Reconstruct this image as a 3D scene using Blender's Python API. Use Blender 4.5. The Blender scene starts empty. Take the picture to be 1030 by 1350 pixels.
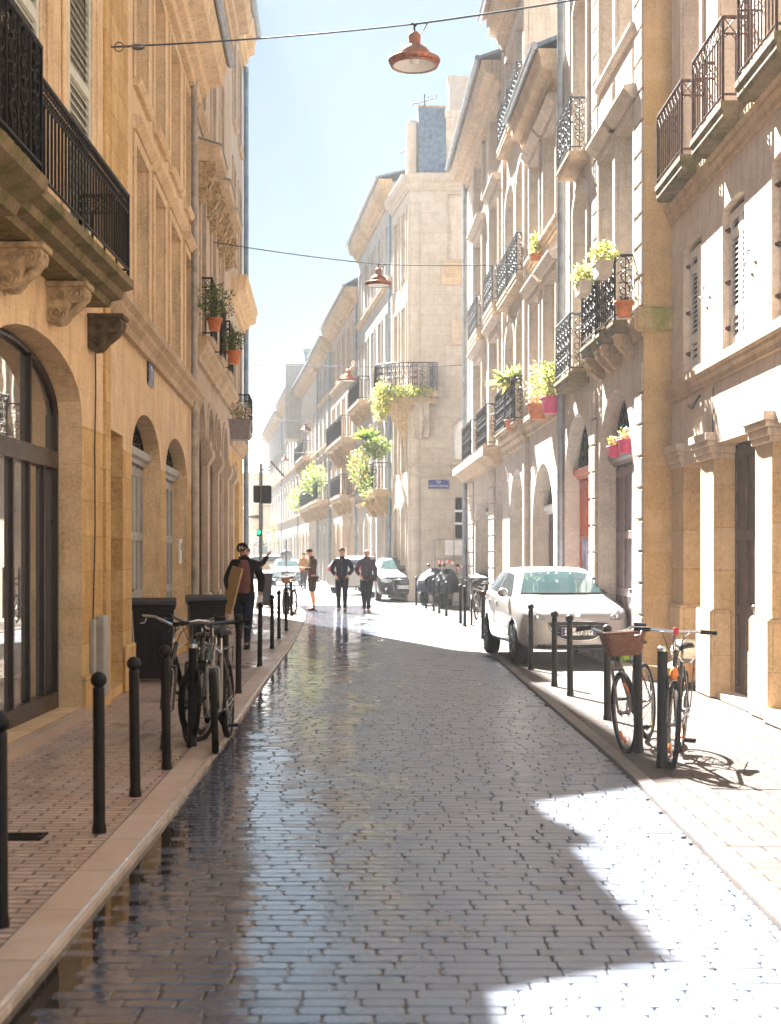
import bpy, bmesh, math, random
from mathutils import Vector, Matrix
from mathutils.bvhtree import BVHTree
R = math.radians
rnd = random.Random(7)
sc = bpy.context.scene
COL = sc.collection

# ---------------------------------------------------------------- camera
H = 1.6
FPX, CXP, HYP = 1875.0, 515.0, 733.0       # focal length, principal x and horizon of the 1030x1350 photograph
cam_d = bpy.data.cameras.new('camera')
cam_d.sensor_fit = 'VERTICAL'; cam_d.sensor_height = 36.0
cam_d.lens = FPX * 36.0 / 1350.0
cam_d.shift_y = 58.0 / 1350.0
cam_d.clip_end = 3000; cam_d.clip_start = 0.1
cam_d.dof.use_dof = True; cam_d.dof.focus_distance = 17.0; cam_d.dof.aperture_fstop = 3.2
cam = bpy.data.objects.new('camera', cam_d); COL.objects.link(cam)
cam.location = (0, 0, H); cam.rotation_euler = (R(90), 0, 0)
sc.camera = cam

# ---------------------------------------------------------------- light
SUN_AZ, SUN_EL = R(-18.0), R(42.5)         # sun ahead of the camera, to the left of +Y
SKYK = (.275, .36, .44)
w = bpy.data.worlds.new('World'); sc.world = w; w.use_nodes = True
nt = w.node_tree; bg = nt.nodes['Background']
sky = nt.nodes.new('ShaderNodeTexSky'); sky.sky_type = 'NISHITA'; sky.sun_disc = False
sky.sun_elevation = SUN_EL; sky.sun_rotation = SUN_AZ
sky.air_density = 0.8; sky.dust_density = 0.3; sky.ozone_density = 2.0; sky.altitude = 20
# soft ceiling on the sky's glare round the sun: c*K/(c+K)
va = nt.nodes.new('ShaderNodeVectorMath'); va.operation = 'ADD'; va.inputs[1].default_value = SKYK
vm = nt.nodes.new('ShaderNodeVectorMath'); vm.operation = 'MULTIPLY'; vm.inputs[1].default_value = SKYK
vd = nt.nodes.new('ShaderNodeVectorMath'); vd.operation = 'DIVIDE'
vg = nt.nodes.new('ShaderNodeVectorMath'); vg.operation = 'SCALE'; vg.inputs[3].default_value = 2.5; nt.links.new(sky.outputs[0], vg.inputs[0])
nt.links.new(vg.outputs[0], va.inputs[0]); nt.links.new(vg.outputs[0], vm.inputs[0])
nt.links.new(vm.outputs[0], vd.inputs[0]); nt.links.new(va.outputs[0], vd.inputs[1])
nt.links.new(vd.outputs[0], bg.inputs[0]); bg.inputs[1].default_value = 0.15
sd = bpy.data.lights.new('sun', 'SUN'); sd.energy = 4.0; sd.angle = R(0.5); sd.color = (1.0, 0.965, 0.91)
sun = bpy.data.objects.new('sun', sd); COL.objects.link(sun)
dirv = Vector((math.sin(SUN_AZ) * math.cos(SUN_EL), math.cos(SUN_AZ) * math.cos(SUN_EL), math.sin(SUN_EL)))
sun.rotation_euler = dirv.to_track_quat('Z', 'Y').to_euler(); sun.location = (-8, 30, 30)
vs = sc.view_settings
vs.view_transform = 'Standard'; vs.look = 'None'; vs.gamma = 1.0; vs.use_curve_mapping = False
vs.exposure = 3.8
sc.cycles.max_bounces = 8; sc.cycles.diffuse_bounces = 5; sc.cycles.glossy_bounces = 4
sc.cycles.volume_bounces = 1
sc.cycles.sample_clamp_indirect = 8

# ---------------------------------------------------------------- photograph to place
def gnd(px, py):
    z = FPX * H / (py - HYP)
    return Vector(((px - CXP) * z / FPX, z, 0))

# ---------------------------------------------------------------- mesh builder
def link(o, parent=None):
    COL.objects.link(o)
    if parent is not None: o.parent = parent
    return o

class MB:
    def __init__(s): s.v = []; s.f = []; s.m = []; s.sm = []
    def add(s, vs_, fs, m=0, smooth=False):
        o = len(s.v); s.v.extend([tuple(p) for p in vs_])
        for f in fs:
            s.f.append(tuple(i + o for i in f)); s.m.append(m); s.sm.append(smooth)
    def quad(s, a, b, c, d, m=0): s.add([a, b, c, d], [(0, 1, 2, 3)], m)
    def box(s, x0, x1, y0, y1, z0, z1, m=0, b=0.0):
        if x0 > x1: x0, x1 = x1, x0
        if y0 > y1: y0, y1 = y1, y0
        if z0 > z1: z0, z1 = z1, z0
        if b <= 0 or min(x1-x0, y1-y0, z1-z0) < 2.2*b:
            V = [(x, y, z) for x in (x0, x1) for y in (y0, y1) for z in (z0, z1)]
            s.add(V, [(0,1,3,2),(4,6,7,5),(0,4,5,1),(2,3,7,6),(0,2,6,4),(1,5,7,3)], m); return
        V = []; idx = {}
        for i, x in enumerate((x0, x1)):
            for j, y in enumerate((y0, y1)):
                for k, z in enumerate((z0, z1)):
                    sx, sy, sz = 1-2*i, 1-2*j, 1-2*k
                    for ax in range(3):
                        p = [x, y, z]
                        for a2, sg in enumerate((sx, sy, sz)):
                            if a2 != ax: p[a2] += sg*b
                        idx[(i,j,k,ax)] = len(V); V.append(tuple(p))
        F = []
        for ax in range(3):
            o1, o2 = [a for a in range(3) if a != ax]
            for e in (0, 1):
                q = []
                for (a, b_) in ((0,0),(1,0),(1,1),(0,1)):
                    c = [0,0,0]; c[ax] = e; c[o1] = a; c[o2] = b_
                    q.append(idx[(c[0],c[1],c[2],ax)])
                F.append(tuple(q))
            for a in (0, 1):
                for b_ in (0, 1):
                    c0 = [0,0,0]; c0[o1] = a; c0[o2] = b_
                    c1 = list(c0); c1[ax] = 1
                    F.append((idx[tuple(c0)+(o1,)], idx[tuple(c1)+(o1,)], idx[tuple(c1)+(o2,)], idx[tuple(c0)+(o2,)]))
        for c in [(i,j,k) for i in (0,1) for j in (0,1) for k in (0,1)]:
            F.append(tuple(idx[c+(ax,)] for ax in range(3)))
        s.add(V, F, m)
    def prism(s, poly, ax, a, b, m=0, smooth=False):
        # poly of 2-D points extruded along axis ax ('x','y','z')
        def P(p, t):
            return {'x': (t, p[0], p[1]), 'y': (p[0], t, p[1]), 'z': (p[0], p[1], t)}[ax]
        n = len(poly)
        V = [P(p, a) for p in poly] + [P(p, b) for p in poly]
        s.add(V, [(i, (i+1) % n, n+(i+1) % n, n+i) for i in range(n)], m, smooth)
        s.add(V, [tuple(range(n-1, -1, -1)), tuple(range(n, 2*n))], m)
    def tube(s, path, r, n=8, m=0, closed=False, caps=True):
        P = [Vector(p) for p in path]; k = len(P)
        rr = r if isinstance(r, (list, tuple)) else [r]*k
        V = []; u = None
        for i in range(k):
            if closed: t = P[(i+1) % k] - P[i-1]
            else: t = P[min(i+1, k-1)] - P[max(i-1, 0)]
            if t.length < 1e-9: t = Vector((0,0,1))
            t.normalize()
            if u is None:
                u = t.cross(Vector((0,0,1)))
                if u.length < .1: u = t.cross(Vector((1,0,0)))
            else: u = u - t*u.dot(t)
            u.normalize(); w_ = t.cross(u)
            for j in range(n):
                a = 2*math.pi*j/n
                V.append(P[i] + (u*math.cos(a) + w_*math.sin(a))*rr[i])
        F = []
        for i in range(k if closed else k-1):
            i2 = (i+1) % k
            for j in range(n):
                j2 = (j+1) % n
                F.append((i*n+j, i*n+j2, i2*n+j2, i2*n+j))
        s.add(V, F, m, True)
        if caps and not closed:
            s.add(V, [tuple(range(n-1, -1, -1)), tuple(range((k-1)*n, k*n))], m)
    def lathe(s, prof, n=16, c=(0,0,0), m=0, axis='z', smooth=True, caps=True):
        V = []; k = len(prof)
        for (r, h) in prof:
            for j in range(n):
                a = 2*math.pi*j/n; x, y = r*math.cos(a), r*math.sin(a)
                p = {'z': (x, y, h), 'y': (x, h, y), 'x': (h, x, y)}[axis]
                V.append((p[0]+c[0], p[1]+c[1], p[2]+c[2]))
        F = [(i*n+j, i*n+(j+1) % n, (i+1)*n+(j+1) % n, (i+1)*n+j) for i in range(k-1) for j in range(n)]
        s.add(V, F, m, smooth)
        if caps: s.add(V, [tuple(range(n)), tuple(range((k-1)*n, k*n))], m)
    def blob(s, c, r, m=0, n=10, k=7, rz=None):
        rz = rz or r
        s.lathe([(max(r*math.sin(math.pi*i/k), 1e-4), -rz*math.cos(math.pi*i/k)) for i in range(k+1)], n, c, m)
    def xf(s, M, start=0):
        for i in range(start, len(s.v)): s.v[i] = tuple(M @ Vector(s.v[i]))
    def build(s, name, mats, parent=None, loc=None, uv=True):
        me = bpy.data.meshes.new(name)
        me.from_pydata(s.v, [], s.f)
        if not isinstance(mats, (list, tuple)): mats = [mats]
        for mt in mats: me.materials.append(mt)
        me.polygons.foreach_set('material_index', [min(i, len(mats)-1) for i in s.m])
        me.polygons.foreach_set('use_smooth', s.sm)
        me.update()
        if uv: boxuv(me)
        o = bpy.data.objects.new(name, me); link(o, parent)
        if loc is not None: o.location = loc
        return o

def boxuv(me):
    uvl = me.uv_layers.new(name='UVMap').data
    vs_ = me.vertices
    for p in me.polygons:
        n = p.normal; ax, ay, az = abs(n.x), abs(n.y), abs(n.z)
        for li in p.loop_indices:
            c = vs_[me.loops[li].vertex_index].co
            if az >= ax and az >= ay: uvl[li].uv = (c.x, c.y)
            elif ay >= ax: uvl[li].uv = (c.x, c.z)
            else: uvl[li].uv = (c.y, c.z)

def thing(name, label, cat, loc=(0,0,0), rz=0.0, group=None):
    o = bpy.data.objects.new(name, None); COL.objects.link(o)
    o.empty_display_size = 0.2
    o.location = loc; o.rotation_euler = (0, 0, rz)
    tag(o, label, cat, group); return o
def tag(o, label, cat, group=None):
    o['label'] = label; o['category'] = cat
    if group: o['group'] = group
    return o
def struct(o): o['kind'] = 'structure'; return o

# ---------------------------------------------------------------- materials
def newmat(name):
    m = bpy.data.materials.new(name); m.use_nodes = True
    nt = m.node_tree; return m, nt, nt.nodes, nt.links, nt.nodes['Principled BSDF']
def mixc(N, L, fac, a, b, mode='MIX'):
    x = N.new('ShaderNodeMix'); x.data_type = 'RGBA'; x.blend_type = mode
    if isinstance(fac, (int, float)): x.inputs[0].default_value = fac
    else: L.new(fac, x.inputs[0])
    for i, c in ((6, a), (7, b)):
        if isinstance(c, tuple): x.inputs[i].default_value = (c[0], c[1], c[2], 1)
        else: L.new(c, x.inputs[i])
    return x.outputs[2]
def noise(N, L, vec, scale, detail=4, rough=.55, dist=0):
    n = N.new('ShaderNodeTexNoise'); n.inputs['Scale'].default_value = scale
    n.inputs['Detail'].default_value = detail; n.inputs['Roughness'].default_value = rough
    n.inputs['Distortion'].default_value = dist
    if vec is not None: L.new(vec, n.inputs['Vector'])
    return n.outputs[0]
def ramp(N, L, fac, a, b, ca=0.0, cb=1.0):
    r = N.new('ShaderNodeMapRange'); r.inputs[1].default_value = a; r.inputs[2].default_value = b
    r.inputs[3].default_value = ca; r.inputs[4].default_value = cb; r.clamp = True
    L.new(fac, r.inputs[0]); return r.outputs[0]
def mapping(N, L, vec, sc_, loc=(0,0,0), rot=(0,0,0)):
    mp = N.new('ShaderNodeMapping'); mp.inputs['Scale'].default_value = sc_
    mp.inputs['Location'].default_value = loc; mp.inputs['Rotation'].default_value = rot
    L.new(vec, mp.inputs['Vector']); return mp.outputs[0]
def bump(N, L, B, h, strength=.4, dist=.01, prev=None):
    b = N.new('ShaderNodeBump'); b.inputs['Strength'].default_value = strength; b.inputs['Distance'].default_value = dist
    L.new(h, b.inputs['Height'])
    if prev is not None: L.new(prev, b.inputs['Normal'])
    L.new(b.outputs[0], B.inputs['Normal']); return b.outputs[0]

def plain(name, col, rough=.6, metal=0.0, var=.12, nscale=9.0, bmp=.15, spec=.5, coat=0.0):
    m, nt, N, L, B = newmat(name)
    tc = N.new('ShaderNodeTexCoord')
    n = noise(N, L, tc.outputs['Object'], nscale, 5)
    dk = tuple(c*(1-var*1.6) for c in col); lt = tuple(min(1, c*(1+var)) for c in col)
    L.new(mixc(N, L, ramp(N, L, n, .3, .7), dk, lt), B.inputs['Base Color'])
    L.new(ramp(N, L, n, .3, .7, max(rough-.08, .02), min(rough+.08, 1)), B.inputs['Roughness'])
    B.inputs['Metallic'].default_value = metal
    B.inputs['Specular IOR Level'].default_value = spec
    B.inputs['Coat Weight'].default_value = coat
    if bmp: bump(N, L, B, noise(N, L, tc.outputs['Object'], nscale*12, 3), bmp, .003)
    return m

def stone(name, col, col2, bw=.62, bh=.33, joint=.55, stain=.35, stain_col=(.16,.11,.06), streak=.3, jointcol=None, mort=.006):
    m, nt, N, L, B = newmat(name)
    tc = N.new('ShaderNodeTexCoord'); uv = tc.outputs['UV']; ob = tc.outputs['Object']
    br = N.new('ShaderNodeTexBrick'); L.new(uv, br.inputs['Vector'])
    br.inputs['Scale'].default_value = 1.0
    br.inputs['Brick Width'].default_value = bw; br.inputs['Row Height'].default_value = bh
    br.inputs['Mortar Size'].default_value = mort; br.inputs['Mortar Smooth'].default_value = .3
    br.offset = .5; br.inputs['Bias'].default_value = 0
    br.inputs['Color1'].default_value = (*col, 1); br.inputs['Color2'].default_value = (*col2, 1)
    jc = jointcol or tuple(c*.55 for c in col)
    br.inputs['Mortar'].default_value = (*[c*joint + (1-joint)*d for c, d in zip(jc, col)], 1)
    big = noise(N, L, ob, .55, 6, .65)
    mid = noise(N, L, ob, 3.5, 6, .7)
    fine = noise(N, L, ob, 30, 4, .7)
    stk = noise(N, L, mapping(N, L, ob, (5, 5, .45)), 1.6, 5, .6)
    c = mixc(N, L, ramp(N, L, mid, .38, .66, 0, .62), br.outputs['Color'], tuple(x*.66 for x in col2))
    c = mixc(N, L, ramp(N, L, big, .5, .72, 0, stain), c, stain_col)
    c = mixc(N, L, ramp(N, L, stk, .52, .66, 0, streak), c, tuple(x*.42 for x in col))
    c = mixc(N, L, ramp(N, L, fine, .40, .62, 0, .34), c, tuple(min(1, x*1.3) for x in col))
    L.new(c, B.inputs['Base Color'])
    B.inputs['Roughness'].default_value = .88; B.inputs['Specular IOR Level'].default_value = .25
    inv = N.new('ShaderNodeMath'); inv.operation = 'SUBTRACT'; inv.inputs[0].default_value = 1; L.new(br.outputs['Fac'], inv.inputs[1])
    b1 = bump(N, L, B, inv.outputs[0], .7*joint + .15, .012)
    b2 = bump(N, L, B, mid, .5, .03, b1)
    bump(N, L, B, fine, .6, .008, b2)
    return m

M = {}
# warm limestones of the street
M['stone_a'] = stone('stone_gold', (.74,.55,.35), (.66,.46,.26), .7, .36, .42, .5, (.36,.20,.08), .7)
M['stone_b'] = stone('stone_ochre', (.74,.56,.36), (.66,.46,.26), .62, .34, .42, .5, (.38,.22,.09), .65)
M['stone_low'] = stone('stone_ashlar', (.68,.47,.23), (.48,.28,.09), .72, .36, 1.0, .55, (.20,.11,.04), .6)
M['stone_c'] = stone('stone_buff', (.56,.44,.33), (.47,.36,.26), .5, .33, .3, .45, (.20,.14,.09), .5)
M['stone_d'] = stone('stone_pale', (.58,.50,.42), (.50,.42,.34), .6, .34, .5, .45, (.30,.23,.16), .5)
M['stone_e'] = stone('stone_sand', (.50,.445,.38), (.41,.345,.27), .85, .36, .7, .3, (.30,.20,.12), .35)
M['stone_r'] = stone('stone_rose', (.66,.55,.45), (.58,.46,.36), .75, .36, .45, .45, (.34,.23,.14), .5)
M['stone_rlow'] = stone('stone_block', (.62,.47,.30), (.55,.37,.18), .8, .48, .9, .35, (.28,.19,.08), .3)
M['stone_y'] = stone('stone_bounce_gold', (.64,.45,.24), (.56,.36,.14), .9, .55, .5, .35, (.40,.22,.06), .2)  # golden bounce glow of the shaded return wall is put into this colour
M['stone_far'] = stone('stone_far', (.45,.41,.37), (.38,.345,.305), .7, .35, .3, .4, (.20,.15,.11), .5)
M['cornice'] = stone('stone_cornice', (.56,.42,.28), (.46,.33,.20), 1.1, .6, .35, .55, (.10,.07,.04), .5)
def mossy():
    m = stone('stone_mossy', (.24,.18,.10), (.17,.12,.06), 1.1, .6, .3, .6, (.04,.03,.012), .6)
    nt = m.node_tree; N = nt.nodes; L = nt.links; B = N['Principled BSDF']
    src = B.inputs['Base Color'].links[0].from_socket
    tc = N.new('ShaderNodeTexCoord')
    f = ramp(N, L, noise(N, L, tc.outputs['Object'], 2.6, 6, .7), .48, .62, 0, .85)
    L.new(mixc(N, L, f, src, (.06,.07,.008)), B.inputs['Base Color']); return m
M['mossy'] = mossy()
def mossy2():
    m = stone('stone_mossy_light', (.56,.42,.25), (.48,.34,.16), .9, .5, .5, .4, (.3,.2,.08), .4)
    nt = m.node_tree; N = nt.nodes; L = nt.links; B = N['Principled BSDF']
    src = B.inputs['Base Color'].links[0].from_socket; tc = N.new('ShaderNodeTexCoord')
    L.new(mixc(N, L, ramp(N, L, noise(N, L, tc.outputs['Object'], 3.0, 6, .7), .46, .60, 0, .85), src, (.22,.24,.03)), B.inputs['Base Color']); return m
M['mossy_light'] = mossy2()
M['carved'] = plain('carved_stone', (.42,.30,.17), .85, 0, .3, 14, .6)
M['carved_dark'] = plain('carved_dark_stone', (.10,.07,.04), .85, 0, .4, 14, .6)
M['iron'] = plain('black_iron', (.008,.007,.007), .45, 0, .3, 20, .3, .2)
M['iron_rust'] = plain('rusty_iron', (.10,.045,.028), .6, .3, .5, 16, .5)
M['iron_grey'] = plain('grey_iron', (.10,.11,.12), .5, .3, .3, 20, .3)
M['bollard'] = plain('bollard_paint', (.006,.0055,.006), .40, .0, .5, 9, .35, .22)
M['zinc'] = plain('zinc', (.30,.33,.36), .45, .5, .2, 4, .2)
M['zinc_blue'] = plain('zinc_blue', (.20,.27,.34), .5, .3, .2, 4, .2)
M['pipe'] = plain('pipe_paint', (.36,.32,.27), .5, .2, .25, 5, .2)
M['slate'] = plain('slate', (.12,.17,.23), .45, .1, .3, 8, .5)
M['tile'] = plain('roof_tile', (.40,.22,.14), .8, 0, .4, 6, .5)
M['wood_grey'] = plain('grey_paint_wood', (.36,.35,.32), .5, 0, .15, 5, .2)
M['wood_dark'] = plain('dark_wood', (.10,.065,.05), .55, 0, .35, 7, .4)
M['wood_mauve'] = plain('mauve_wood', (.17,.11,.11), .55, 0, .25, 7, .3)
M['wood_red'] = plain('red_paint_wood', (.42,.09,.045), .45, 0, .25, 7, .2)
M['wood_green'] = plain('green_paint_wood', (.03,.07,.06), .45, 0, .25, 7, .2)
M['white_paint'] = plain('white_paint', (.72,.70,.66), .5, 0, .08, 7, .1)
M['shutter_grey'] = plain('shutter_paint', (.58,.57,.48), .55, 0, .1, 10, .1)
M['shutter_white'] = plain('shutter_white', (.66,.62,.58), .55, 0, .1, 10, .1)
M['frame_brown'] = plain('brown_metal', (.035,.024,.020), .35, .3, .15, 10, .1)
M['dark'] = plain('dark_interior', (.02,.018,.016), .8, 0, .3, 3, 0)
M['blind'] = plain('window_blind', (.42,.36,.29), .7, 0, .2, 3, .1)
M['rubber'] = plain('rubber', (.008,.008,.008), .8, 0, .3, 40, .4, .2)
M['chrome'] = plain('chrome', (.50,.50,.52), .2, 1.0, .1, 12, .05)
M['steel'] = plain('steel', (.18,.18,.19), .3, .9, .2, 12, .1)
M['plastic'] = plain('black_plastic', (.007,.007,.008), .5, 0, .25, 18, .25, .25)
M['bin_green'] = plain('green_plastic', (.05,.13,.05), .5, 0, .2, 10, .2)
M['terracotta'] = plain('terracotta', (.55,.17,.05), .7, 0, .2, 12, .3)
M['pink_pot'] = plain('pink_pot', (.62,.05,.16), .5, 0, .15, 12, .1)
M['pot_grey'] = plain('grey_planter', (.25,.21,.20), .6, 0, .15, 12, .2)
M['leaf'] = plain('leaf', (.07,.10,.03), .55, 0, .5, 6, 0)
M['leaf_dark'] = plain('leaf_dark', (.05,.07,.025), .55, 0, .5, 6, 0)
M['leaf_yellow'] = plain('leaf_yellow', (.42,.36,.05), .6, 0, .4, 6, 0)
M['leaf_lime'] = plain('leaf_lime', (.20,.25,.07), .6, 0, .4, 6, 0)
M['flower_pink'] = plain('flower_pink', (.60,.22,.22), .6, 0, .3, 6, 0)
M['flower_peach'] = plain('flower_peach', (.70,.48,.30), .6, 0, .3, 6, 0)
M['cardboard'] = plain('cardboard', (.42,.26,.14), .8, 0, .12, 12, .2)
M['paper'] = plain('paper', (.72,.71,.68), .7, 0, .08, 12, .1)
M['blue_enamel'] = plain('blue_enamel', (.03,.035,.20), .3, 0, .2, 12, .05)
M['white'] = plain('white_enamel', (.8,.8,.78), .4, 0, .04, 12, 0)
M['orange'] = plain('orange_plastic', (.85,.22,.02), .35, 0, .1, 12, 0)
M['redp'] = plain('red_plastic', (.50,.025,.02), .35, 0, .1, 12, 0)
M['lime'] = plain('lime_plastic', (.30,.55,.04), .4, 0, .1, 12, 0)
M['copper'] = plain('copper', (.36,.14,.075), .42, .7, .3, 14, .3)
M['cable'] = plain('cable', (.03,.04,.06), .5, .2, .2, 12, .1)
def leafy(m, col):
    # thin leaves let some light through
    nt = m.node_tree; N = nt.nodes; L = nt.links; B = N['Principled BSDF']
    tr = N.new('ShaderNodeBsdfTranslucent'); tr.inputs[0].default_value = (*col, 1)
    mx = N.new('ShaderNodeMixShader'); mx.inputs[0].default_value = .45
    out = [n for n in N if n.type == 'OUTPUT_MATERIAL'][0]
    L.new(B.outputs[0], mx.inputs[1]); L.new(tr.outputs[0], mx.inputs[2]); L.new(mx.outputs[0], out.inputs[0])
for k, c in (('leaf', (.20,.30,.05)), ('leaf_dark', (.12,.16,.04)), ('leaf_yellow', (.70,.60,.18)), ('leaf_lime', (.34,.40,.12)),
             ('flower_pink', (.8,.2,.25)), ('flower_peach', (.85,.5,.25))): leafy(M[k], c)
def glass(name, tint=(.03,.035,.04), rough=.03, spec=.9, metal=0.0):
    m, nt, N, L, B = newmat(name)
    tc = N.new('ShaderNodeTexCoord')
    B.inputs['Base Color'].default_value = (*tint, 1); B.inputs['Roughness'].default_value = rough
    B.inputs['Specular IOR Level'].default_value = spec; B.inputs['IOR'].default_value = 1.6
    B.inputs['Metallic'].default_value = metal
    bump(N, L, B, noise(N, L, tc.outputs['Object'], 1.2, 2), .08, .02)
    return m
M['glass'] = glass('window_glass')
M['shop_glass'] = glass('shop_glass', (.50,.48,.44), .012, 1.0, .85)
M['car_glass'] = glass('car_glass', (.045,.085,.09), .03, 1.0)  # teal of the reflected sky is mixed into the tint
M['car_dark_glass'] = glass('car_dark_glass', (.03,.04,.045), .03, .9)
def paint(name, col, rough=.28, coat=.8):
    m, nt, N, L, B = newmat(name)
    tc = N.new('ShaderNodeTexCoord')
    n = noise(N, L, tc.outputs['Object'], 2.5, 4)
    L.new(mixc(N, L, ramp(N, L, n, .3, .7), tuple(c*.9 for c in col), col), B.inputs['Base Color'])
    B.inputs['Roughness'].default_value = rough; B.inputs['Coat Weight'].default_value = coat
    B.inputs['Coat Roughness'].default_value = .05
    return m
M['car_white'] = paint('car_white', (.38,.37,.36)); M['car_black'] = paint('car_black', (.005,.008,.016), .35, .08)
M['car_silver'] = paint('car_silver', (.55,.55,.55)); M['car_blue'] = paint('car_blue', (.45,.60,.66)); M['car_tan'] = paint('car_tan', (.55,.38,.18))
M['lamp_glass'] = plain('headlamp', (.45,.45,.46), .12, .3, .3, 9, .1)
def fabric(name, col, s=60): return plain(name, col, .9, 0, .25, s, .5, .2)
M['jacket_black'] = fabric('jacket_black', (.012,.012,.014)); M['sweater'] = fabric('sweater_mauve', (.17,.075,.065))
M['jeans'] = fabric('jeans', (.014,.02,.04)); M['trousers'] = fabric('trousers_black', (.010,.010,.012))
M['jacket_navy'] = fabric('jacket_navy', (.018,.014,.026)); M['jacket_plum'] = fabric('jacket_plum', (.055,.04,.055))
M['shirt_brown'] = fabric('shirt_brown', (.075,.038,.02)); M['shorts'] = fabric('shorts', (.030,.026,.018))
M['cap'] = fabric('cap_maroon', (.035,.010,.014)); M['skin'] = plain('skin', (.50,.24,.14), .55, 0, .12, 30, .1)
M['hair'] = fabric('hair', (.012,.009,.008)); M['hair_grey'] = fabric('hair_grey', (.35,.32,.30)); M['boot_tan'] = fabric('boot_tan', (.42,.19,.05))
M['shoe'] = fabric('shoe_black', (.010,.010,.010)); M['shoe_brown'] = fabric('shoe_brown', (.10,.035,.03))
M['tape_red'] = plain('tape_red', (.80,.12,.05), .5, 0, .1, 9, 0)
def wicker():
    m, nt, N, L, B = newmat('wicker')
    tc = N.new('ShaderNodeTexCoord'); br = N.new('ShaderNodeTexBrick'); L.new(tc.outputs['UV'], br.inputs['Vector'])
    br.inputs['Scale'].default_value = 1; br.inputs['Brick Width'].default_value = .03; br.inputs['Row Height'].default_value = .012
    br.inputs['Mortar Size'].default_value = .0015; br.inputs['Color1'].default_value = (.30,.12,.05,1); br.inputs['Color2'].default_value = (.20,.07,.03,1)
    br.inputs['Mortar'].default_value = (.04,.015,.01,1); L.new(br.outputs['Color'], B.inputs['Base Color'])
    inv = N.new('ShaderNodeMath'); inv.operation = 'SUBTRACT'; inv.inputs[0].default_value = 1; L.new(br.outputs['Fac'], inv.inputs[1])
    bump(N, L, B, inv.outputs[0], 1, .004); B.inputs['Roughness'].default_value = .5; return m
M['wicker'] = wicker()

# wet paving --------------------------------------------------------------
def cobble_mat():
    m, nt, N, L, B = newmat('cobble')
    tc = N.new('ShaderNodeTexCoord'); ob = tc.outputs['Object']
    at = N.new('ShaderNodeAttribute'); at.attribute_name = 'rv'; at.attribute_type = 'GEOMETRY'
    rv = at.outputs['Fac']
    c = mixc(N, L, rv, (.095,.118,.17), (.145,.175,.24))
    c = mixc(N, L, ramp(N, L, noise(N, L, ob, 14, 5, .7), .35, .7, 0, .5), c, (.18,.205,.26))
    c = mixc(N, L, ramp(N, L, noise(N, L, ob, .9, 5, .7), .5, .7, 0, .4), c, (.25,.23,.23))
    c = mixc(N, L, ramp(N, L, rv, .0, .10, .65, 0), c, (.07,.075,.09))
    c = mixc(N, L, ramp(N, L, noise(N, L, ob, 2.3, 6, .75), .56, .66, 0, .55), c, (.07,.068,.075))
    # wetness: the left gutter is soaked, the right side has dried
    sx = N.new('ShaderNodeSeparateXYZ'); L.new(ob, sx.inputs[0])
    side = ramp(N, L, sx.outputs[0], -1.45, .6, .36, -.26)
    near = ramp(N, L, sx.outputs[1], 6.0, 16.0, .12, 0.0)
    wn = noise(N, L, mapping(N, L, ob, (1.0, .30, 1)), 1.5, 6, .65, .6)
    a = N.new('ShaderNodeMath'); a.operation = 'ADD'; L.new(wn, a.inputs[0]); L.new(side, a.inputs[1])
    a2 = N.new('ShaderNodeMath'); a2.operation = 'ADD'; L.new(a.outputs[0], a2.inputs[0]); L.new(near, a2.inputs[1])
    wet = ramp(N, L, a2.outputs[0], .50, .66)
    dark = mixc(N, L, ramp(N, L, a2.outputs[0], .42, .70, 0, .6), c, (.05,.048,.055))
    L.new(dark, B.inputs['Base Color'])
    rr = N.new('ShaderNodeMix'); rr.data_type = 'FLOAT'; L.new(wet, rr.inputs[0])
    L.new(ramp(N, L, rv, 0, 1, .27, .40), rr.inputs[2]); rr.inputs[3].default_value = .055
    L.new(rr.outputs[0], B.inputs['Roughness'])
    sp_ = N.new('ShaderNodeMix'); sp_.data_type = 'FLOAT'; L.new(wet, sp_.inputs[0]); sp_.inputs[2].default_value = .8; sp_.inputs[3].default_value = .8
    L.new(sp_.outputs[0], B.inputs['Specular IOR Level'])
    g = N.new('ShaderNodeMix'); g.data_type = 'FLOAT'; L.new(wet, g.inputs[0]); g.inputs[2].default_value = .5; g.inputs[3].default_value = .10
    b = N.new('ShaderNodeBump'); b.inputs['Distance'].default_value = .004; L.new(g.outputs[0], b.inputs['Strength'])
    L.new(noise(N, L, ob, 40, 4, .6), b.inputs['Height'])
    b2 = N.new('ShaderNodeBump'); b2.inputs['Distance'].default_value = .008; b2.inputs['Strength'].default_value = .25
    L.new(noise(N, L, ob, 7, 3, .5), b2.inputs['Height']); L.new(b.outputs[0], b2.inputs['Normal'])
    L.new(b2.outputs[0], B.inputs['Normal'])
    return m
M['cobble'] = cobble_mat()
def grout():
    m, nt, N, L, B = newmat('wet_grout')
    tc = N.new('ShaderNodeTexCoord'); ob = tc.outputs['Object']
    n = noise(N, L, ob, 3, 5, .7)
    L.new(mixc(N, L, n, (.03,.025,.024), (.07,.055,.05)), B.inputs['Base Color'])
    sx = N.new('ShaderNodeSeparateXYZ'); L.new(ob, sx.inputs[0])
    L.new(ramp(N, L, sx.outputs[0], -.9, .2, .15, .75), B.inputs['Roughness'])
    B.inputs['Specular IOR Level'].default_value = .2
    bump(N, L, B, noise(N, L, ob, 30, 3), .1, .004); return m
M['grout'] = grout()
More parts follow.
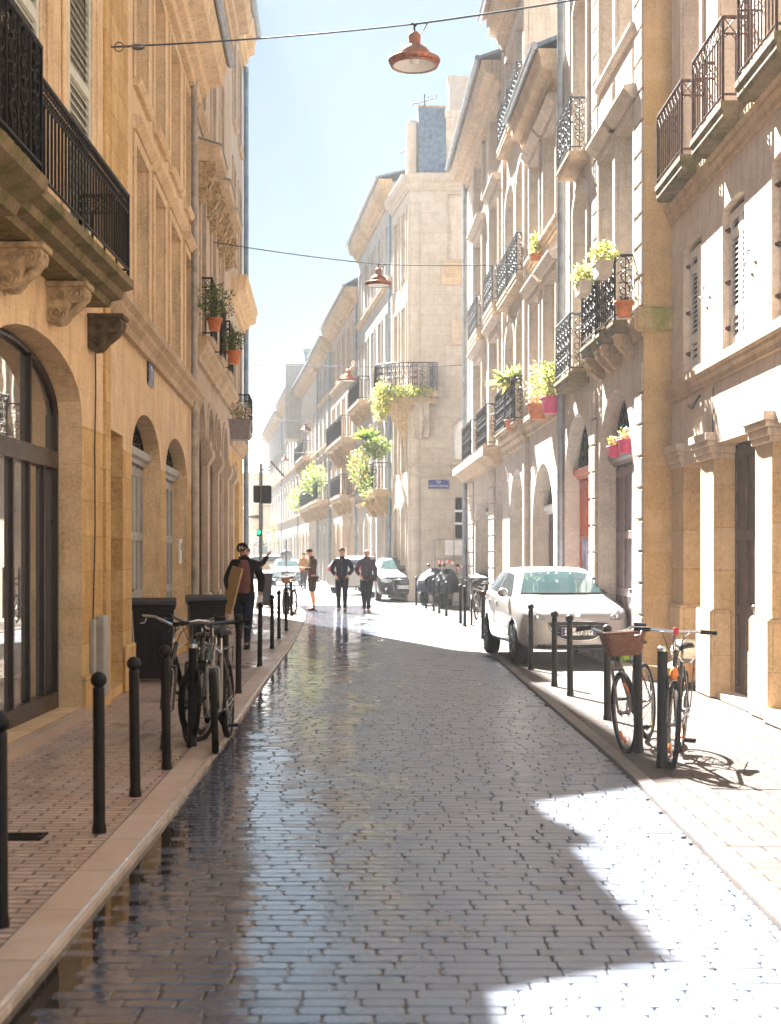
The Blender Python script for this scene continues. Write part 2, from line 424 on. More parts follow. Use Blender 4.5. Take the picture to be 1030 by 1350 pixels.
def paving(name, c1, c2, bw, bh, wetness, rot=0, patch=(.30,.17,.10), mort=.004):
    m, nt, N, L, B = newmat(name)
    tc = N.new('ShaderNodeTexCoord'); ob = tc.outputs['Object']
    v = mapping(N, L, ob, (1,1,1), (0,0,0), (0,0,rot))
    br = N.new('ShaderNodeTexBrick'); L.new(v, br.inputs['Vector']); br.inputs['Scale'].default_value = 1
    br.inputs['Brick Width'].default_value = bw; br.inputs['Row Height'].default_value = bh
    br.inputs['Mortar Size'].default_value = mort; br.inputs['Mortar Smooth'].default_value = .2
    br.inputs['Color1'].default_value = (*c1, 1); br.inputs['Color2'].default_value = (*c2, 1)
    br.inputs['Mortar'].default_value = (*[c*.16 for c in c1], 1)
    mid = noise(N, L, ob, 1.8, 6, .7); fine = noise(N, L, ob, 26, 4, .7)
    c = mixc(N, L, ramp(N, L, mid, .5, .68, 0, .45), br.outputs['Color'], patch)
    c = mixc(N, L, ramp(N, L, fine, .3, .7, 0, .3), c, tuple(x*.7 for x in c2))
    L.new(c, B.inputs['Base Color'])
    wn = noise(N, L, mapping(N, L, ob, (1, .5, 1)), 1.1, 5, .65, .4)
    B.inputs['Specular IOR Level'].default_value = .08 + .5*max(0, wetness-.3)
    L.new(ramp(N, L, wn, .40, .62, .75-.25*wetness, .75-.60*wetness), B.inputs['Roughness'])
    inv = N.new('ShaderNodeMath'); inv.operation = 'SUBTRACT'; inv.inputs[0].default_value = 1; L.new(br.outputs['Fac'], inv.inputs[1])
    b1 = bump(N, L, B, inv.outputs[0], .9, .010); bump(N, L, B, noise(N, L, ob, 9, 4), .25, .012, b1)
    return m
M['pave_left'] = paving('brick_paving', (.56,.43,.36), (.43,.32,.265), .24, .085, .95, 0, (.20,.115,.075), .009)
M['pave_right'] = paving('sett_paving', (.105,.090,.082), (.080,.066,.058), .34, .14, .3, 0, (.062,.042,.034), .007)
M['kerb'] = paving('kerb_stone', (.58,.45,.36), (.48,.36,.28), 4.0, .80, .75)
M['kerb_w'] = paving('kerb_pale', (.17,.16,.155), (.13,.12,.115), 4.0, .9, .25)
M['ground'] = paving('pale_paving', (.26,.25,.245), (.20,.19,.185), .4, .2, .55, 0, (.36,.31,.27))
# ================================================================ facades
class Facade:
    # local x runs left to right as seen from the street, local y inward, z up
    def __init__(s, L, Rr):
        s.L = Vector((L[0], L[1])); s.R = Vector((Rr[0], Rr[1]))
        s.len = (s.R - s.L).length; s.d = (s.R - s.L)/s.len; s.n = Vector((-s.d.y, s.d.x))
        s.rz = math.atan2(s.d.y, s.d.x)
    def at(s, px, off=0):
        k = (px - CXP)/FPX; o = s.L - s.n*off
        # o.x + d.x*u = k*(o.y + d.y*u)
        u = (k*o.y - o.x)/(s.d.x - k*s.d.y)
        return u, o.y + s.d.y*u
    def U(s, px, off=0): return s.at(px, off)[0]
    def V(s, px, py, off=0): return H + (HYP - py)/FPX*s.at(px, off)[1]
    def UD(s, depth): return (depth - s.L.y)/s.d.y
    def wp(s, u, off, z):
        p = s.L + s.d*u - s.n*off; return Vector((p.x, p.y, z))
    def root(s, name, label, cat='building', group=None):
        return thing(name, label, cat, (s.L.x, s.L.y, 0), s.rz, group)

def op(F, pa, pb, v0, v1, rise=0.0, rev=.25):
    a, b = F.U(pa), F.U(pb)
    if a > b: a, b = b, a
    return dict(u0=a, u1=b, v0=v0, v1=v1, vs=v1-rise, rev=rev)
def opu(a, b, v0, v1, rise=0.0, rev=.25): return dict(u0=min(a,b), u1=max(a,b), v0=v0, v1=v1, vs=v1-rise, rev=rev)

def arcpts(o, n=14):
    if o['v1'] - o['vs'] < 1e-4: return [(o['u0'], o['v1']), (o['u1'], o['v1'])]
    c = (o['u0']+o['u1'])/2; a = (o['u1']-o['u0'])/2; r = o['v1']-o['vs']
    return [(c - a*math.cos(math.pi*i/n), o['vs'] + r*math.sin(math.pi*i/n)) for i in range(n+1)]

def wall(F, root, ops, height, depth, mats, split=None, name='wall', u0=0.0, u1=None, base=0.0):
    u1 = F.len if u1 is None else u1
    mb = MB(); us = sorted(set([u0, u1] + [x for o in ops for x in (o['u0'], o['u1']) if u0 < x < u1]))
    def q(a, b, z0, z1):
        if z1 - z0 < 1e-5: return
        if split and z0 < split < z1: q(a, b, z0, split); q(a, b, split, z1); return
        mb.quad((a,0,z0), (b,0,z0), (b,0,z1), (a,0,z1), 1 if split and z1 <= split+1e-6 else 0)
    for a, b in zip(us[:-1], us[1:]):
        mid = (a+b)/2
        hs = sorted([(o['v0'], o['v1']) for o in ops if o['u0'] < mid < o['u1']])
        z = base
        for (c, d) in hs: q(a, b, z, c); z = d
        q(a, b, z, height)
    for o in ops:
        P = arcpts(o); rv = o['rev']; mi = 1 if split and o['v1'] <= split + .6 else 0
        for (a, b) in zip(P[:-1], P[1:]):
            if o['v1'] - o['vs'] > 1e-4: mb.quad((a[0],0,a[1]), (b[0],0,b[1]), (b[0],0,o['v1']), (a[0],0,o['v1']), 1 if split and o['v1'] <= split else 0)
            mb.quad((a[0],rv,a[1]), (b[0],rv,b[1]), (b[0],0,b[1]), (a[0],0,a[1]), mi)
        for uu, zz in ((o['u0'], P[0][1]), (o['u1'], P[-1][1])):
            if uu == o['u0']: mb.quad((uu,0,o['v0']), (uu,0,zz), (uu,rv,zz), (uu,rv,o['v0']), mi)
            else: mb.quad((uu,rv,o['v0']), (uu,rv,zz), (uu,0,zz), (uu,0,o['v0']), mi)
        mb.quad((o['u0'],0,o['v0']), (o['u0'],rv,o['v0']), (o['u1'],rv,o['v0']), (o['u1'],0,o['v0']), mi)
    # body of the house behind the front
    mb.quad((u0,0,base), (u0,0,height), (u0,depth,height), (u0,depth,base), 0)
    mb.quad((u1,0,base), (u1,depth,base), (u1,depth,height), (u1,0,height), 0)
    mb.quad((u0,depth,base), (u0,depth,height), (u1,depth,height), (u1,depth,base), 0)
    mb.quad((u0,0,height), (u1,0,height), (u1,depth,height), (u0,depth,height), 0)
    return mb.build(name, mats, root)

def panel(mb, o, y, v0=None, m=0, inset=0.0):
    P = arcpts(o); v0 = o['v0'] if v0 is None else v0
    poly = [(o['u1']-inset, y, v0), (o['u0']+inset, y, v0)]
    poly = [(o['u0'], y, v0), (o['u1'], y, v0)] + [(u, y, max(z, v0)) for (u, z) in reversed(P)]
    mb.add(poly, [tuple(range(len(poly)))], m)

def window(root, o, frame='frame', pane='glass', bars=2, surround=None, sill=None, sm=None, mull=True, ear=False):
    sm = sm or M['cornice']; y = o['rev']; fm = {'frame': M['shutter_white']}.get(frame, frame)
    f = MB(); t = .055; a, b, z0, z1, zs = o['u0'], o['u1'], o['v0'], o['v1'], o['vs']
    f.box(a, a+t, y-.03, y+.03, z0, zs); f.box(b-t, b, y-.03, y+.03, z0, zs)
    f.box(a+t, b-t, y-.03, y+.03, z0, z0+t)
    if z1-zs < 1e-4: f.box(a+t, b-t, y-.03, y+.03, z1-t, z1)
    else:
        f.tube([(u, y, z-.02) for u, z in arcpts(o)], .03, 4); f.box(a+t, b-t, y-.025, y+.025, zs-t/2, zs+t/2)
    if mull: f.box((a+b)/2-t/2, (a+b)/2+t/2, y-.035, y+.02, z0+t, zs-t)
    for i in range(bars):
        z = z0 + (zs-z0)*(i+1)/(bars+1)
        f.box(a+t, (a+b)/2-t/2, y-.02, y+.015, z-.018, z+.018); f.box((a+b)/2+t/2, b-t, y-.02, y+.015, z-.018, z+.018)
    wo = f.build('window', fm, root)
    p = MB(); panel(p, o, y+.022); p.build('pane', M[pane] if isinstance(pane, str) else pane, wo)
    if surround:
        s = MB(); k, q = surround
        s.box(a-k, a-.002, -q, .0, z0, zs, 0, .01); s.box(b+.002, b+k, -q, .0, z0, zs, 0, .01)
        if z1-zs < 1e-4:
            s.box(a-k, b+k, -q, .0, z1+.002, z1+k, 0, .01)
            if ear: s.prism([(0,z1+k),(-q-.05,z1+k),(-q-.10,z1+k+.06),(-q-.16,z1+k+.12),(-q-.16,z1+k+.16),(0,z1+k+.20)], 'x', a-k-.08, b+k+.08)
        else:
            P = arcpts(o); c = (a+b)/2
            for (p1, p2) in zip(P[:-1], P[1:]):
                def ex(p):
                    d = Vector((p[0]-c, max(p[1]-zs, 0)+.001)); d.normalize(); return (p[0]+d.x*k, p[1]+d.y*k)
                e1, e2 = ex(p1), ex(p2)
                s.add([(p1[0],-q,p1[1]),(p2[0],-q,p2[1]),(e2[0],-q,e2[1]),(e1[0],-q,e1[1]),(e1[0],0,e1[1]),(e2[0],0,e2[1]),(p1[0],0,p1[1]),(p2[0],0,p2[1])],
                      [(0,1,2,3),(3,2,5,4),(1,0,6,7)])
        s.build('surround', sm, wo)
    if sill:
        s = MB(); q, h = sill; s.prism([(0,z0-h),(-q*.6,z0-h),(-q,z0-h*.5),(-q,z0-.005),(.05,z0-.005)], 'x', a-.1, b+.1); s.build('sill', sm, wo)
    return wo

def fanlight(root, o, tv, y, style='grille', mat=None, parent=None):
    # glazed arch above a transom with ironwork in front of it
    p = MB(); panel(p, o, y+.03, tv+.02); f = p.build('fanlight', M['glass'], parent or root)
    g = MB(); c = (o['u0']+o['u1'])/2; yy = y-.03; a = (o['u1']-o['u0'])/2
    P = arcpts(o)
    g.tube([(c+(u-c)*.97, yy, max(tv+.03, z-.03)) for u, z in P], .018, 5)
    if style == 'fan':
        for i in range(1, 8):
            an = math.pi*i/8; g.tube([(c, yy, tv+.04), (c-a*.93*math.cos(an), yy, tv + (o['v1']-tv)*.93*math.sin(an))], .014, 5)
        g.tube([(c - a*.4*math.cos(math.pi*i/10), yy, tv+.03 + (o['v1']-tv)*.4*math.sin(math.pi*i/10)) for i in range(11)], .014, 5)
    else:
        for i in range(-4, 5):
            u = c + a*i/5.0
            k = math.sqrt(max(0, 1-(i/5.0)**2)); top = o['vs'] + (o['v1']-o['vs'])*k - .04
            if top > tv+.1:
                g.tube([(u, yy, tv+.02), (u, yy, top)], .010, 4)
                for j in range(int((top-tv)/.22)):
                    z = tv + .14 + j*.22
                    g.tube([(u+.055*math.cos(t)*(1 if j % 2 else -1), yy-.01, z+.075*math.sin(t)) for t in [q*.6 for q in range(9)]], .010, 4)
    g.build('grille', M['iron'], f); return f

def door(root, o, mat, tv=None, leaves=2, trans=None, panes=False, label=None, style='grille', planks=5, handle=True):
    y = o['rev']; tv = tv or o['v1']; d = MB(); a, b, z0 = o['u0'], o['u1'], o['v0']
    wd = (b-a)/leaves
    for i in range(leaves):
        x0, x1 = a+wd*i+.006, a+wd*(i+1)-.006
        d.box(x0, x1, y+.02, y+.07, z0+.01, tv-.004)
        n = max(1, planks//leaves); s = (x1-x0)/n
        for k in range(n+1):
            d.box(max(x0, x0+s*k-.035), min(x1, x0+s*k+.035), y-.012, y+.02, z0+.02, tv-.02, 0, .004)
        for zz in (z0+.02, z0+(tv-z0)*.33, z0+(tv-z0)*.62, tv-.16):
            d.box(x0, x1, y-.010, y+.02, zz, zz+.12, 0, .004)
    do = d.build('door', mat, root)
    if label: do['label'] = label
    if handle:
        h = MB(); h.blob(((a+b)/2+.07, y-.045, z0+1.05), .032); h.box((a+b)/2+.045, (a+b)/2+.095, y-.022, y-.012, z0+.95, z0+1.15); h.build('handle', M['steel'], do)
    if trans:
        t = MB(); t.prism([(y+.06,tv),(y-.05,tv),(y-.07,tv+.05),(y-.12,tv+.08),(y-.14,tv+.13),(y-.14,tv+.17),(y+.06,tv+.19)], 'x', a+.003, b-.003)
        t.build('transom', trans, do)
        fanlight(root, o, tv+.19, y, style)
    return do

def shutter(root, a, b, z0, z1, y, mat, nl=30, gaps=(), label=None, hinge=False):
    s = MB(); t = .07
    s.box(a, a+t, y-.02, y+.02, z0, z1); s.box(b-t, b, y-.02, y+.02, z0, z1)
    rails = [z0] + [z0+(z1-z0)*g for g in gaps] + [z1-.1]
    for r in rails: s.box(a+t, b-t, y-.018, y+.018, r, r+.10)
    for i in range(len(rails)-1):
        lo, hi = rails[i]+.10, rails[i+1]; n = max(2, int((hi-lo)/(z1-z0)*nl)); st = (hi-lo)/n
        for k in range(n):
            z = lo+st*(k+.5)
            s.add([(a+t,y-.02,z-st*.58),(b-t,y-.02,z-st*.58),(b-t,y-.014,z-st*.42),(a+t,y-.014,z-st*.42),(a+t,y+.02,z+st*.30),(b-t,y+.02,z+st*.30),(b-t,y+.026,z+st*.42),(a+t,y+.026,z+st*.42)],
                  [(0,1,6,7),(3,2,5,4),(0,3,2,1),(4,5,6,7),(0,7,4,3),(1,2,5,6)])
    o = s.build('shutter', mat, root)
    if hinge:
        for z in (z0+(z1-z0)*.13, z0+(z1-z0)*.47, z0+(z1-z0)*.86):
            h = MB(); h.box(a-.05, a+.05, y-.045, y-.022, z, z+.05); h.blob((a-.03, y-.05, z+.03), .03); h.build('hinge', M['iron_rust'], o)
    return o

def strip(root, name, u0, u1, v0, v1, p, mat, prof='mold', label=None, gap=0):
    mb = MB(); h = v1-v0
    if prof == 'mold': P = [(0,v0),(-p*.35,v0),(-p*.4,v0+h*.22),(-p*.7,v0+h*.38),(-p*.72,v0+h*.5),(-p,v0+h*.62),(-p,v0+h*.86),(-p*.8,v0+h*.9),(0,v1)]
    elif prof == 'eave': P = [(0,v0),(-p*.18,v0),(-p*.22,v0+h*.18),(-p*.40,v0+h*.22),(-p*.45,v0+h*.42),(-p*.85,v0+h*.5),(-p*.9,v0+h*.62),(-p*.9,v0+h*.74),(-p,v0+h*.92),(-p,v1),(0,v1)]
    else: P = [(0,v0),(-p,v0),(-p,v1),(0,v1)]
    mb.prism(P, 'x', u0, u1); o = mb.build(name, mat, root)
    if label: o['label'] = label
    return o

def spiral(cx, cz, r, turns, a0, y, sgn=1, n=26, r1=.12):
    return [(cx + r*(1-(1-r1)*i/n)*math.cos(a0+sgn*turns*2*math.pi*i/n), y, cz + r*(1-(1-r1)*i/n)*math.sin(a0+sgn*turns*2*math.pi*i/n)) for i in range(n+1)]

def rail_side(mb, P0, P1, z0, h, style, step=.115):
    P0 = Vector(P0); P1 = Vector(P1); L = (P1-P0).length; d = (P1-P0)/L
    def pt(s, z): q = P0 + d*s; return (q.x, q.y, z)
    n = max(1, round(L/step)); st = L/n
    mb.tube([pt(0,z0+h), pt(L,z0+h)], .020, 6); mb.tube([pt(0,z0+.07), pt(L,z0+.07)], .014, 5)
    fz = z0+h-.17
    for s in (0, L): mb.tube([pt(s,z0), pt(s,z0+h)], .016, 5)
    if style in ('bars', 'dense'):
        mb.tube([pt(0,fz), pt(L,fz)], .011, 5)
        for i in range(1, n): mb.tube([pt(st*i, z0+.07), pt(st*i, fz)], .0095 if style == 'bars' else .011, 4, caps=False)
        if style == 'bars':
            m_ = max(1, round(L/.15)); q = L/m_
            for i in range(m_):
                mb.tube([pt(q*i,fz), pt(q*(i+1),z0+h)], .007, 4, caps=False); mb.tube([pt(q*i,z0+h), pt(q*(i+1),fz)], .007, 4, caps=False)
            for i in range(n):
                c = st*(i+.5); mb.tube([pt(c+st*.5*math.cos(t*math.pi/6), fz-.09+.085*math.sin(t*math.pi/6)) for t in range(7)], .006, 4, caps=False)
        else:
            m_ = max(1, round(L/.075)); q = L/m_
            for r_ in (0, 1):
                for i in range(m_):
                    c = q*(i+.5); zz = fz+.045+.08*r_
                    mb.tube([pt(c+q*.42*math.cos(t*math.pi/3), zz+.036*math.sin(t*math.pi/3)) for t in range(6)], .006, 4, closed=True)
    else:
        m_ = max(1, round(L/.30)); q = L/m_
        hh = h-.07
        for i in range(m_+1): mb.tube([pt(q*i,z0+.07), pt(q*i,z0+h)], .010, 4, caps=False)
        for i in range(m_):
            c = q*(i+.5); rr = q*.40
            mb.tube([pt(c,z0+.07), pt(c,z0+h)], .008, 4, caps=False)
            for (cz, sg, a0) in ((z0+.07+hh*.17,1,0), (z0+.07+hh*.42,-1,2.2), (z0+.07+hh*.63,1,1.0), (z0+.07+hh*.86,-1,3.1)):
                rv = min(rr, hh*.14)
                mb.tube([pt(c+(x_), z_) for (x_, _, z_) in spiral(rv*.25*sg, cz, rv, 1.3, a0, 0, sg, 14)], .0085, 4, caps=False)
                mb.tube([pt(c-rv*.5*sg+x_, z_) for (x_, _, z_) in spiral(0, cz+.03, rv*.5, 1.1, a0+2, 0, -sg, 10)], .007, 4, caps=False)

def railing(parent, u0, u1, z, p, h, style, mat, name='railing', inset=.03, rust=False):
    mb = MB(); y = -(p-inset)
    rail_side(mb, (u0+inset,y,0), (u1-inset,y,0), z, h, style)
    if p > .12:
        rail_side(mb, (u0+inset,y,0), (u0+inset,0,0), z, h, style); rail_side(mb, (u1-inset,y,0), (u1-inset,0,0), z, h, style)
    return mb.build(name, mat, parent)

def console(parent, u, z, p, h, wd, mat, name='console'):
    # scroll bracket: S-shaped side profile with raised volutes
    mb = MB()
    prof = [(0,z),(-p,z),(-p*1.02,z-h*.12),(-p*.98,z-h*.30),(-p*.80,z-h*.42),(-p*.62,z-h*.45),(-p*.55,z-h*.58),(-p*.50,z-h*.80),(-p*.34,z-h*.97),(-p*.12,z-h),(0,z-h*.92)]
    mb.prism(prof, 'x', u-wd/2, u+wd/2)
    mb.box(u-wd*.62, u+wd*.62, -p*1.08, 0, z+.002, z+.05, 0, .008)
    for s in (-1, 1):
        x = u + s*(wd/2+.004)
        for (cy, cz, r, a0, sg) in ((-p*.78, z-h*.20, h*.17, 0, 1), (-p*.25, z-h*.72, h*.21, 3.1, 1), (-p*.40, z-h*.22, h*.13, 1.2, -1)):
            mb.tube([(x, cy+a_[0], cz+a_[2]) for a_ in spiral(0, 0, r, 1.7, a0, 0, sg, 22)], [r*.17*(1-.5*i/22) for i in range(23)], 5)
            mb.blob((x, cy, cz), r*.2)
    mb.tube([(u, -p*1.02, z-h*.10), (u, -p*.80, z-h*.44), (u, -p*.52, z-h*.70), (u, -p*.3, z-h*.99)], [wd*.16, wd*.2, wd*.18, wd*.12], 6)
    return mb.build(name, mat, parent)

def balcony(root, u0, u1, z, p, h, style, rmat, smat, th=.16, brackets=0, bmat=None, label=None):
    s = MB(); s.prism([(0,z-th),(-p*.86,z-th),(-p*.93,z-th*.8),(-p*.93,z-th*.5),(-p,z-th*.35),(-p,z-.01),(-p+.02,z),(0,z)], 'x', u0, u1)
    o = s.build('balcony', smat, root)
    if label: o['label'] = label
    railing(o, u0, u1, z, p, h, style, rmat)
    for i in range(brackets):
        u = u0+.18+(u1-u0-.36)*(i/(brackets-1) if brackets > 1 else .5)
        console(o, u, z-th-.052, p*.8, p*.9, .16, bmat or smat)
    return o

def downpipe(root, u, z0, z1, mat, r=.055, off=.09, name='downpipe'):
    mb = MB(); mb.tube([(u,-off,z0),(u,-off,z1)], r, 10, caps=True)
    z = z0+.6
    while z < z1: mb.tube([(u,-off,z-.02),(u,-off,z+.02)], r*1.18, 10); z += 2.1
    return mb.build(name, mat, root)

def roofing(root, u0, u1, z, over, depth, slope, mat, name='roof', gut=True):
    mb = MB(); k = math.tan(R(slope)); y1 = depth
    mb.prism([(-over,z),(y1,z+k*(y1+over)),(y1,z+k*(y1+over)+.08),(-over,z+.08)], 'x', u0, u1)
    o = mb.build(name, mat, root)
    if gut:
        g = MB(); g.tube([(u0,-over-.05,z+.03),(u1,-over-.05,z+.03)], .07, 8); g.build('gutter', M['zinc'], o)
    return o
def chimney(root, u0, u1, y0, y1, z0, z1, mat, pots=3):
    mb = MB(); mb.box(u0, u1, y0, y1, z0, z1-.15); mb.box(u0-.05, u1+.05, y0-.05, y1+.05, z1-.15, z1)
    o = mb.build('chimney', mat, root)
    p = MB()
    for i in range(pots):
        t = (i+.5)/pots
        c = (u0+(u1-u0)*t, (y0+y1)/2) if (u1-u0) > (y1-y0) else ((u0+u1)/2, y0+(y1-y0)*t)
        p.lathe([(.10,z1),(.085,z1+.35),(.10,z1+.38)], 8, (c[0], c[1], 0))
    p.build('chimney_pot', M['terracotta'], o); return o
def quoins(root, u0, u1, z0, z1, p, mat, bh=.36, gap=.035, alt=0.0):
    mb = MB(); z = z0; i = 0
    while z + bh < z1:
        a = alt if i % 2 else 0
        mb.box(u0+(a if alt > 0 else 0), u1, -p, -.0005, z+gap, z+bh, 0, .012); z += bh; i += 1
    return mb.build('quoins', mat, root)

# ---------------------------------------------------------------- LEFT, building A
LX = lambda z: -3.1 + .0027*z
LB = lambda z: -2.376 - .0453*z
FA = Facade((LX(2.0), 2.0), (LX(15.42), 15.42))
A = FA.root('shop_house', 'golden stone house at the left edge with glazed arched shop front and black balconies')
ucA = FA.U(51); ueA = FA.U(108)
oA = opu(2*ucA-ueA, ueA, .10, 3.56, .56, .28)
wA = [op(FA, 86, 116, 4.60, 7.9, 0, .10), opu(FA.U(47)-1.0, FA.U(47), 4.60, 7.9, 0, .10), opu(5.2, 6.3, 4.6, 7.9, 0, .1), opu(2.2, 3.3, 4.6, 7.9, 0, .1), opu(1.0, 4.2, .1, 3.4, .5, .28)]
wall(FA, A, [oA]+wA, 8.6, 8, [M['stone_a'], M['stone_low']], 2.9)
# glazed arch: dark brown metal frame with tall panes
def shopfront(root, o, mull, tz):
    y = o['rev']; f = MB(); a, b, z0 = o['u0'], o['u1'], o['v0']; t = .05
    f.box(a, a+t, y-.05, y+.05, z0, o['vs']); f.box(b-t, b, y-.05, y+.05, z0, o['vs'])
    f.box(a+t, b-t, y-.05, y+.05, z0, z0+.16); f.box(a+t, b-t, y-.055, y+.055, tz, tz+.17)
    for u in mull: f.box(u-.024, u+.024, y-.030, y+.030, z0+.16, tz)
    f.tube([(u, y, z-.03) for u, z in arcpts(o, 18)], .05, 4)
    for u in (mull[1], mull[-2]): f.box(u-.025, u+.025, y-.04, y+.04, tz+.17, o['vs']+(o['v1']-o['vs'])*math.sqrt(max(0, 1-((u-(a+b)/2)/((b-a)/2))**2))-.03)
    w_ = f.build('glazed_door', M['frame_brown'], root)
    p = MB(); panel(p, o, y+.01); p.build('pane', M['shop_glass'], w_)
    h = MB(); h.tube([(mull[2]+.08,y-.06,1.05),(mull[2]+.08,y-.06,1.5)], .014, 6); h.build('handle', M['steel'], w_)
    return w_
mA = [FA.U(p, -.28) for p in (14, 36, 55)]
mA = [2*ucA-mA[2], 2*ucA-mA[1]] + mA
mA = sorted(set(round(x, 3) for x in mA))
shopfront(A, oA, mA, 2.46)
shopfront(A, wA[4], [1.7, 2.3, 2.9, 3.5], 2.46)
for k, o in enumerate(wA[:4]):
    u0, u1 = o['u0'], o['u1']; c = (u0+u1)/2
    s1 = shutter(A, u0+.01, u1-.01, o['v0']+.02, o['v1']-.02, -.01, M['shutter_grey'], 40, (.48,))
    bk_ = MB(); bk_.box(u0+.06, u1-.06, .018, .024, o['v0']+.1, o['v1']-.1); bk_.build('back', M['shutter_grey'], s1)
    b_ = MB(); panel(b_, o, .099); b_.build('window', M['dark'], A)
    sB = MB(); sB.box(u0-.16, u0-.002, -.035, 0, o['v0'], o['v1']+.16, 0, .012); sB.box(u1+.002, u1+.16, -.05, 0, o['v0'], o['v1']+.16, 0, .012); sB.box(u0-.16, u1+.16, -.052, 0, o['v1']+.002, o['v1']+.158)
    sB.box(u1+.30, u1+.52, -.035, 0, 4.4, 8.6); sB.build('surround', M['stone_a'], A)
strip(A, 'cornice', 0, FA.len, 8.3, 8.75, .34, M['cornice'], 'eave')
roofing(A, 0, FA.len, 8.77, .36, 8.4, 20, M['tile'])
zb = 4.33
sl = MB(); sl.prism([(0,zb-.27),(-.28,zb-.27),(-.30,zb-.21),(-.40,zb-.19),(-.42,zb-.12),(-.52,zb-.09),(-.52,zb-.01),(-.48,zb),(0,zb)], 'x', FA.U(47, .5), FA.U(174, .5))
b2 = sl.build('balcony', M['mossy'], A); b2['label'] = 'mossy stone balcony with a plain black bar railing'
railing(b2, FA.U(47, .5), FA.U(174, .5), zb+.03, .5, .80, 'dense', M['iron'])
sl = MB(); sl.prism([(0,zb-.27),(-.36,zb-.27),(-.40,zb-.19),(-.58,zb-.10),(-.60,zb-.01),(0,zb)], 'x', 3.0, FA.U(47, .5)-.012)
b1 = sl.build('balcony', M['mossy'], A); b1['label'] = 'mossy stone balcony with an ornate black scrolled railing'
railing(b1, 3.0, FA.U(47, .5)-.012, zb+.02, .58, .92, 'scroll', M['iron'])
rail2 = MB(); rail_side(rail2, (3.1,-.53,0), (FA.U(47,.5)-.05,-.53,0), zb+.02, .9, 'dense', .07); rail2.build('railing', M['iron'], b1)
for px, pm in ((2, M['carved']), (66, M['carved']), (119, M['carved_dark'])):
    console(b2, FA.U(px), zb-.33, .34, .32, .26, pm)
cb = MB(); u_ = FA.U(123)
cb.tube([(u_,-.02,3.9),(u_+.03,-.02,3.3),(u_-.02,-.02,2.7),(u_,-.02,1.9),(u_-.05,-.02,1.4),(u_-.10,-.02,.95)], .008, 5)
cb.build('cable', M['cable'], A)
cb = MB(); cb.box(FA.U(118), FA.U(121), -.05, -.001, .12, .95, 0, .008); cb.box(FA.U(126), FA.U(133), -.09, -.001, .14, .98, 0, .012); cb.build('cable_duct', M['wood_grey'], A)
cb = MB(); cb.box(FA.len-.28, FA.len-.02, -.03, -.001, 0, 8.3); cb.build('pilaster', M['stone_low'], A)
cb = MB(); cb.box(0, oA['u0'], -.04, -.001, 0, .35); cb.box(oA['u1']+.001, FA.len-.30, -.04, -.001, 0, .40); cb.build('plinth', M['stone_low'], A)
st = MB(); st.box(oA['u0'], oA['u1'], -.10, .26, 0, .09); st.build('doorstep', M['kerb'], A)

# ---------------------------------------------------------------- LEFT, building B
FB = Facade((LB(15.43), 15.43), (LB(25.72), 25.72))
B_ = FB.root('arcade_house', 'smooth golden stone house with two arched grey doors and plain rows of narrow windows')
oD0 = op(FB, 137.5, 162, .12, 3.0, 0, .5)
oD1 = op(FB, 174, 212, .10, 3.46, .62, .26)
oD2 = op(FB, 218.5, 247, .10, 3.46, .62, .26)
cols = [(177,194.3),(202.5,216.4),(223.5,236.2),(243,252.9)]
w1 = [op(FB, a, b, 4.62, 6.70, 0, .30) for a, b in cols]
w2 = [op(FB, a, b, 7.50, 9.55, 0, .26) for a, b in cols]
wall(FB, B_, [oD0, oD1, oD2]+w1+w2, 10.2, 9, [M['stone_b'], M['stone_low']], 2.85)
for o in w1: window(B_, o, M['blind'], 'blind', 2, (.13,.035), None, M['stone_b'], ear=False)
for o in w2: window(B_, o, M['blind'], 'blind', 2, (.11,.03), (.10,.10), M['stone_b'])
for o in w1:
    hd = MB(); hd.prism([(0,o['v1']+.15),(-.05,o['v1']+.15),(-.13,o['v1']+.24),(-.13,o['v1']+.29),(0,o['v1']+.33)], 'x', o['u0']-.17, o['u1']+.17); hd.build('hood', M['stone_b'], B_)
door(B_, oD0, M['wood_dark'], None, 1, handle=True)
door(B_, oD1, M['wood_grey'], 2.86, 2, M['wood_grey'], style='fan', planks=6)
door(B_, oD2, M['wood_grey'], 2.86, 2, M['wood_grey'], style='fan', planks=6)
strip(B_, 'string_course', .02, FB.len, 4.18, 4.60, .20, M['cornice'], 'mold')
strip(B_, 'cornice', 1.15, FB.len, 9.75, 10.45, .58, M['stone_b'], 'eave')
roofing(B_, 1.15, FB.len, 10.47, .60, 9, 24, M['tile'])
downpipe(B_, FB.U(256.5,.09), .0, 10.0, M['pipe'])
cb = MB(); cb.box(0.15, FB.U(166), -.025, -.001, 4.62, 9.7); cb.build('quoins', M['stone_low'], B_)
fw = MB(); fw.prism([(-.30,10.5),(-.30,12.45),(3.6,13.4),(3.6,10.5)], 'x', 5.45, 5.8); fw.build('party_wall', M['stone_c'], B_)
chimney(B_, 7.2, 8.4, 2.4, 3.4, 10.5, 13.6, M['stone_c'], 3)
cb = MB(); u_, v_ = FB.U(236), FB.V(236, 727); cb.box(u_-.12, u_+.12, -.035, -.001, v_-.2, v_+.2, 0, .006); ic = cb.build('intercom', M['white_paint'], B_)
cb = MB(); cb.box(u_-.06, u_+.06, -.043, -.036, v_+.02, v_+.13); cb.build('speaker_grille', M['steel'], ic)
for (a_, b_, h_) in ((FB.U(162), oD1['u0'], .55), (oD1['u1'], oD2['u0'], .45), (oD2['u1'], FB.len-.2, .45)):
    cb = MB(); cb.box(a_+.01, b_-.01, -.055, -.001, 0, h_, 0, .02); cb.build('plinth', M['stone_low'], B_)
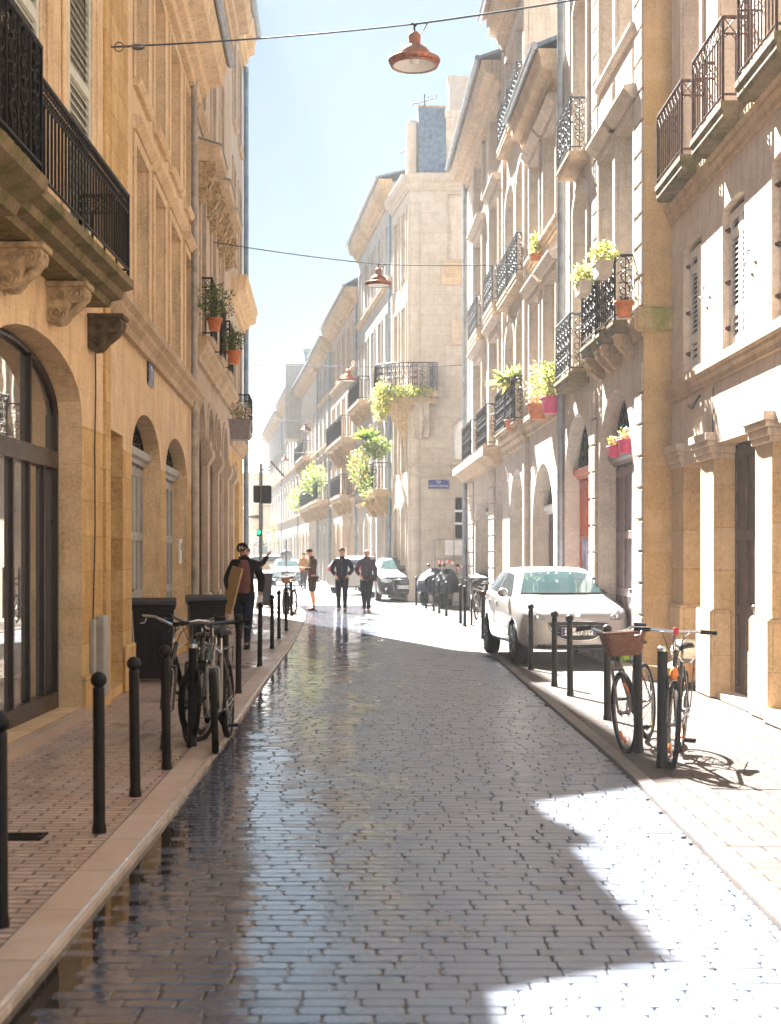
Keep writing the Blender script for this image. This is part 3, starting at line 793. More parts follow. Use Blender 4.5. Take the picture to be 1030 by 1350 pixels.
# enamel street plate on B
def plate(name, label, F, u, v, wd, h, lines, parent=None, off=.03, mat=None):
    t = thing(name, label, 'sign', F.wp(u, off, v), F.rz)
    p = MB(); p.box(-wd/2-.02, wd/2+.02, -.006, .012, -h/2-.02, h/2+.02, 0, .004); p.build('frame', M['steel'], t)
    p = MB(); p.box(-wd/2, wd/2, -.012, -.0065, -h/2, h/2); p.build('plate', mat or M['blue_enamel'], t)
    for (txt, x, z, s) in lines: text(t, txt, (x, -.0145, z), s, M['white'])
    return t
def text(parent, txt, loc, size, mat, rot=(R(90),0,0), name='lettering', ext=.001):
    c = bpy.data.curves.new('t', 'FONT'); c.body = txt; c.size = size; c.align_x = 'CENTER'; c.align_y = 'CENTER'; c.extrude = ext
    tmp = bpy.data.objects.new('t', c); COL.objects.link(tmp)
    dg = bpy.context.evaluated_depsgraph_get()
    me = bpy.data.meshes.new_from_object(tmp.evaluated_get(dg)); bpy.data.objects.remove(tmp)
    me.materials.clear(); me.materials.append(mat)
    o = bpy.data.objects.new(name, me); link(o, parent); o.location = loc; o.rotation_euler = rot; return o
u_, v_ = FB.U(197), FB.V(197, 492)
plate('street_sign', 'small blue street plate under the string course of the smooth golden house on the left', FB, u_, v_, .52, .30, [('RUE', 0, .06, .09)], off=.02)

# ---------------------------------------------------------------- LEFT, building C
FC = Facade((LB(25.75), 25.75), (LB(35.1), 35.1))
C_ = FC.root('pedimented_house', 'weathered buff stone house with scroll bracketed window hoods and slim pilasters, beyond the grey downpipe')
gz = []
for a, b in ((26.2,27.6),(28.3,29.7),(30.4,31.8),(32.5,33.9)): gz.append(opu(FC.UD(a), FC.UD(b), .1, 4.6, .7, .30))
h1 = [(26.45,28.15),(28.95,30.65),(31.35,33.05)]
wc1 = [opu(FC.UD(a)+.32, FC.UD(b)-.32, 5.75, 8.55, 0, .3) for a, b in h1]
wc2 = [opu(FC.UD(a)+.36, FC.UD(b)-.36, 10.0, 12.3, 0, .25) for a, b in h1]
wall(FC, C_, gz+wc1+wc2, 14.7, 9, [M['stone_c'], M['stone_c']], 5.2)
for o in gz: window(C_, o, M['wood_dark'], 'glass', 3, (.12,.04), None, M['stone_c'])
for o in wc1+wc2: window(C_, o, M['wood_dark'], 'glass', 3, (.12,.04), (.1,.1) if o in wc2 else None, M['stone_c'])
for (a, b), o in zip(h1, wc1):
    a, b = FC.UD(a), FC.UD(b); z = 8.95
    hd = MB(); hd.prism([(0,z),(-.20,z),(-.23,z+.10),(-.40,z+.14),(-.42,z+.26),(-.42,z+.30),(0,z+.42)], 'x', a, b); hb = hd.build('window_hood', M['cornice'], C_)
    rf = MB(); rf.prism([(0,z+.424),(-.44,z+.304),(-.44,z+.32),(0,z+.45)], 'x', a-.03, b+.03); rf.build('lead_cover', M['zinc'], hb)
    for u in (a+.14, b-.14): console(hb, u, z-.055, .30, .70, .20, M['carved'])
    balcony(C_, o['u0']-.1, o['u1']+.1, 5.72, .26, 1.1, 'dense', M['iron'], M['cornice'], .10)
for px in (267, 281, 294.5, 302):
    u = FC.U(px); pl = MB(); pl.box(u-.22, u+.22, -.12, -.001, .9, 3.35); pl.box(u-.27, u+.27, -.17, -.001, 0, .9, 0, .02)
    pl.prism([(0,3.35),(-.13,3.35),(-.22,3.5),(-.22,3.62),(-.17,3.68),(-.17,3.80),(0,3.80)], 'x', u-.30, u+.30); pl.build('pilaster', M['stone_c'], C_)
strip(C_, 'string_course', 0, FC.len, 5.15, 5.62, .22, M['cornice'])
strip(C_, 'string_course', 0, FC.len, 9.62, 9.85, .12, M['cornice'])
strip(C_, 'cornice', 0, FC.len, 14.1, 14.9, .55, M['cornice'], 'eave')
roofing(C_, 0, FC.len, 14.92, .55, 9, 30, M['slate'])
# ---------------------------------------------------------------- LEFT, building D
FD = Facade((LB(35.12), 35.12), (LB(40.6), 40.6))
D_ = FD.root('corner_house', 'tall narrow pale house at the left street corner with a blue downpipe')
gd = [opu(FD.UD(36.2), FD.UD(38.8), .1, 4.1, .9, .3)]
wd_ = [opu(FD.UD(a), FD.UD(a)+1.05, z, z+2.4, 0, .25) for a in (36.0, 38.4) for z in (5.0, 9.2, 12.7)]
wall(FD, D_, gd+wd_, 16.2, 9, [M['stone_d'], M['stone_low']], 4.3)
for o in gd: door(D_, o, M['wood_dark'], 3.1, 2, M['wood_dark'], style='fan')
for o in wd_: window(D_, o, M['wood_dark'], 'glass', 2, (.12,.04), (.1,.1), M['stone_c'])
strip(D_, 'string_course', 0, FD.len, 4.35, 4.75, .18, M['cornice'])
strip(D_, 'string_course', 0.2, FD.len+.15, 7.9, 8.6, .42, M['stone_b'], 'eave')
strip(D_, 'cornice', 0, FD.len+.1, 15.5, 16.4, .38, M['stone_b'], 'eave')
roofing(D_, -.0, FD.len+.15, 16.42, .40, 9, 22, M['tile'])
downpipe(D_, FD.len-.15, 0, 15.5, M['zinc_blue'], .07, .10)
balcony(D_, FD.UD(37.9), FD.UD(39.5), 4.95, .35, .95, 'dense', M['iron'], M['cornice'], .12)
# ---------------------------------------------------------------- LEFT, beyond the side street
def far_house(name, label, F, height, rows, ncol, smat, rmat=None, eave=.45, top=2.2, w=1.05, ground='arch', bal=None, balp=.6, group=None, slope=30, depth=9, base_h=4.0):
    t = F.root(name, label, group=group); L = F.len; st = L/ncol; ops = []; g = []
    for i in range(ncol):
        c = st*(i+.5)
        g.append(opu(c-min(st*.36, 1.2), c+min(st*.36, 1.2), .1, base_h-.6, .55 if ground == 'arch' else 0, .35))
    up = []
    for r_, (z0, hh) in enumerate(rows):
        for i in range(ncol):
            c = st*(i+.5); up.append((r_, opu(c-w/2, c+w/2, z0, z0+hh, 0, .28)))
    wall(F, t, g+[o for _, o in up], height, depth, [smat, smat], base_h)
    for i, o in enumerate(g):
        if i % 2 == 0: door(t, o, M['wood_dark'] if i % 4 else M['wood_green'], 2.7, 2, M['wood_grey'] if ground == 'arch' else None, style='fan', handle=False)
        else: window(t, o, M['wood_dark'], 'glass', 2, (.12,.04), None, smat)
    for r_, o in up: window(t, o, 'frame', 'glass', 2, (.14,.05), (.12,.10), smat, ear=(r_ == 0))
    for (z0, hh) in rows: strip(t, 'string_course', 0, L, z0-.42, z0-.16, .14, M['cornice'])
    strip(t, 'cornice', 0, L, height-.65, height+.1, eave, M['cornice'], 'eave')
    roofing(t, 0, L, height+.12, eave+.03, depth, slope, rmat or M['slate'])
    if bal:
        for (i0, i1, r_, sty, pp) in bal:
            z = rows[r_][0]-.05
            balcony(t, st*i0+.15, st*(i1+1)-.15, z, pp, 1.0, sty, M['iron'], M['cornice'], .28, 2 + (i1-i0), M['carved'])
    downpipe(t, L-.12, 0, height-.6, M['zinc_blue'], .06, .09)
    return t
EX = lambda z: 7.47 - .136*z
LF = lambda z: -1.9 - .136*z
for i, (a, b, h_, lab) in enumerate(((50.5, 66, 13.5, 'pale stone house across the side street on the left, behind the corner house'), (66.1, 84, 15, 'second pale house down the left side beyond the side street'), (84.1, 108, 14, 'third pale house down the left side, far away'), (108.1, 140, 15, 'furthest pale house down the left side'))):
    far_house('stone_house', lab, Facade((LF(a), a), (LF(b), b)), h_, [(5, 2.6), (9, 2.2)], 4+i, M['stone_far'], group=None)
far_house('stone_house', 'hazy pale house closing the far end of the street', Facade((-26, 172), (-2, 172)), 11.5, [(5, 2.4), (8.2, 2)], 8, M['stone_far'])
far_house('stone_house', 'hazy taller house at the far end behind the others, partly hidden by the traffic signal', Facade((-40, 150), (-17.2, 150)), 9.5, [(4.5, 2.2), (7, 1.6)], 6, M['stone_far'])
# ================================================================ RIGHT side
R1X = lambda z: 3.83 - .0117*z
R2X = lambda z: 3.895 - .034*z
zf = lambda px: 7181/(px-493.0)
# ---------------------------------------------------------------- right near house (iron balconies, louvred shutters)
F1 = Facade((R1X(18.28), 18.28), (R1X(2.5), 2.5))
R1 = F1.root('balcony_house', 'pale rose stone house at the right edge with rusty iron balconies and louvred shutters')
def u1(z): return F1.UD(z)
gr = [opu(u1(17.6), u1(16.68), 0, 2.72, 0, .24), opu(u1(16.03), u1(14.28), .0, 2.86, 0, .25), opu(u1(13.68), u1(12.0), 0, 2.86, 0, .42), opu(u1(11.2), u1(9.4), 0, 2.86, 0, .42), opu(u1(8.7), u1(7.0), 0, 2.86, 0, .42)]
sh = [opu(u1(17.6), u1(16.64), 3.86, 5.42, .06, .13), opu(u1(15.63), u1(14.7), 3.86, 5.42, .06, .13), opu(u1(13.69), u1(12.76), 3.86, 5.42, .06, .13), opu(u1(11.7), u1(10.77), 3.86, 5.42, .06, .13)]
up = [opu(u1(z+.5), u1(z-.5), 6.28, 8.8, 0, .22) for z in (17.1, 15.2, 13.25, 11.3, 9.3)]
wall(F1, R1, gr+sh+up, 11.5, 8, [M['stone_r'], M['stone_rlow']], 2.72)
bp = MB(); bp.quad((gr[0]['u0'],.239,0),(gr[0]['u1'],.239,0),(gr[0]['u1'],.239,2.72),(gr[0]['u0'],.239,2.72)); bp.build('blind_panel', M['stone_y'], R1)
for k, o in enumerate(gr[1:]):
    door(R1, o, M['wood_dark'], None, 2, label='dark weathered wooden door with faded poster scraps' if k == 0 else None)
pa = MB(); pa.box(gr[1]['u0']+.95, gr[1]['u0']+1.02, .215, .235, .9, 2.2); pa.build('door_post', M['wood_red'], R1)
for o in sh:
    c = (o['u0']+o['u1'])/2
    shutter(R1, o['u0']+.01, c-.004, o['v0']+.02, o['vs']-.01, .10, M['shutter_white'], 26, (.22,.80), hinge=True)
    shutter(R1, c+.004, o['u1']-.01, o['v0']+.02, o['vs']-.01, .10, M['shutter_white'], 26, (.22,.80))
    b_ = MB(); panel(b_, o, .129); b_.build('window', M['dark'], R1)
    hk = MB(); uu = o['u1']
    for (du, dz) in ((.10,.75),(.22,.85)): hk.tube([(uu+du,-.001,o['v0']+dz),(uu+du,-.05,o['v0']+dz),(uu+du+.10,-.05,o['v0']+dz-.02),(uu+du+.10,-.05,o['v0']+dz-.06)], .008, 4)
    hk.build('shutter_hook', M['iron_rust'], R1)
for o in up: window(R1, o, M['shutter_white'], 'glass', 3, (.13,.035), None, M['stone_r'])
# pilaster capitals, plinths
ped = [(18.2,17.6),(16.68,16.03),(14.28,13.68),(12.0,11.2),(9.4,8.7)]
for (a, b) in ped:
    a, b = u1(a), u1(b); cp = MB()
    for (z0_, z1_, e_) in ((2.70,2.76,.035),(2.76,2.84,.06),(2.84,2.90,.09),(2.90,2.99,.115)): cp.box(a-e_, b+e_, -e_, .235, z0_+.0005, z1_, 0, .006)
    cp.build('capital', M['stone_r'], R1)
    cp = MB(); cp.box(a-.035, b+.035, -.05, .20, 0, 1.0, 0, .02); cp.build('plinth', M['stone_rlow'], R1)
cp = MB(); cp.box(gr[1]['u0']+.036, gr[1]['u1']-.036, .02, .245, 0, .07); cp.box(gr[2]['u0']+.036, gr[2]['u1']-.036, -.10, .42, 0, .14, 0, .02); cp.build('doorstep', M['stone_r'], R1)
cp = MB(); cp.box(gr[1]['u1']-.5, gr[1]['u1']-.22, .05, .24, .07, .62, 0, .02); cp.box(gr[1]['u1']-.72, gr[1]['u1']-.52, .12, .24, .07, .95, 0, .02); cp.build('stone_block', M['stone_rlow'], R1)
strip(R1, 'string_course', 0, F1.len, 3.55, 3.80, .10, M['cornice'])
strip(R1, 'string_course', 0, F1.len, 5.84, 6.14, .11, M['cornice'])
strip(R1, 'cornice', 0, F1.len, 11.0, 11.6, .4, M['cornice'], 'eave')
roofing(R1, 0, F1.len, 11.62, .42, 8, 24, M['tile'])
balc = []
for (za, zb_) in ((17.87,16.42),(15.9,14.48),(13.92,12.55),(11.95,10.6)):
    balc.append(balcony(R1, u1(za), u1(zb_), 6.24, .30, .86, 'bars', M['iron_rust'], M['mossy'], .20, 0))
cbx = MB(); cbx.tube([(u1(17.2),-.02,3.42),(u1(16.9),-.05,3.36),(u1(16.6),-.03,3.47)], .018, 6); cbx.tube([(u1(16.0),-.012,3.5),(u1(16.02),-.012,2.98)], .007, 4); cbx.build('cable', M['cable'], R1)
# ---------------------------------------------------------------- right second house (rusticated arches, return wall with bounce light in its colour)
F2 = Facade((R2X(25.2), 25.2), (R2X(18.3), 18.3))
R2 = F2.root('rusticated_house', 'pale stone house with rusticated arched doorways, black scrolled balconies and an orange-stained, bounce-tinted return wall')
a1 = op(F2, 833.4, 789.5, .05, 3.98, 1.2, .27); a2 = op(F2, 779, 744.7, .05, 3.96, 1.2, .27)
c1 = (F2.UD(20.05), F2.UD(18.85)); c2 = (F2.UD(21.35), F2.UD(20.25)); c3 = (F2.UD(23.75), F2.UD(22.5))
W1 = [opu(c1[0], c1[1], 4.78, 7.5, 0, .26), opu(c2[0], c2[1], 4.78, 7.5, 0, .26), opu(c3[0], c3[1], 4.6, 7.6, .35, .26)]
W2 = [opu(c1[0], c1[1], 8.65, 11.2, 0, .26), opu(c2[0], c2[1], 8.65, 11.2, 0, .26), opu(c3[0], c3[1], 8.1, 10.8, .2, .26)]
W3 = [opu(c[0], c[1], 12.2, 14.2, 0, .26) for c in (c1, c2, c3)]
wall(F2, R2, [a1, a2]+W1+W2+W3, 16, 9, [M['stone_d'], M['stone_d']], 4.3)
# side wall that faces the camera gets an ashlar skin tinted with golden bounce light
FS = Facade((R2X(18.3), 18.3), (R1X(18.3)+.3, 18.3))
sk = MB(); P = F2.UD(18.3)
sk.box(F2.len+.001, F2.len+.03, -.02, .50, 0, 16); rw = sk.build('return_wall', M['stone_y'], R2); rw['label'] = 'ashlar return wall tinted honey with painted bounce light, stained orange low down'
for o in W1+W2+W3: window(R2, o, M['shutter_white'], 'blind', 3, (.12,.05), (.1,.1) if o not in W1 else None, M['stone_d'], ear=True)
d1 = door(R2, a1, M['wood_mauve'], 2.95, 2, M['wood_mauve'], label='tall mauve brown boarded door')
d2 = door(R2, a2, M['wood_red'], 2.92, 2, M['wood_red'], label='faded red door with graffiti')
gf = MB(); a = a2['u0']; gf.box(a+.25, a+1.1, .2535, .2575, .5, 1.9); gf.build('graffiti', plain('graffiti_paint', (.30,.30,.42), .6, 0, .6, 3, 0), d2)
gf = MB(); a = a2['u0']; gf.box(a+1.3, a+2.2, .2535, .2575, .3, 1.4); gf.build('graffiti', plain('graffiti_ochre', (.40,.33,.12), .6, 0, .6, 3, 0), d2)
strip(R2, 'string_course', 0, F2.len+.03, 4.42, 4.76, .14, M['cornice'])
ms = MB(); ms.box(F2.len+.031, F2.len+.10, -.14, .45, 4.48, 4.80, 0, .03); ms.build('string_course', M['mossy_light'], R2)
strip(R2, 'cornice', 0, F2.len, 15.4, 16.1, .4, M['cornice'], 'eave')
roofing(R2, 0, F2.len, 16.12, .4, 9, 24, M['tile'])
uq = F2.UD(18.75)
for (ua, ub, za, zb_) in ((uq, F2.len, 0.0, 4.3), (a1['u0']-.62, a1['u0']-.12, 0, 4.3), (0.0, .28, 0, 4.3), (uq, F2.len, 4.8, 15.4), (F2.UD(21.95), F2.UD(21.5), 4.8, 15.4), (0, .3, 4.8, 15.4)):
    quoins(R2, ua, ub, za, zb_, .045, M['stone_d'], .41 if za < 1 else .40)
for c in (c1, c2): balcony(R2, c[0]-.06, c[1]+.06, 4.72, .32, .86, 'scroll', M['iron'], M['mossy'], .16, 2, M['cornice'])
balcony(R2, c3[0]-.12, c3[1]+.12, 4.5, .34, .92, 'scroll', M['iron_grey'], M['mossy'], .18)
balcony(R2, c3[0]-.05, c3[1]+.05, 8.0, .32, .85, 'scroll', M['iron_grey'], M['cornice'], .14)
for c in (c1, c2):
    rl = MB(); a, b = c[0]-.1, c[1]+.1
    for (z0, z1) in ((7.75,8.35),): rl.box(a+.1, b-.1, -.05, -.001, z0, z1, 0, .02)
    rl.build('apron', M['stone_d'], R2)
dp = downpipe(R2, F2.U(741,.1), 0, 15.5, M['zinc'], .065, .12)
# ---------------------------------------------------------------- right third house
def rcols(F, lst, v0, v1, rise=0, rev=.28): return [op(F, a, b, v0, v1, rise, rev) for a, b in lst]
F3 = Facade((R2X(29.65), 29.65), (R2X(25.22), 25.22))
R3 = F3.root('low_house', 'low pale house with deep moulded eave and potted flowers, just left of the grey downpipe')
g3 = [opu(F3.UD(29.15), F3.UD(26.2), .05, 3.40, 1.3, .35)]
k3 = [(713,700.5),(735,719)]
w31, w32 = rcols(F3, k3, 4.55, 6.8), rcols(F3, k3, 7.75, 9.6)
wall(F3, R3, g3+w31+w32, 10.3, 9, [M['stone_d'], M['stone_d']], 4.2)
door(R3, g3[0], M['wood_mauve'], 2.45, 2, M['white_paint'], style='fan')
for o in w31+w32: window(R3, o, 'frame', 'blind', 2, (.14,.05), None, M['stone_d'], ear=True)
strip(R3, 'string_course', 0, F3.len, 4.1, 4.5, .16, M['cornice']); strip(R3, 'string_course', 0, F3.len, 7.47, 7.72, .13, M['cornice'])
strip(R3, 'cornice', 0, F3.len, 9.95, 10.6, .42, M['cornice'], 'eave'); roofing(R3, 0, F3.len, 10.62, .44, 9, 22, M['slate'])
# ---------------------------------------------------------------- right fourth house
F4 = Facade((R2X(34.1), 34.1), (R2X(29.67), 29.67))
R4 = F4.root('tall_house', 'tall narrow house with round headed windows and toothed tile eave, between two lower eaves')
g4 = [opu(F4.UD(33.1), F4.UD(30.5), .05, 3.55, 1.2, .4)]
k4 = [(680.5,669),(694.5,683.5)]
w41, w42, w43 = rcols(F4, k4, 4.5, 6.95, .5), rcols(F4, k4, 7.6, 10.1, .5), rcols(F4, k4, 11.2, 13.2)
wall(F4, R4, g4+w41+w42+w43, 14.2, 9, [M['stone_d'], M['stone_d']], 4.0)
door(R4, g4[0], M['wood_green'], 2.55, 2, M['white_paint'], style='fan')
for o in w41+w42+w43: window(R4, o, 'frame', 'blind', 2, (.14,.06), None, M['stone_d'])
strip(R4, 'string_course', 0, F4.len, 3.95, 4.42, .22, M['cornice'])
for o in w41: balcony(R4, o['u0']-.15, o['u1']+.15, 4.44, .30, .95, 'scroll', M['iron'], M['cornice'], .08)
for o in w42: balcony(R4, o['u0']-.1, o['u1']+.1, 7.56, .25, .85, 'scroll', M['iron_grey'], M['cornice'], .2)
for o in w43: balcony(R4, o['u0']-.1, o['u1']+.1, 11.16, .25, .85, 'scroll', M['iron_grey'], M['cornice'], .2)
strip(R4, 'cornice', 0, F4.len, 13.7, 14.4, .45, M['cornice'], 'eave'); roofing(R4, 0, F4.len, 14.42, .55, 9, 24, M['tile'])
tl = MB()
for i in range(22): tl.tube([(F4.len*(i+.5)/22, -.62, 14.45), (F4.len*(i+.5)/22, .3, 14.85)], .09, 6)
tl.build('eave_tile', M['tile'], R4)
cp = MB(); cp.box(F4.len-.30, F4.len-.02, -.10, -.001, 0, 13.6); cp.box(.02, .22, -.08, -.001, 4.5, 13.6); cp.build('pilaster', M['stone_d'], R4)
# ---------------------------------------------------------------- right fifth house
F5 = Facade((R2X(44.0), 44.0), (R2X(34.12), 34.12))
R5 = F5.root('corner_block', 'pale house at the right street corner with tall recessed windows and zinc edged eave')
g5 = [op(F5, 646, 626.5, .05, 3.5, 1.3, .4), op(F5, 663, 654, .05, 3.45, .8, .4)]
k5 = [(639,628),(661,649.5)]
w51, w52, w53 = rcols(F5, k5, 4.35, 7.1), rcols(F5, k5, 7.85, 10.55), rcols(F5, k5, 11.3, 13.0, .2)
wall(F5, R5, g5+w51+w52+w53, 13.3, 9, [M['stone_d'], M['stone_d']], 4.0)
door(R5, g5[0], M['wood_grey'], 2.7, 2, M['wood_grey'], style='fan'); door(R5, g5[1], M['wood_dark'], 2.6, 1, M['wood_dark'], style='fan')
for o in w51+w52+w53: window(R5, o, M['shutter_white'], 'blind', 2, (.20,.10), None, M['stone_d'], ear=True)
for o in w51: balcony(R5, o['u0']-.25, o['u1']+.25, 4.30, .42, 1.0, 'scroll', M['iron'], M['cornice'], .02)
for o in w52: balcony(R5, o['u0']-.1, o['u1']+.1, 7.82, .25, .9, 'scroll', M['iron_grey'], M['cornice'], .25)
sl5 = MB(); sl5.prism([(0,3.85),(-.2,3.85),(-.32,4.0),(-.48,4.06),(-.48,4.26),(0,4.27)], 'x', 0, F5.UD(34.6)); sl5.build('balcony', M['cornice'], R5)
strip(R5, 'cornice', 0, F5.len, 12.9, 13.5, .55, M['stone_c'], 'eave'); roofing(R5, 0, F5.len, 13.52, .6, 9, 20, M['zinc'])
for (ua, ub) in ((F5.U(653.5), F5.U(646.5)), (0.25, F5.U(625))): quoins(R5, min(ua,ub), max(ua,ub), 0, 3.8, .05, M['stone_d'], .42, .045)
downpipe(R5, .22, 0, 13.0, M['zinc'], .08, .12)
# ---------------------------------------------------------------- corner block E facing the camera
E0 = (.67, 50.0); E1p = (.06, 53.9)
FE = Facade(E0, (13.0, 50.0))
E_ = FE.root('corner_building', 'big pale corner building facing the camera with slate mansard and curved planted balcony')
blind = opu(FE.U(590), FE.U(640), FE.V(590,342), FE.V(590,256), 0, .12)
arcw = opu(FE.U(596), FE.U(628), FE.V(600,605), FE.V(600,550), .55, .12)
gril = opu(FE.U(600.5), FE.U(613), FE.V(600,709), FE.V(600,657), 0, .2)
wall(FE, E_, [blind, arcw, gril], 14.6, 12, [M['stone_e'], M['stone_e']], 4.0)
p_ = MB(); panel(p_, blind, .119); p_.build('blind_window', M['stone_d'], E_)
p_ = MB(); panel(p_, arcw, .119); bw = p_.build('blocked_window', M['white_paint'], E_)
p_ = MB(); panel(p_, gril, .199); gw = p_.build('window', M['dark'], E_)
p_ = MB()
for i in range(5): u = gril['u0']+(gril['u1']-gril['u0'])*(i+.5)/5; p_.tube([(u,-.03,gril['v0']-.03),(u,-.03,gril['v1']+.03)], .03, 5)
for i in range(3):
    z = gril['v0'] + (gril['v1']-gril['v0'])*(.15+.35*i)
p_.build('window_bars', M['iron'], gw)
for i in range(2):
    z = gril['v0'] + (gril['v1']-gril['v0'])*(.36+.32*i); p_ = MB(); p_.box(gril['u0']-.03, gril['u1']+.03, -.06, -.02, z-.04, z+.04); p_.build('crossbar', M['white_paint'], gw)
for z in (FE.V(560,613), FE.V(560,626)): strip(E_, 'string_course', 0, FE.len, z-.07, z+.07, .08, M['stone_e'])
strip(E_, 'sill', blind['u0']-.2, blind['u1'], blind['v0']-.9, blind['v0']-.02, .12, M['cornice'])
p_ = MB(); p_.box(blind['u0']+.15, blind['u1'], -.05, -.001, blind['v0']-3.0, blind['v0']-2.1); p_.build('blind_panel', M['stone_c'], E_)
FEs = Facade(E1p, E0); 
Es = bpy.data.objects.new('street_front', None)
def front2(F, parentF, parent, ops, height, depth, mats, split):
    # second front of the same building, expressed in the parent's frame
    o = wall(F, None, ops, height, depth, mats, split)
    o.parent = parent; o.matrix_parent_inverse = Matrix.Identity(4)
    rel = F.wp(0,0,0) - parentF.wp(0,0,0); a = -parentF.rz
    o.location = (rel.x*math.cos(a)-rel.y*math.sin(a), rel.x*math.sin(a)+rel.y*math.cos(a), 0); o.rotation_euler = (0, 0, F.rz-parentF.rz)
    return o
es_ops = [opu(.7, 1.6, .1, 3.4, .3, .3), opu(2.3, 3.3, .1, 3.4, .3, .3)] + [opu(a, a+.9, z, z+2.5, 0, .25) for a in (.7, 2.4) for z in (4.6, 8.0, 11.4)]
front2(FEs, FE, E_, es_ops, 14.6, 1.5, [M['stone_e'], M['stone_e']], 4.0)
for o in es_ops:
    wo = window(None, o, M['wood_dark'], 'glass', 2, (.14,.05), None, M['stone_e'])
    wo.parent = E_; rel = FEs.wp(0,0,0)-FE.wp(0,0,0); wo.location = (rel.x, rel.y, 0); wo.rotation_euler = (0,0,FEs.rz-FE.rz)
# rounded corner pilaster, cornice round the corner
cn = MB(); cn.lathe([(.30,0),(.30,14.0)], 20, (.22,.24,0)); cn.build('corner_pier', M['stone_e'], E_)
strip(E_, 'cornice', -.1, FE.len, 14.45, 15.0, .30, M['stone_e'], 'eave')
cs = strip(None, 'cornice', 0, FEs.len+.12, 14.44, 14.99, .30, M['stone_e'], 'eave'); cs.parent = E_; cs.location = (rel.x, rel.y, 0); cs.rotation_euler = (0,0,FEs.rz-FE.rz)
mz = MB(); mz.prism([(.1,15.02),(.45,17.5),(3.9,17.5),(3.9,15.02)], 'x', .32, 1.28); mr = mz.build('mansard_roof', M['slate'], E_)
mz = MB(); mz.box(1.29, 6.0, .30, 3.9, 15.02, 17.1); mz.box(1.25, 6.1, .2, 4.0, 17.1, 17.35); mz.build('attic_wall', M['stone_d'], E_)
mz = MB()
for i in range(8): mz.tube([(.36+.125*i,.5,17.54),(.36+.125*i,3.9,17.60)], .07, 6)
mz.build('ridge_tile', M['tile'], mr)
mz = MB(); mz.box(-.1, .34, .5, 3.6, 15.02, 17.1, 0, .1); mz.build('dormer', M['stone_d'], E_)
zc = 54.0/FPX
chimney(E_, (592-CXP)*zc-.67, (592-CXP)*zc+1.6, 4.0, 5.2, 15, H+(HYP-100)*zc, M['stone_far'], 0)
for q, (px, py, s) in enumerate(((560,128,1.0),(536,192,.5))):
    an = MB(); x = (px-CXP)*52/FPX-.67; z1 = H+(HYP-py)*52/FPX; an.tube([(x,2,17.0),(x,2,z1+.1)], .03, 5)
    an.tube([(x-.45*s,2,z1-.25),(x+.45*s,2.2,z1+.05)], .022, 4)
    for i in range(7): t = -1+i/3.0; an.tube([(x+.42*s*t,1.8,z1-.1+.14*t),(x+.42*s*t,2.35,z1-.1+.14*t)], .014, 4)
    an.build('antenna', M['cable'], E_)
# curved corner balcony with trailing plants
cbk = MB(); zt = 7.35
def arc2(r, a0, a1, n=14, cx=.35, cy=.35): return [(cx+r*math.cos(R(a0+(a1-a0)*i/n)), cy+r*math.sin(R(a0+(a1-a0)*i/n))) for i in range(n+1)]
pts = [(.9,0.0)]; 
ring = [(-1.35,3.2)] + arc2(1.25, 180, 285, 14, -.05, .75) + [(1.0,-.46),(1.0,.05),(.2,.3),(-.4,3.2)]
cbk.prism(ring, 'z', zt-.20, zt); cbk.prism([(x*.88+.02, y*.9+.08) for x, y in ring], 'z', zt-.42, zt-.2)
cb_ = cbk.build('balcony', M['cornice'], E_); cb_['label'] = 'curved stone corner balcony with trailing yellow plants'
rb = MB(); rp = [(-1.28,3.1)] + arc2(1.18, 180, 285, 14, -.05, .75) + [(.96,-.38)]
for a_, b_ in zip(rp[:-1], rp[1:]): rail_side(rb, (a_[0],a_[1],0), (b_[0],b_[1],0), zt, 1.0, 'scroll' , .15)
rb.build('railing', M['iron'], cb_)
sc_ = MB(); sc_.box(.66, .94, -.36, -.34, zt, zt+.95); sc_.build('screen', plain('screen_cloth', (.16,.16,.17), .8), cb_)
con = MB(); con.lathe([(.05,5.0),(.12,5.3),(.20,5.7),(.36,6.15),(.62,6.55),(.90,6.85),(.98,6.93)], 20, (-.05,.75,0)); con.build('corbel', M['carved'], cb_)
console(cb_, .42, zt-.43, .38, 1.2, .5, M['stone_e'])
plate('street_sign', 'dark blue enamel street name plate on the pale corner building facing the camera', FE, FE.U(578.5), FE.V(578,638.5), .70, .27, [('RUE', 0, .085, .085), ('DU', 0, .015, .045), ('PONT DE LA MOUSQUE', 0, -.06, .062)], off=.04)
# E row down the street
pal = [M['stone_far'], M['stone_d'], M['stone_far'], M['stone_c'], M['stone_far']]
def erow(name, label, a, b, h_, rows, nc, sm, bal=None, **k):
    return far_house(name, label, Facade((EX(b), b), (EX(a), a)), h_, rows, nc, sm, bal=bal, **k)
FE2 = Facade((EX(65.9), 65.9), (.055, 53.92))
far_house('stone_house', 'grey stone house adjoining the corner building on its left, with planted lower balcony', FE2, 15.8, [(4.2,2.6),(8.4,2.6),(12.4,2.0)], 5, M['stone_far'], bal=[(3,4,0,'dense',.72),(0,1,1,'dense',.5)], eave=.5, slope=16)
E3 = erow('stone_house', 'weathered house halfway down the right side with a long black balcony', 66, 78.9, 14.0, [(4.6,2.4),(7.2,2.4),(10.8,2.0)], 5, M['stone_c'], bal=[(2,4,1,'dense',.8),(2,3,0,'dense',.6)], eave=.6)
E4 = erow('stone_house', 'hazy narrow house with a green planted balcony on the right side', 79, 87, 13.6, [(4.8,2.4),(8.2,2.4),(11,1.6)], 3, M['stone_far'], bal=[(0,2,0,'dense',.8)], eave=.6)
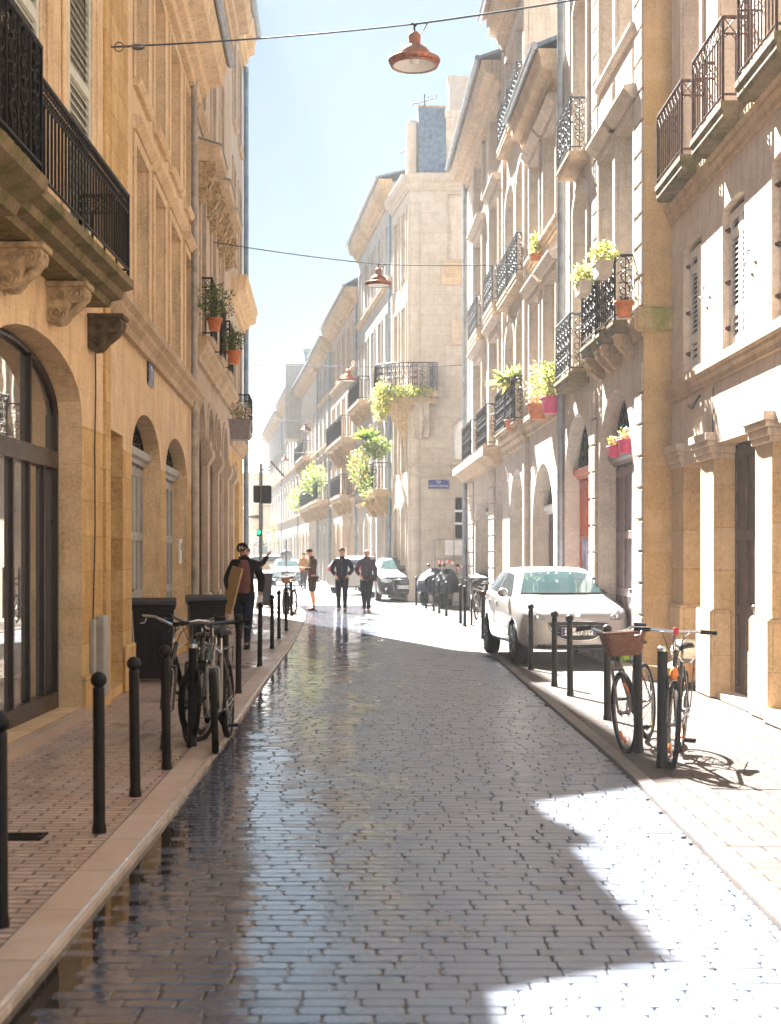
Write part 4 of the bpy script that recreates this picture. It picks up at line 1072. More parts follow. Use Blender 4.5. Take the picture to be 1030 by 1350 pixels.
E5 = erow('stone_house', 'hazy pale house with a stepped eave far down the right side', 87.1, 104, 13.4, [(4.8,2.4),(8.2,2.4)], 6, M['stone_d'], bal=[(3,5,0,'dense',.7),(1,3,1,'dense',.6)], eave=.6)
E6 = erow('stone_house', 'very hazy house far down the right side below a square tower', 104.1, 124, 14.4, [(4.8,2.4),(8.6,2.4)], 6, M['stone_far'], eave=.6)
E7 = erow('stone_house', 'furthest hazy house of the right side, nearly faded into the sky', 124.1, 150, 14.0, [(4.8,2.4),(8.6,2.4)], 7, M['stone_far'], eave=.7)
tw = thing('tower_house', 'pale square windowed block rising behind the far roofs on the right side', 'building', (EX(100)+1.6, 101, 0), 0)
tb = MB(); tb.box(-1.5, 3.0, -1, 5, 10, 15.9); tb.box(-3.0, -1.51, 1, 4, 10, 15.4); tb.box(-1.6, 3.1, -1.1, 5.1, 15.9, 16.15); tb.build('wall', M['stone_far'], tw)
tb = MB(); tb.box(-.6, .2, -1.05, -1.0, 13, 14.8); tb.box(1.2, 2.0, -1.05, -1.0, 13, 14.8); tb.build('window', M['zinc_blue'], tw)
# ================================================================ ground, road, pavements
KL = [(-1.357,1.0),(-1.357,5.0),(-1.36,8.2),(-1.448,12.9),(-1.58,17.4),(-1.775,25.6),(-2.0,31.5),(-2.19,36.6),(-2.45,41),(-2.95,45),(-3.9,49)]
KR = [(1.69,1.0),(1.69,6.2),(1.76,10.8),(1.71,15.6),(1.67,21.6),(1.57,30.9),(1.46,36.6),(1.25,42),(.95,46)]
def lerp_line(P, y):
    for (x0, y0), (x1, y1) in zip(P[:-1], P[1:]):
        if y <= y1:
            t = (y-y0)/(y1-y0); return x0+(x1-x0)*t
    return P[-1][0]
def kl(y): return (lerp_line(KL, y-.8)+lerp_line(KL, y)+lerp_line(KL, y+.8))/3
def kr(y): return (lerp_line(KR, y-.8)+lerp_line(KR, y)+lerp_line(KR, y+.8))/3
def sheet(name, fa, fb, y0, y1, z, mat, step=.5, thick=0.0):
    mb = MB(); n = int((y1-y0)/step)
    ys = [y0+(y1-y0)*i/n for i in range(n+1)]
    V = []
    for y in ys: V += [(fa(y), y, z), (fb(y), y, z)]
    mb.add(V, [(2*i, 2*i+1, 2*i+3, 2*i+2) for i in range(n)])
    if thick:
        W = []
        for y in ys: W += [(fa(y), y, z-thick), (fb(y), y, z-thick)]
        mb.add(V+W, [(2*i, 2*i+2, 2*n+2+2*i+2, 2*n+2+2*i) for i in range(n)]); mb.add(V+W, [(2*i+1, 2*n+2+2*i+1, 2*n+2+2*i+3, 2*i+3) for i in range(n)])
        e = 2*n; mb.add([V[0],V[1],W[1],W[0]], [(0,1,2,3)]); mb.add([V[e],V[e+1],W[e+1],W[e]], [(0,3,2,1)])
    return struct(mb.build(name, mat))
g = MB(); g.quad((-1500,-60,-.075),(1500,-60,-.075),(1500,2600,-.075),(-1500,2600,-.075)); struct(g.build('ground', M['ground']))
sheet('road', lambda y: kl(y)-.02, lambda y: kr(y)+.02, 1.0, 47.0, -.034, M['grout'])
g = MB(); g.quad((-30,46.9,-.030),(30,46.9,-.030),(30,190,-.030),(-40,190,-.030)); struct(g.build('road', M['ground']))
sheet('pavement', lambda y: -6.0, lambda y: kl(y)-.232, 1.0, 46.0, 0.0, M['pave_left'], .5, .07)
sheet('kerb', lambda y: kl(y)-.228, lambda y: kl(y), 1.0, 47.6, .008, M['kerb'], .5, .08)
sheet('kerb', lambda y: kr(y), lambda y: kr(y)+.11, 1.0, 46.0, .008, M['kerb_w'], .5, .08)
sheet('pavement', lambda y: kr(y)+.114, lambda y: 6.5, 1.0, 46.0, 0.0, M['pave_right'], .5, .07)
jt = MB()
ys = [4.0+i*.25 for i in range(170)]
for a, b in zip(ys[:-1], ys[1:]):
    jt.quad((kl(a)-.238,a,.0035),(kl(a)-.222,a,.0035),(kl(b)-.222,b,.0035),(kl(b)-.238,b,.0035))
struct(jt.build('kerb_joint', plain('kerb_joint', (.05,.045,.045), .8)))
ke = MB()
for a, b in zip(ys[:-1], ys[1:]):
    ke.quad((kl(a)-.030,a,.0125),(kl(a)+.003,a,.004),(kl(b)+.003,b,.004),(kl(b)-.030,b,.0125)); ke.quad((kl(a)+.003,a,.004),(kl(a)+.003,a,-.06),(kl(b)+.003,b,-.06),(kl(b)+.003,b,.004)); ke.quad((kl(a)-.036,a,.0082),(kl(a)-.030,a,.0125),(kl(b)-.030,b,.0125),(kl(b)-.036,b,.0082))
struct(ke.build('kerb', plain('kerb_edge', (.50,.42,.36), .22, 0, .2, 5, .3)))
# individual setts of the carriageway, one mesh: surface pattern
V, Fc, rv = [], [], []
y = 3.4; rr = random.Random(3); row = 0
def sm(a, b, x): t = min(1, max(0, (x-a)/(b-a))); return t*t*(3-2*t)
from mathutils import noise as mn
while y < 46.8:
    ph = .089 + rr.random()*.013
    x = kl(y)+.006 - rr.random()*.15; xe = kr(y)-.004
    while x < xe-.04:
        ln = .155 + rr.random()*.085
        x0 = max(x, kl(y)+.006); x1 = min(x+ln, xe)
        g_ = .0016 + rr.random()*.0036
        if x1-x0 > .05:
            cx, cy = (x0+x1)/2, y+ph/2
            big = mn.noise(Vector((cx*.7, cy*.35, 0)))*.004
            sink = .0030*sm(.25, -.9, cx)*sm(10.5, 7.0, cy) + .0045*sm(-1.05, -1.33, cx)*sm(14, 9, cy)
            zt = -.020 + big - sink + (rr.random()-.5)*.0024
            tx, ty = (rr.random()-.5)*.022, (rr.random()-.5)*.03
            a, b, c, d = x0+g_, x1-g_, y+.0030, y+ph-.0030
            k = .007 + rr.random()*.012
            jx = [(rr.random()-.5)*.010 for _ in range(4)]
            ring = [(a+k+jx[0],c),(b-k+jx[1],c),(b+jx[1]*.4,c+k),(b+jx[2]*.4,d-k),(b-k+jx[2],d),(a+k+jx[3],d),(a+jx[3]*.4,d-k),(a+jx[0]*.4,c+k)]
            o = len(V)
            for (sc2, dz) in ((1.0,-.03),(1.0,-.0045),(.965,-.0012),(.90,0)):
                for (px_, py_) in ring:
                    ix, iy = (px_-cx), (py_-cy)
                    fx = 1-(1-sc2)*.5; fy = sc2 if sc2 == 1 else 1-(1-sc2)*1.1
                    V.append((cx+ix*fx, cy+iy*fy, zt+dz+(ix*tx+iy*ty if dz > -.02 else 0)))
            for r_ in range(3):
                for j in range(8): Fc.append((o+r_*8+j, o+r_*8+(j+1)%8, o+r_*8+8+(j+1)%8, o+r_*8+8+j))
            Fc.append(tuple(o+24+j for j in range(8)))
            rv += [rr.random()]*25
        x += ln
    y += ph; row += 1
me = bpy.data.meshes.new('paving_setts'); me.from_pydata(V, [], Fc); me.materials.append(M['cobble'])
at = me.attributes.new('rv', 'FLOAT', 'FACE'); at.data.foreach_set('value', rv)
me.update(); struct(link(bpy.data.objects.new('road_setts', me)))
wm, wnt, wN, wL, wB = newmat('water')
wB.inputs['Base Color'].default_value = (.03,.024,.02,1); wB.inputs['Roughness'].default_value = .02; wB.inputs['IOR'].default_value = 1.33
wB.inputs['Specular IOR Level'].default_value = .7
tc = wN.new('ShaderNodeTexCoord'); bump(wN, wL, wB, noise(wN, wL, tc.outputs['Object'], 5, 2), .04, .006)
sheet('water', lambda y: kl(y)+.001, lambda y: min(.6, kr(y)), 3.0, 13.0, -.0262, wm, .25)
# drain covers set in the left pavement
for (px, py, wx, wy, lab) in ((28, 1104, .13, .10, 'small iron drain grating set in the left pavement near the foreground'), (50, 966, .16, .22, 'small iron grating set in the pavement in front of the glazed arch')):
    p = gnd(px, py); t = thing('drain_grate', lab, 'drain', (p.x, p.y, .003))
    mb = MB()
    for i in range(6): mb.box(-wx, wx, -wy+i*wy*.36, -wy+i*wy*.36+wy*.16, 0, .006)
    mb.box(-wx, -wx+.02, -wy, wy, 0, .008); mb.box(wx-.02, wx, -wy, wy, 0, .008); mb.build('grating', M['iron'], t)
    mb = MB(); mb.box(-wx, wx, -wy, wy, -.002, .001); mb.build('frame', M['dark'], t)

# ================================================================ bollards
def make_bollard(label, loc, h=.84, top='ball', r=.034):
    t = thing('bollard', label, 'bollard', loc, rnd.random()*3, 'black bollards along the kerbs'); t.rotation_euler.x = R(rnd.uniform(-.7,.7)); t.rotation_euler.y = R(rnd.uniform(-.7,.7))
    mb = MB(); mb.lathe([(r*1.22,0),(r*1.22,.03),(r*1.04,.06),(r,h*.97),(r*1.02,h),(.018,h+.008)], 18); mb.build('post', M['bollard'], t)
    mb = MB()
    if top == 'ball': mb.blob((0,0,h+.045), .047, 0, 18, 12); mb.lathe([(.022,h),(.030,h+.012),(.02,h+.02)], 14)
    else: mb.lathe([(r*1.03,h-.02),(r*1.06,h),(r*.9,h+.012),(.01,h+.016)], 18)
    mb.build('knob' if top == 'ball' else 'cap', M['bollard'] if top == 'ball' else M['chrome'], t)
    return t
LBs = [(0,1222,'black ball topped bollard cut off by the left edge of the photo, nearest of all'), (131,1098,'second black ball topped bollard from the bottom left, standing alone on wet brick'),
 (178.5,1050,'black ball topped bollard in front of the arched pier, third from the bottom left'), (220,1014,'black ball topped bollard overlapping the left parked bicycles'),
 (314.5,915,'black bollard on the left pavement just behind the parked bicycles'), (342.5,878.5,'black bollard beside the leg of the walking man in the cap'), (359,855,'thin dark bollard just right of the man in the cap'),
 (368,842,'left side bollard, second beyond the man in the cap'), (377.5,831.5,'left side bollard just in front of the far black bicycles'), (384.5,812,'far left side bollard at the kerb bend by the black bicycles')]
for px, py, lab in LBs: make_bollard(lab, gnd(px, py))
RBs = [(801,949,'black ball topped bollard directly behind the wicker basket bicycle'), (752,917.5,'black ball topped bollard in front of the white car number plate'), (731,905,'black ball topped bollard in front of the white car grille'),
 (700,883,'black ball topped bollard in front of the white car left headlamp'), (637,842,'dark bollard at the rear wheel of the white car'), (613,826,'black bollard left of the far grey bicycles'), (607.5,822,'black bollard touching the one before the far grey bicycles'),
 (588.6,813,'rightmost black bollard in front of the covered scooter'), (579.4,808.7,'black bollard in the middle in front of the covered scooter'), (572,805.5,'black bollard over the front of the covered scooter'), (562,802.6,'black bollard between the dark car and the covered scooter'), (549,798,'black bollard in front of the right headlamp of the dark car')]
for px, py, lab in RBs: make_bollard(lab, gnd(px, py))
RK = [(873,1012,'flat topped black bicycle rack post between the two right hand bicycles',.90,.040), (842,992,'flat topped black rack post behind the front wheel of the basket bicycle',.85,.036), (253,985,'black rack post hidden among the left parked bicycles',.85,.036), (297,938,'black rack post behind the handlebars of the left bicycles',.85,.036)]
for px, py, lab, h_, r_ in RK:
    t = make_bollard(lab, gnd(px, py), h_, 'flat', r_); t['group'] = 'bicycle rack posts'; t.name = 'rack_post'; t['category'] = 'post'

# ================================================================ wheelie bins
def wheelie(label, loc, rz, mat, wd=.50, dp=.55, h=1.0, lid=None, sticker=False):
    t = thing('wheelie_bin', label, 'bin', loc, rz)
    mb = MB(); a, b = wd/2*.82, wd/2; c, d = dp/2*.78, dp/2
    V = [(-a,-c,.04),(a,-c,.04),(a,c,.04),(-a,c,.04),(-b,-d,h*.90),(b,-d,h*.90),(b,d,h*.90),(-b,d,h*.90)]
    mb.add(V, [(3,2,1,0),(0,1,5,4),(1,2,6,5),(2,3,7,6),(3,0,4,7),(4,5,6,7)])
    mb.box(-b-.02, b+.02, -d-.02, d+.02, h*.87, h*.905, 0, .008)
    for x in (-a*.5, 0, a*.5): mb.box(x-.012, x+.012, -d*.98, -c*.9, h*.2, h*.8)
    mb.build('body', mat, t)
    mb = MB(); mb.prism([(-d-.03,h*.908),(d+.02,h*.908),(d+.02,h*.99),(d*.6,h),(-d*.7,h*.965),(-d-.04,h*.93)], 'x', -b-.025, b+.025)
    mb.tube([(-b*.7,d+.05,h*.95),(b*.7,d+.05,h*.95)], .015, 8); mb.build('lid', lid or mat, t)
    for s in (-1, 1):
        mb = MB(); mb.lathe([(.02,-.025),(.10,-.025),(.10,.025),(.02,.025)], 16, (0,0,0), 0, 'x'); mb.build('wheel', M['rubber'], t, (s*(a-.02), c+.02, .10))
    if sticker:
        mb = MB(); mb.box(-.09, .09, -d*.97, -d*.93, h*.42, h*.66); mb.build('sticker', M['paper'], t)
    return t
wheelie('tall black wheelie bin standing against the golden wall by the arched grey door', gnd(203, 897), R(8), M['plastic'], .52, .55, 1.06)
wheelie('black wheelie bin with a white paper label behind the left parked bicycles', gnd(272, 877), R(12), M['plastic'], .52, .55, 1.03, None, True)
wheelie('green wheelie bin behind the white car near the far arched door', gnd(650, 805), R(-5), M['bin_green'], .95, .7, 1.12)
wheelie('grey black wheelie bin left of the green bin beside the far bicycles', gnd(632, 806), R(4), M['plastic'], .55, .6, 1.05)
wheelie('dark bin at the kerb bend behind the man in the cap', gnd(349, 800), R(10), M['plastic'], .45, .6, 1.15)

# ================================================================ bicycles
def torus(mb, c, Rr, r, n=30, k=8, m=0, a0=0, a1=360):
    full = abs(a1-a0) >= 360; N_ = n if full else n+1
    mb.tube([(c[0]+Rr*math.cos(R(a0+(a1-a0)*i/n)), c[1], c[2]+Rr*math.sin(R(a0+(a1-a0)*i/n))) for i in range(N_)], r, k, m, closed=full)
def bike(label, loc, rz, lean=0.0, steer=0.0, frame='black', bar='flat', basket=False, fender=False, step=False, tyre_r=.021, refl=True, light=None, rack=False, cat='bicycle', group='parked bicycles', extra=None, fcol=None, saddle_z=.93, bar_z=1.02, barm='bike_black'):
    t = thing('bicycle', label, cat, loc, rz, group); t.rotation_euler = (lean, 0, rz)
    fm = M[frame]; WR = .335
    Rh, Bb, St, Ht, Hb, Fh = (-.52,0,WR), (-.06,0,.28), (-.22,0,.78), (.33,0,.88), (.375,0,.74), (.52,0,WR)
    MS = Matrix.Translation((.40,0,0)) @ Matrix.Rotation(steer, 4, 'Z') @ Matrix.Translation((-.40,0,0))
    def wheel(c, front):
        mb = MB()
        for i in range(24):
            a = 2*math.pi*i/24; s = .03 if i % 2 else -.03
            mb.tube([(c[0]+.02*math.cos(a+.8), s, c[2]+.02*math.sin(a+.8)), (c[0]+(WR-.035)*math.cos(a), 0, c[2]+(WR-.035)*math.sin(a))], .0014, 3, caps=False)
        mb.lathe([(.018,-.045),(.024,-.03),(.014,-.015),(.014,.015),(.024,.03),(.018,.045)], 10, c, 0, 'y')
        if front: mb.xf(MS)
        w_ = mb.build('wheel', M['steel'], t)
        mb = MB(); torus(mb, c, WR-.02, tyre_r, 40, 9)
        if front: mb.xf(MS)
        mb.build('tyre', M['rubber'], w_)
        mb = MB(); torus(mb, c, WR-.045, .011, 36, 6)
        if front: mb.xf(MS)
        mb.build('rim', M['steel'], w_)
        if refl:
            for a0_ in (225, 45):
                mb = MB(); torus(mb, c, WR-.10, .013, 5, 5, 0, a0_, a0_+37)
                if front: mb.xf(MS)
                mb.build('reflector', M['orange'], w_)
        if fender:
            mb = MB(); torus(mb, c, WR+.018, .018, 18, 6, 0, 20, 175) if front else torus(mb, c, WR+.018, .018, 18, 6, 0, 0, 160)
            if front: mb.xf(MS)
            mb.build('mudguard', M['plastic'], t)
    wheel(Fh, True); wheel(Rh, False)
    mb = MB(); r = .016
    mb.tube([Bb, St], r, 8); mb.tube([Bb, Hb], r*1.15, 8); mb.tube([Hb, Ht], r*1.3, 8)
    if step: mb.tube([(-.12,0,.45), (.10,0,.52), (.36,0,.80)], r, 8)
    else: mb.tube([(-.215,0,.76), (.335,0,.85)], r, 8)
    for s in (-1, 1):
        mb.tube([(Rh[0],s*.055,Rh[2]), (-.14,s*.03,.285), Bb], .009, 6); mb.tube([(Rh[0],s*.055,Rh[2]), (-.22,s*.02,.72)], .008, 6)
    mb.build('frame', fm, t)
    mb = MB()
    for s in (-1, 1): mb.tube([(Fh[0],s*.05,Fh[2]), (.475,s*.048,.48), (.405,s*.045,.68)], [.009,.012,.014], 7)
    mb.tube([(.405,-.05,.685), (.405,.05,.685)], .014, 6); mb.tube([(.405,0,.68), Hb], .016, 7); mb.xf(MS); mb.build('fork', M['steel'] if fcol is None else M[fcol], t)
    mb = MB(); bz = bar_z
    mb.tube([Ht, (.315,0,bz-.03), (.37,0,bz)], .014, 7)
    if bar == 'flat': hb = [(.33,-.30,bz+.01), (.36,-.15,bz+.015), (.37,0,bz), (.36,.15,bz+.015), (.33,.30,bz+.01)]
    elif bar == 'swept': hb = [(.12,-.29,bz+.03), (.24,-.28,bz+.05), (.34,-.18,bz+.06), (.38,0,bz), (.34,.18,bz+.06), (.24,.28,bz+.05), (.12,.29,bz+.03)]
    else: hb = [(.30,-.28,bz+.05), (.35,-.2,bz+.06), (.38,-.06,bz), (.38,.06,bz), (.35,.2,bz+.06), (.30,.28,bz+.05)]
    mb.tube(hb, .0125, 8)
    for s in (-1, 1):
        e = [p for p in hb if p[1]*s > 0]; e = max(e, key=lambda p: abs(p[1])); mb.tube([(e[0]+.06,e[1]*.86,e[2]-.01), (e[0]+.10,e[1]*.9,e[2]-.04), (e[0]+.06,e[1]*1.02,e[2]-.05)], .006, 5)
    mb.xf(MS); ho = mb.build('handlebar', M[barm], t)
    for a_, b_ in ((0, 1), (-1, -2)):
        mb = MB(); p, q = Vector(hb[a_]), Vector(hb[b_]); d = (q-p).normalized(); mb.tube([p-d*.012, p+d*.115], .0175, 8); mb.xf(MS); mb.build('grip', M['rubber'], ho)
    mb = MB(); mb.tube([Hb, (.46,.0,.80), (.43,.05,bz-.05), (.40,.10,bz)], .004, 4); mb.tube([(.36,-.1,bz), (.45,-.06,bz-.12), (.36,0,.86), (0,.01,.80)], .004, 4); mb.xf(MS); mb.build('brake_cable', M['plastic'], ho)
    mb = MB(); mb.tube([St, (-.245,0,saddle_z-.04)], .013, 7); mb.build('seat_post', M['chrome'], t)
    mb = MB(); n = 9
    for i in range(n): pass
    prof = [(-.40,.075,.0),(-.36,.085,.012),(-.30,.075,.012),(-.22,.045,.005),(-.14,.026,.004),(-.10,.018,-.004)]
    V = []
    for (x, hw, dz) in prof:
        for (yy, zz) in ((-1,-.6),(-.8,.4),(0,.75),(.8,.4),(1,-.6),(0,-.9)): V.append((x, yy*hw, saddle_z+dz+zz*.03))
    F_ = [(i*6+j, i*6+(j+1)%6, i*6+6+(j+1)%6, i*6+6+j) for i in range(len(prof)-1) for j in range(6)]
    mb.add(V, F_, 0, True); mb.add(V, [tuple(range(6)), tuple(range(30,36))]); mb.build('saddle', M['plastic'], t)
    mb = MB(); mb.lathe([(.02,.05),(.085,.052),(.085,.056),(.02,.058)], 22, Bb, 0, 'y'); mb.tube([(Bb[0],.065,Bb[2]),(Bb[0]+.12,.07,Bb[2]-.11)], .009, 6); mb.tube([(Bb[0],-.065,Bb[2]),(Bb[0]-.12,-.07,Bb[2]+.11)], .009, 6)
    mb.tube([(Bb[0],.055,Bb[2]+.085),(Rh[0],.055,Rh[2]+.035)], .004, 4); mb.tube([(Bb[0],.055,Bb[2]-.085),(Rh[0],.055,Rh[2]-.035)], .004, 4); co = mb.build('crank', M['steel'], t)
    for (sx, sy, sz) in ((.12,.12,-.11),(-.12,-.12,.11)):
        mb = MB(); mb.box(Bb[0]+sx-.045, Bb[0]+sx+.045, sy-.045, sy+.045, Bb[2]+sz-.012, Bb[2]+sz+.012, 0, .004); mb.build('pedal', M['plastic'], co)
    if rack:
        mb = MB()
        for s in (-1, 1): mb.tube([(-.25,s*.06,.74), (-.72,s*.06,.75), (-.55,s*.06,.36)], .006, 5)
        for i in range(4): mb.tube([(-.36-.1*i,-.06,.745), (-.36-.1*i,.06,.745)], .005, 5)
        mb.build('carrier', M['steel'], t)
    if basket:
        mb = MB(); rows = []
        for (z, sx, sy) in ((.80,.095,.125),(.87,.11,.145),(.94,.125,.165),(.985,.13,.175)):
            rows.append([(.60+sx*max(-.92,min(.92,1.25*math.cos(R(a)))), sy*max(-.95,min(.95,1.25*math.sin(R(a)))), z) for a in range(0,360,12)])
        V = [p for r_ in rows for p in r_]; k = len(rows[0])
        mb.add(V, [(i*k+j, i*k+(j+1)%k, i*k+k+(j+1)%k, i*k+k+j) for i in range(3) for j in range(k)], 0, True)
        V2 = [(.60+(p[0]-.60)*.93, p[1]*.93, p[2]+.004) for p in V]
        mb.add(V2, [(i*k+j, i*k+k+j, i*k+k+(j+1)%k, i*k+(j+1)%k) for i in range(3) for j in range(k)], 0, True); mb.add(V[:k], [tuple(range(k))])
        mb.tube(rows[-1], .012, 6, closed=True)
        for j in range(0, k, 2): mb.tube([rows[0][j], rows[-1][j]], .0045, 4, caps=False)
        mb.xf(MS); mb.build('basket', M['wicker'], t)
    if light:
        mb = MB(); lp, lm, lr = light; mb.lathe([(lr*.5,-.03),(lr,.0),(lr,.02),(lr*.4,.03)], 12, lp, 0, 'x'); mb.xf(MS); mb.build('lamp', M[lm], t)
    if extra: extra(t, MS)
    return t
def ex1(t, MS):
    mb = MB(); mb.box(.33, .37, .06, .12, .74, .80, 0, .01); mb.xf(MS); mb.build('bell', M['lime'], t)
    mb = MB(); mb.tube([(-.1,.03,.32),(-.2,.035,.55),(-.15,.03,.62)], .018, 6); mb.build('lock', M['orange'], t)
def ex2(t, MS):
    mb = MB(); mb.box(.37, .40, -.02, .02, 1.0, 1.06, 0, .008); mb.xf(MS); mb.build('front_reflector', M['redp'], t)
    mb = MB(); mb.blob((.40,.0,.70), .035, 0, 8, 6, .06); mb.xf(MS); mb.build('reflector', M['orange'], t)
M['teal'] = paint('teal_paint', (.02,.10,.14), .3); M['silver_paint'] = paint('silver_paint', (.20,.19,.165), .3)
M['bike_black'] = paint('bike_black', (.012,.012,.014), .3)
def bk(label, fx, fy, back, **k):
    # place by the ground contact of the front wheel and of the rear wheel (world metres)
    f = Vector((fx, fy)); b = Vector(back); d = (f-b).normalized(); c = f - d*.52
    return bike(label, (c.x, c.y, 0), math.atan2(d.y, d.x), **k)
p = gnd(817, 995); bk('black bicycle with brown wicker basket and orange wheel reflectors on the right pavement', p.x, p.y, (p.x+.42, p.y+1.0), steer=R(30), frame='bike_black', bar='upright', basket=True, fender=False, step=True, lean=R(4), barm='chrome', extra=ex1, bar_z=.97, saddle_z=.86)
p = gnd(880, 1014); bk('black bicycle with wide handlebars with a small red reflector, right of the flat topped post', p.x, p.y, (p.x+.30, p.y+1.0), steer=R(12), frame='bike_black', bar='flat', lean=R(-3), fcol='bike_black', barm='chrome', extra=ex2, rack=True, saddle_z=.88)
p = gnd(282, 993); bk('silver framed mountain bicycle facing the camera, nearest the left kerb', p.x, p.y, (p.x+.0, p.y+1.0), steer=R(7), frame='silver_paint', bar='flat', lean=R(2), tyre_r=.028, refl=False, fcol='silver_paint', bar_z=1.04)
p = gnd(240, 981); bk('teal city bicycle with round front lamp, middle one of the left parked bicycles', p.x, p.y, (p.x+.12, p.y+1.0), steer=R(26), frame='teal', bar='upright', fcol='bike_black', fender=True, refl=False, lean=R(-4), light=((.47,0,.72), 'lamp_glass', .035), rack=True)
p = gnd(208, 988); bk('dark bicycle with swept silver handlebars, leftmost of the left parked bicycles', p.x, p.y, (p.x+.22, p.y+.98), steer=R(20), frame='bike_black', barm='chrome', bar='swept', fcol='bike_black', refl=False, lean=R(-6), step=True, saddle_z=.90)
p = gnd(374, 812); bk('black bicycle by the far left bollards at the kerb bend', p.x, p.y, (p.x+.2, p.y+1), frame='bike_black', bar='flat', steer=R(30), fender=True, refl=False, tyre_r=.03)
p = gnd(383, 805); bk('second black bicycle by the far left bollards, right of the first', p.x, p.y, (p.x-.2, p.y+1), frame='bike_black', bar='upright', steer=R(-30), refl=False, tyre_r=.03, basket=True)
p = gnd(395, 780); bk('grey bicycle far off behind the barefoot man in shorts', p.x, p.y, (p.x-.9, p.y+.6), frame='silver_paint', bar='flat', refl=False)
p = gnd(619, 824); bk('grey city bicycle with a rear bag by the far right bollards', p.x, p.y, (p.x+.5, p.y+.9), frame='silver_paint', bar='upright', steer=R(25), fender=True, refl=False)
p = gnd(627, 817); bk('dark bicycle behind the grey one by the far right bollards', p.x, p.y, (p.x+.4, p.y+1), frame='bike_black', bar='flat', steer=R(10), refl=False)
p = gnd(268, 978); bk('black mountain bicycle squeezed between the teal and the silver bicycles on the left', p.x, p.y, (p.x+.08, p.y+1.0), steer=R(-14), frame='bike_black', bar='flat', fcol='bike_black', lean=R(3), tyre_r=.028, refl=False, bar_z=1.0, rack=True)
# scooter under a dark cover
COVER = plain('cover_cloth', (.02,.03,.05), .6, 0, .3, 6, .4)
for px_, py_, rz_, lab_ in ((570, 799, 66, 'scooter under a dark cover behind the far right bollards, nearer the dark car'), (590, 803, 78, 'scooter under a dark cover behind the far right bollards, further from the dark car')):
    p = gnd(px_, py_); t = thing('scooter', lab_, 'scooter', (p.x, p.y+.9, 0), R(rz_), 'covered scooters')
    mb = MB()
    for x in (-.6, .62): mb.lathe([(.09,-.05),(.24,-.06),(.25,0),(.24,.06),(.09,.05)], 18, (x,0,.25), 0, 'y')
    mb.build('wheel', M['rubber'], t)
    mb = MB(); mb.prism([(-.75,.45),(-.3,.30),(.25,.28),(.40,.55),(.50,.95),(.40,1.0),(.28,.60),(-.05,.52),(-.15,.78),(-.72,.82)], 'y', -.17, .17); mb.tube([(.45,-.30,1.05),(.42,0,1.02),(.45,.30,1.05)], .02, 7); mb.build('body', M['steel'], t)
    for s_ in (-1, 1): mb = MB(); mb.tube([(.45,s_*.22,1.05),(.43,s_*.27,1.25)], .010, 5); mb.blob((.43,s_*.28,1.30), .06, 0, 8, 6, .045); mb.build('mirror', M['plastic'], t)
    mb = MB(); V = []; n = 16
    for i, (z, s) in enumerate(((.48,1.06),(.66,1.06),(.85,.98),(1.02,.78),(1.10,.42),(1.12,.05))):
        for j in range(n):
            a = 2*math.pi*j/n; wob = 1+.07*math.sin(a*5+i); bx = .78 if math.cos(a) < 0 else .72
            V.append((bx*s*wob*math.cos(a), .36*s*wob*math.sin(a), z + (.10*math.cos(a) if i > 1 else 0) + .03*math.sin(3*a+i)))
    mb.add(V, [(i*n+j, i*n+(j+1)%n, i*n+n+(j+1)%n, i*n+n+j) for i in range(5) for j in range(n)], 0, True); mb.build('cover', COVER, t)
# box with a white bag by the pillar
p = gnd(905, 905)
t = thing('cardboard_box', 'open brown cardboard box tipped against the right pillar behind the bicycles', 'box', (p.x, p.y-.1, 0), R(20))
mb = MB(); mb.box(-.20, .20, -.16, .16, 0.02, .26); mb.xf(Matrix.Translation((0,0,.08)) @ Matrix.Rotation(R(-22), 4, 'Y')); mb.build('box', M['cardboard'], t)
mb = MB(); mb.quad((-.2,-.16,.262),(-.2,.16,.262),(-.38,.16,.36),(-.38,-.16,.36)); mb.xf(Matrix.Translation((0,0,.08)) @ Matrix.Rotation(R(-22), 4, 'Y')); mb.build('flap', M['cardboard'], t)
t = thing('rubbish_bag', 'crumpled white plastic bag lying on the cardboard box by the right pillar', 'bag', (p.x-.02, p.y-.1, .30), 0)
mb = MB(); V = []; n, k_ = 18, 10
for i in range(k_+1):
    for j in range(n):
        a, b = 2*math.pi*j/n, math.pi*i/k_; q = .19*(1+.22*mn.noise(Vector((math.cos(a)*2*math.sin(b), math.sin(a)*2*math.sin(b), math.cos(b)*2))*1.6))
        V.append((q*math.sin(b)*math.cos(a), q*math.sin(b)*math.sin(a), .14+q*.8*math.cos(b)))
mb.add(V, [(i*n+j, i*n+(j+1)%n, i*n+n+(j+1)%n, i*n+n+j) for i in range(k_) for j in range(n)]); mb.build('bag', M['white'], t)

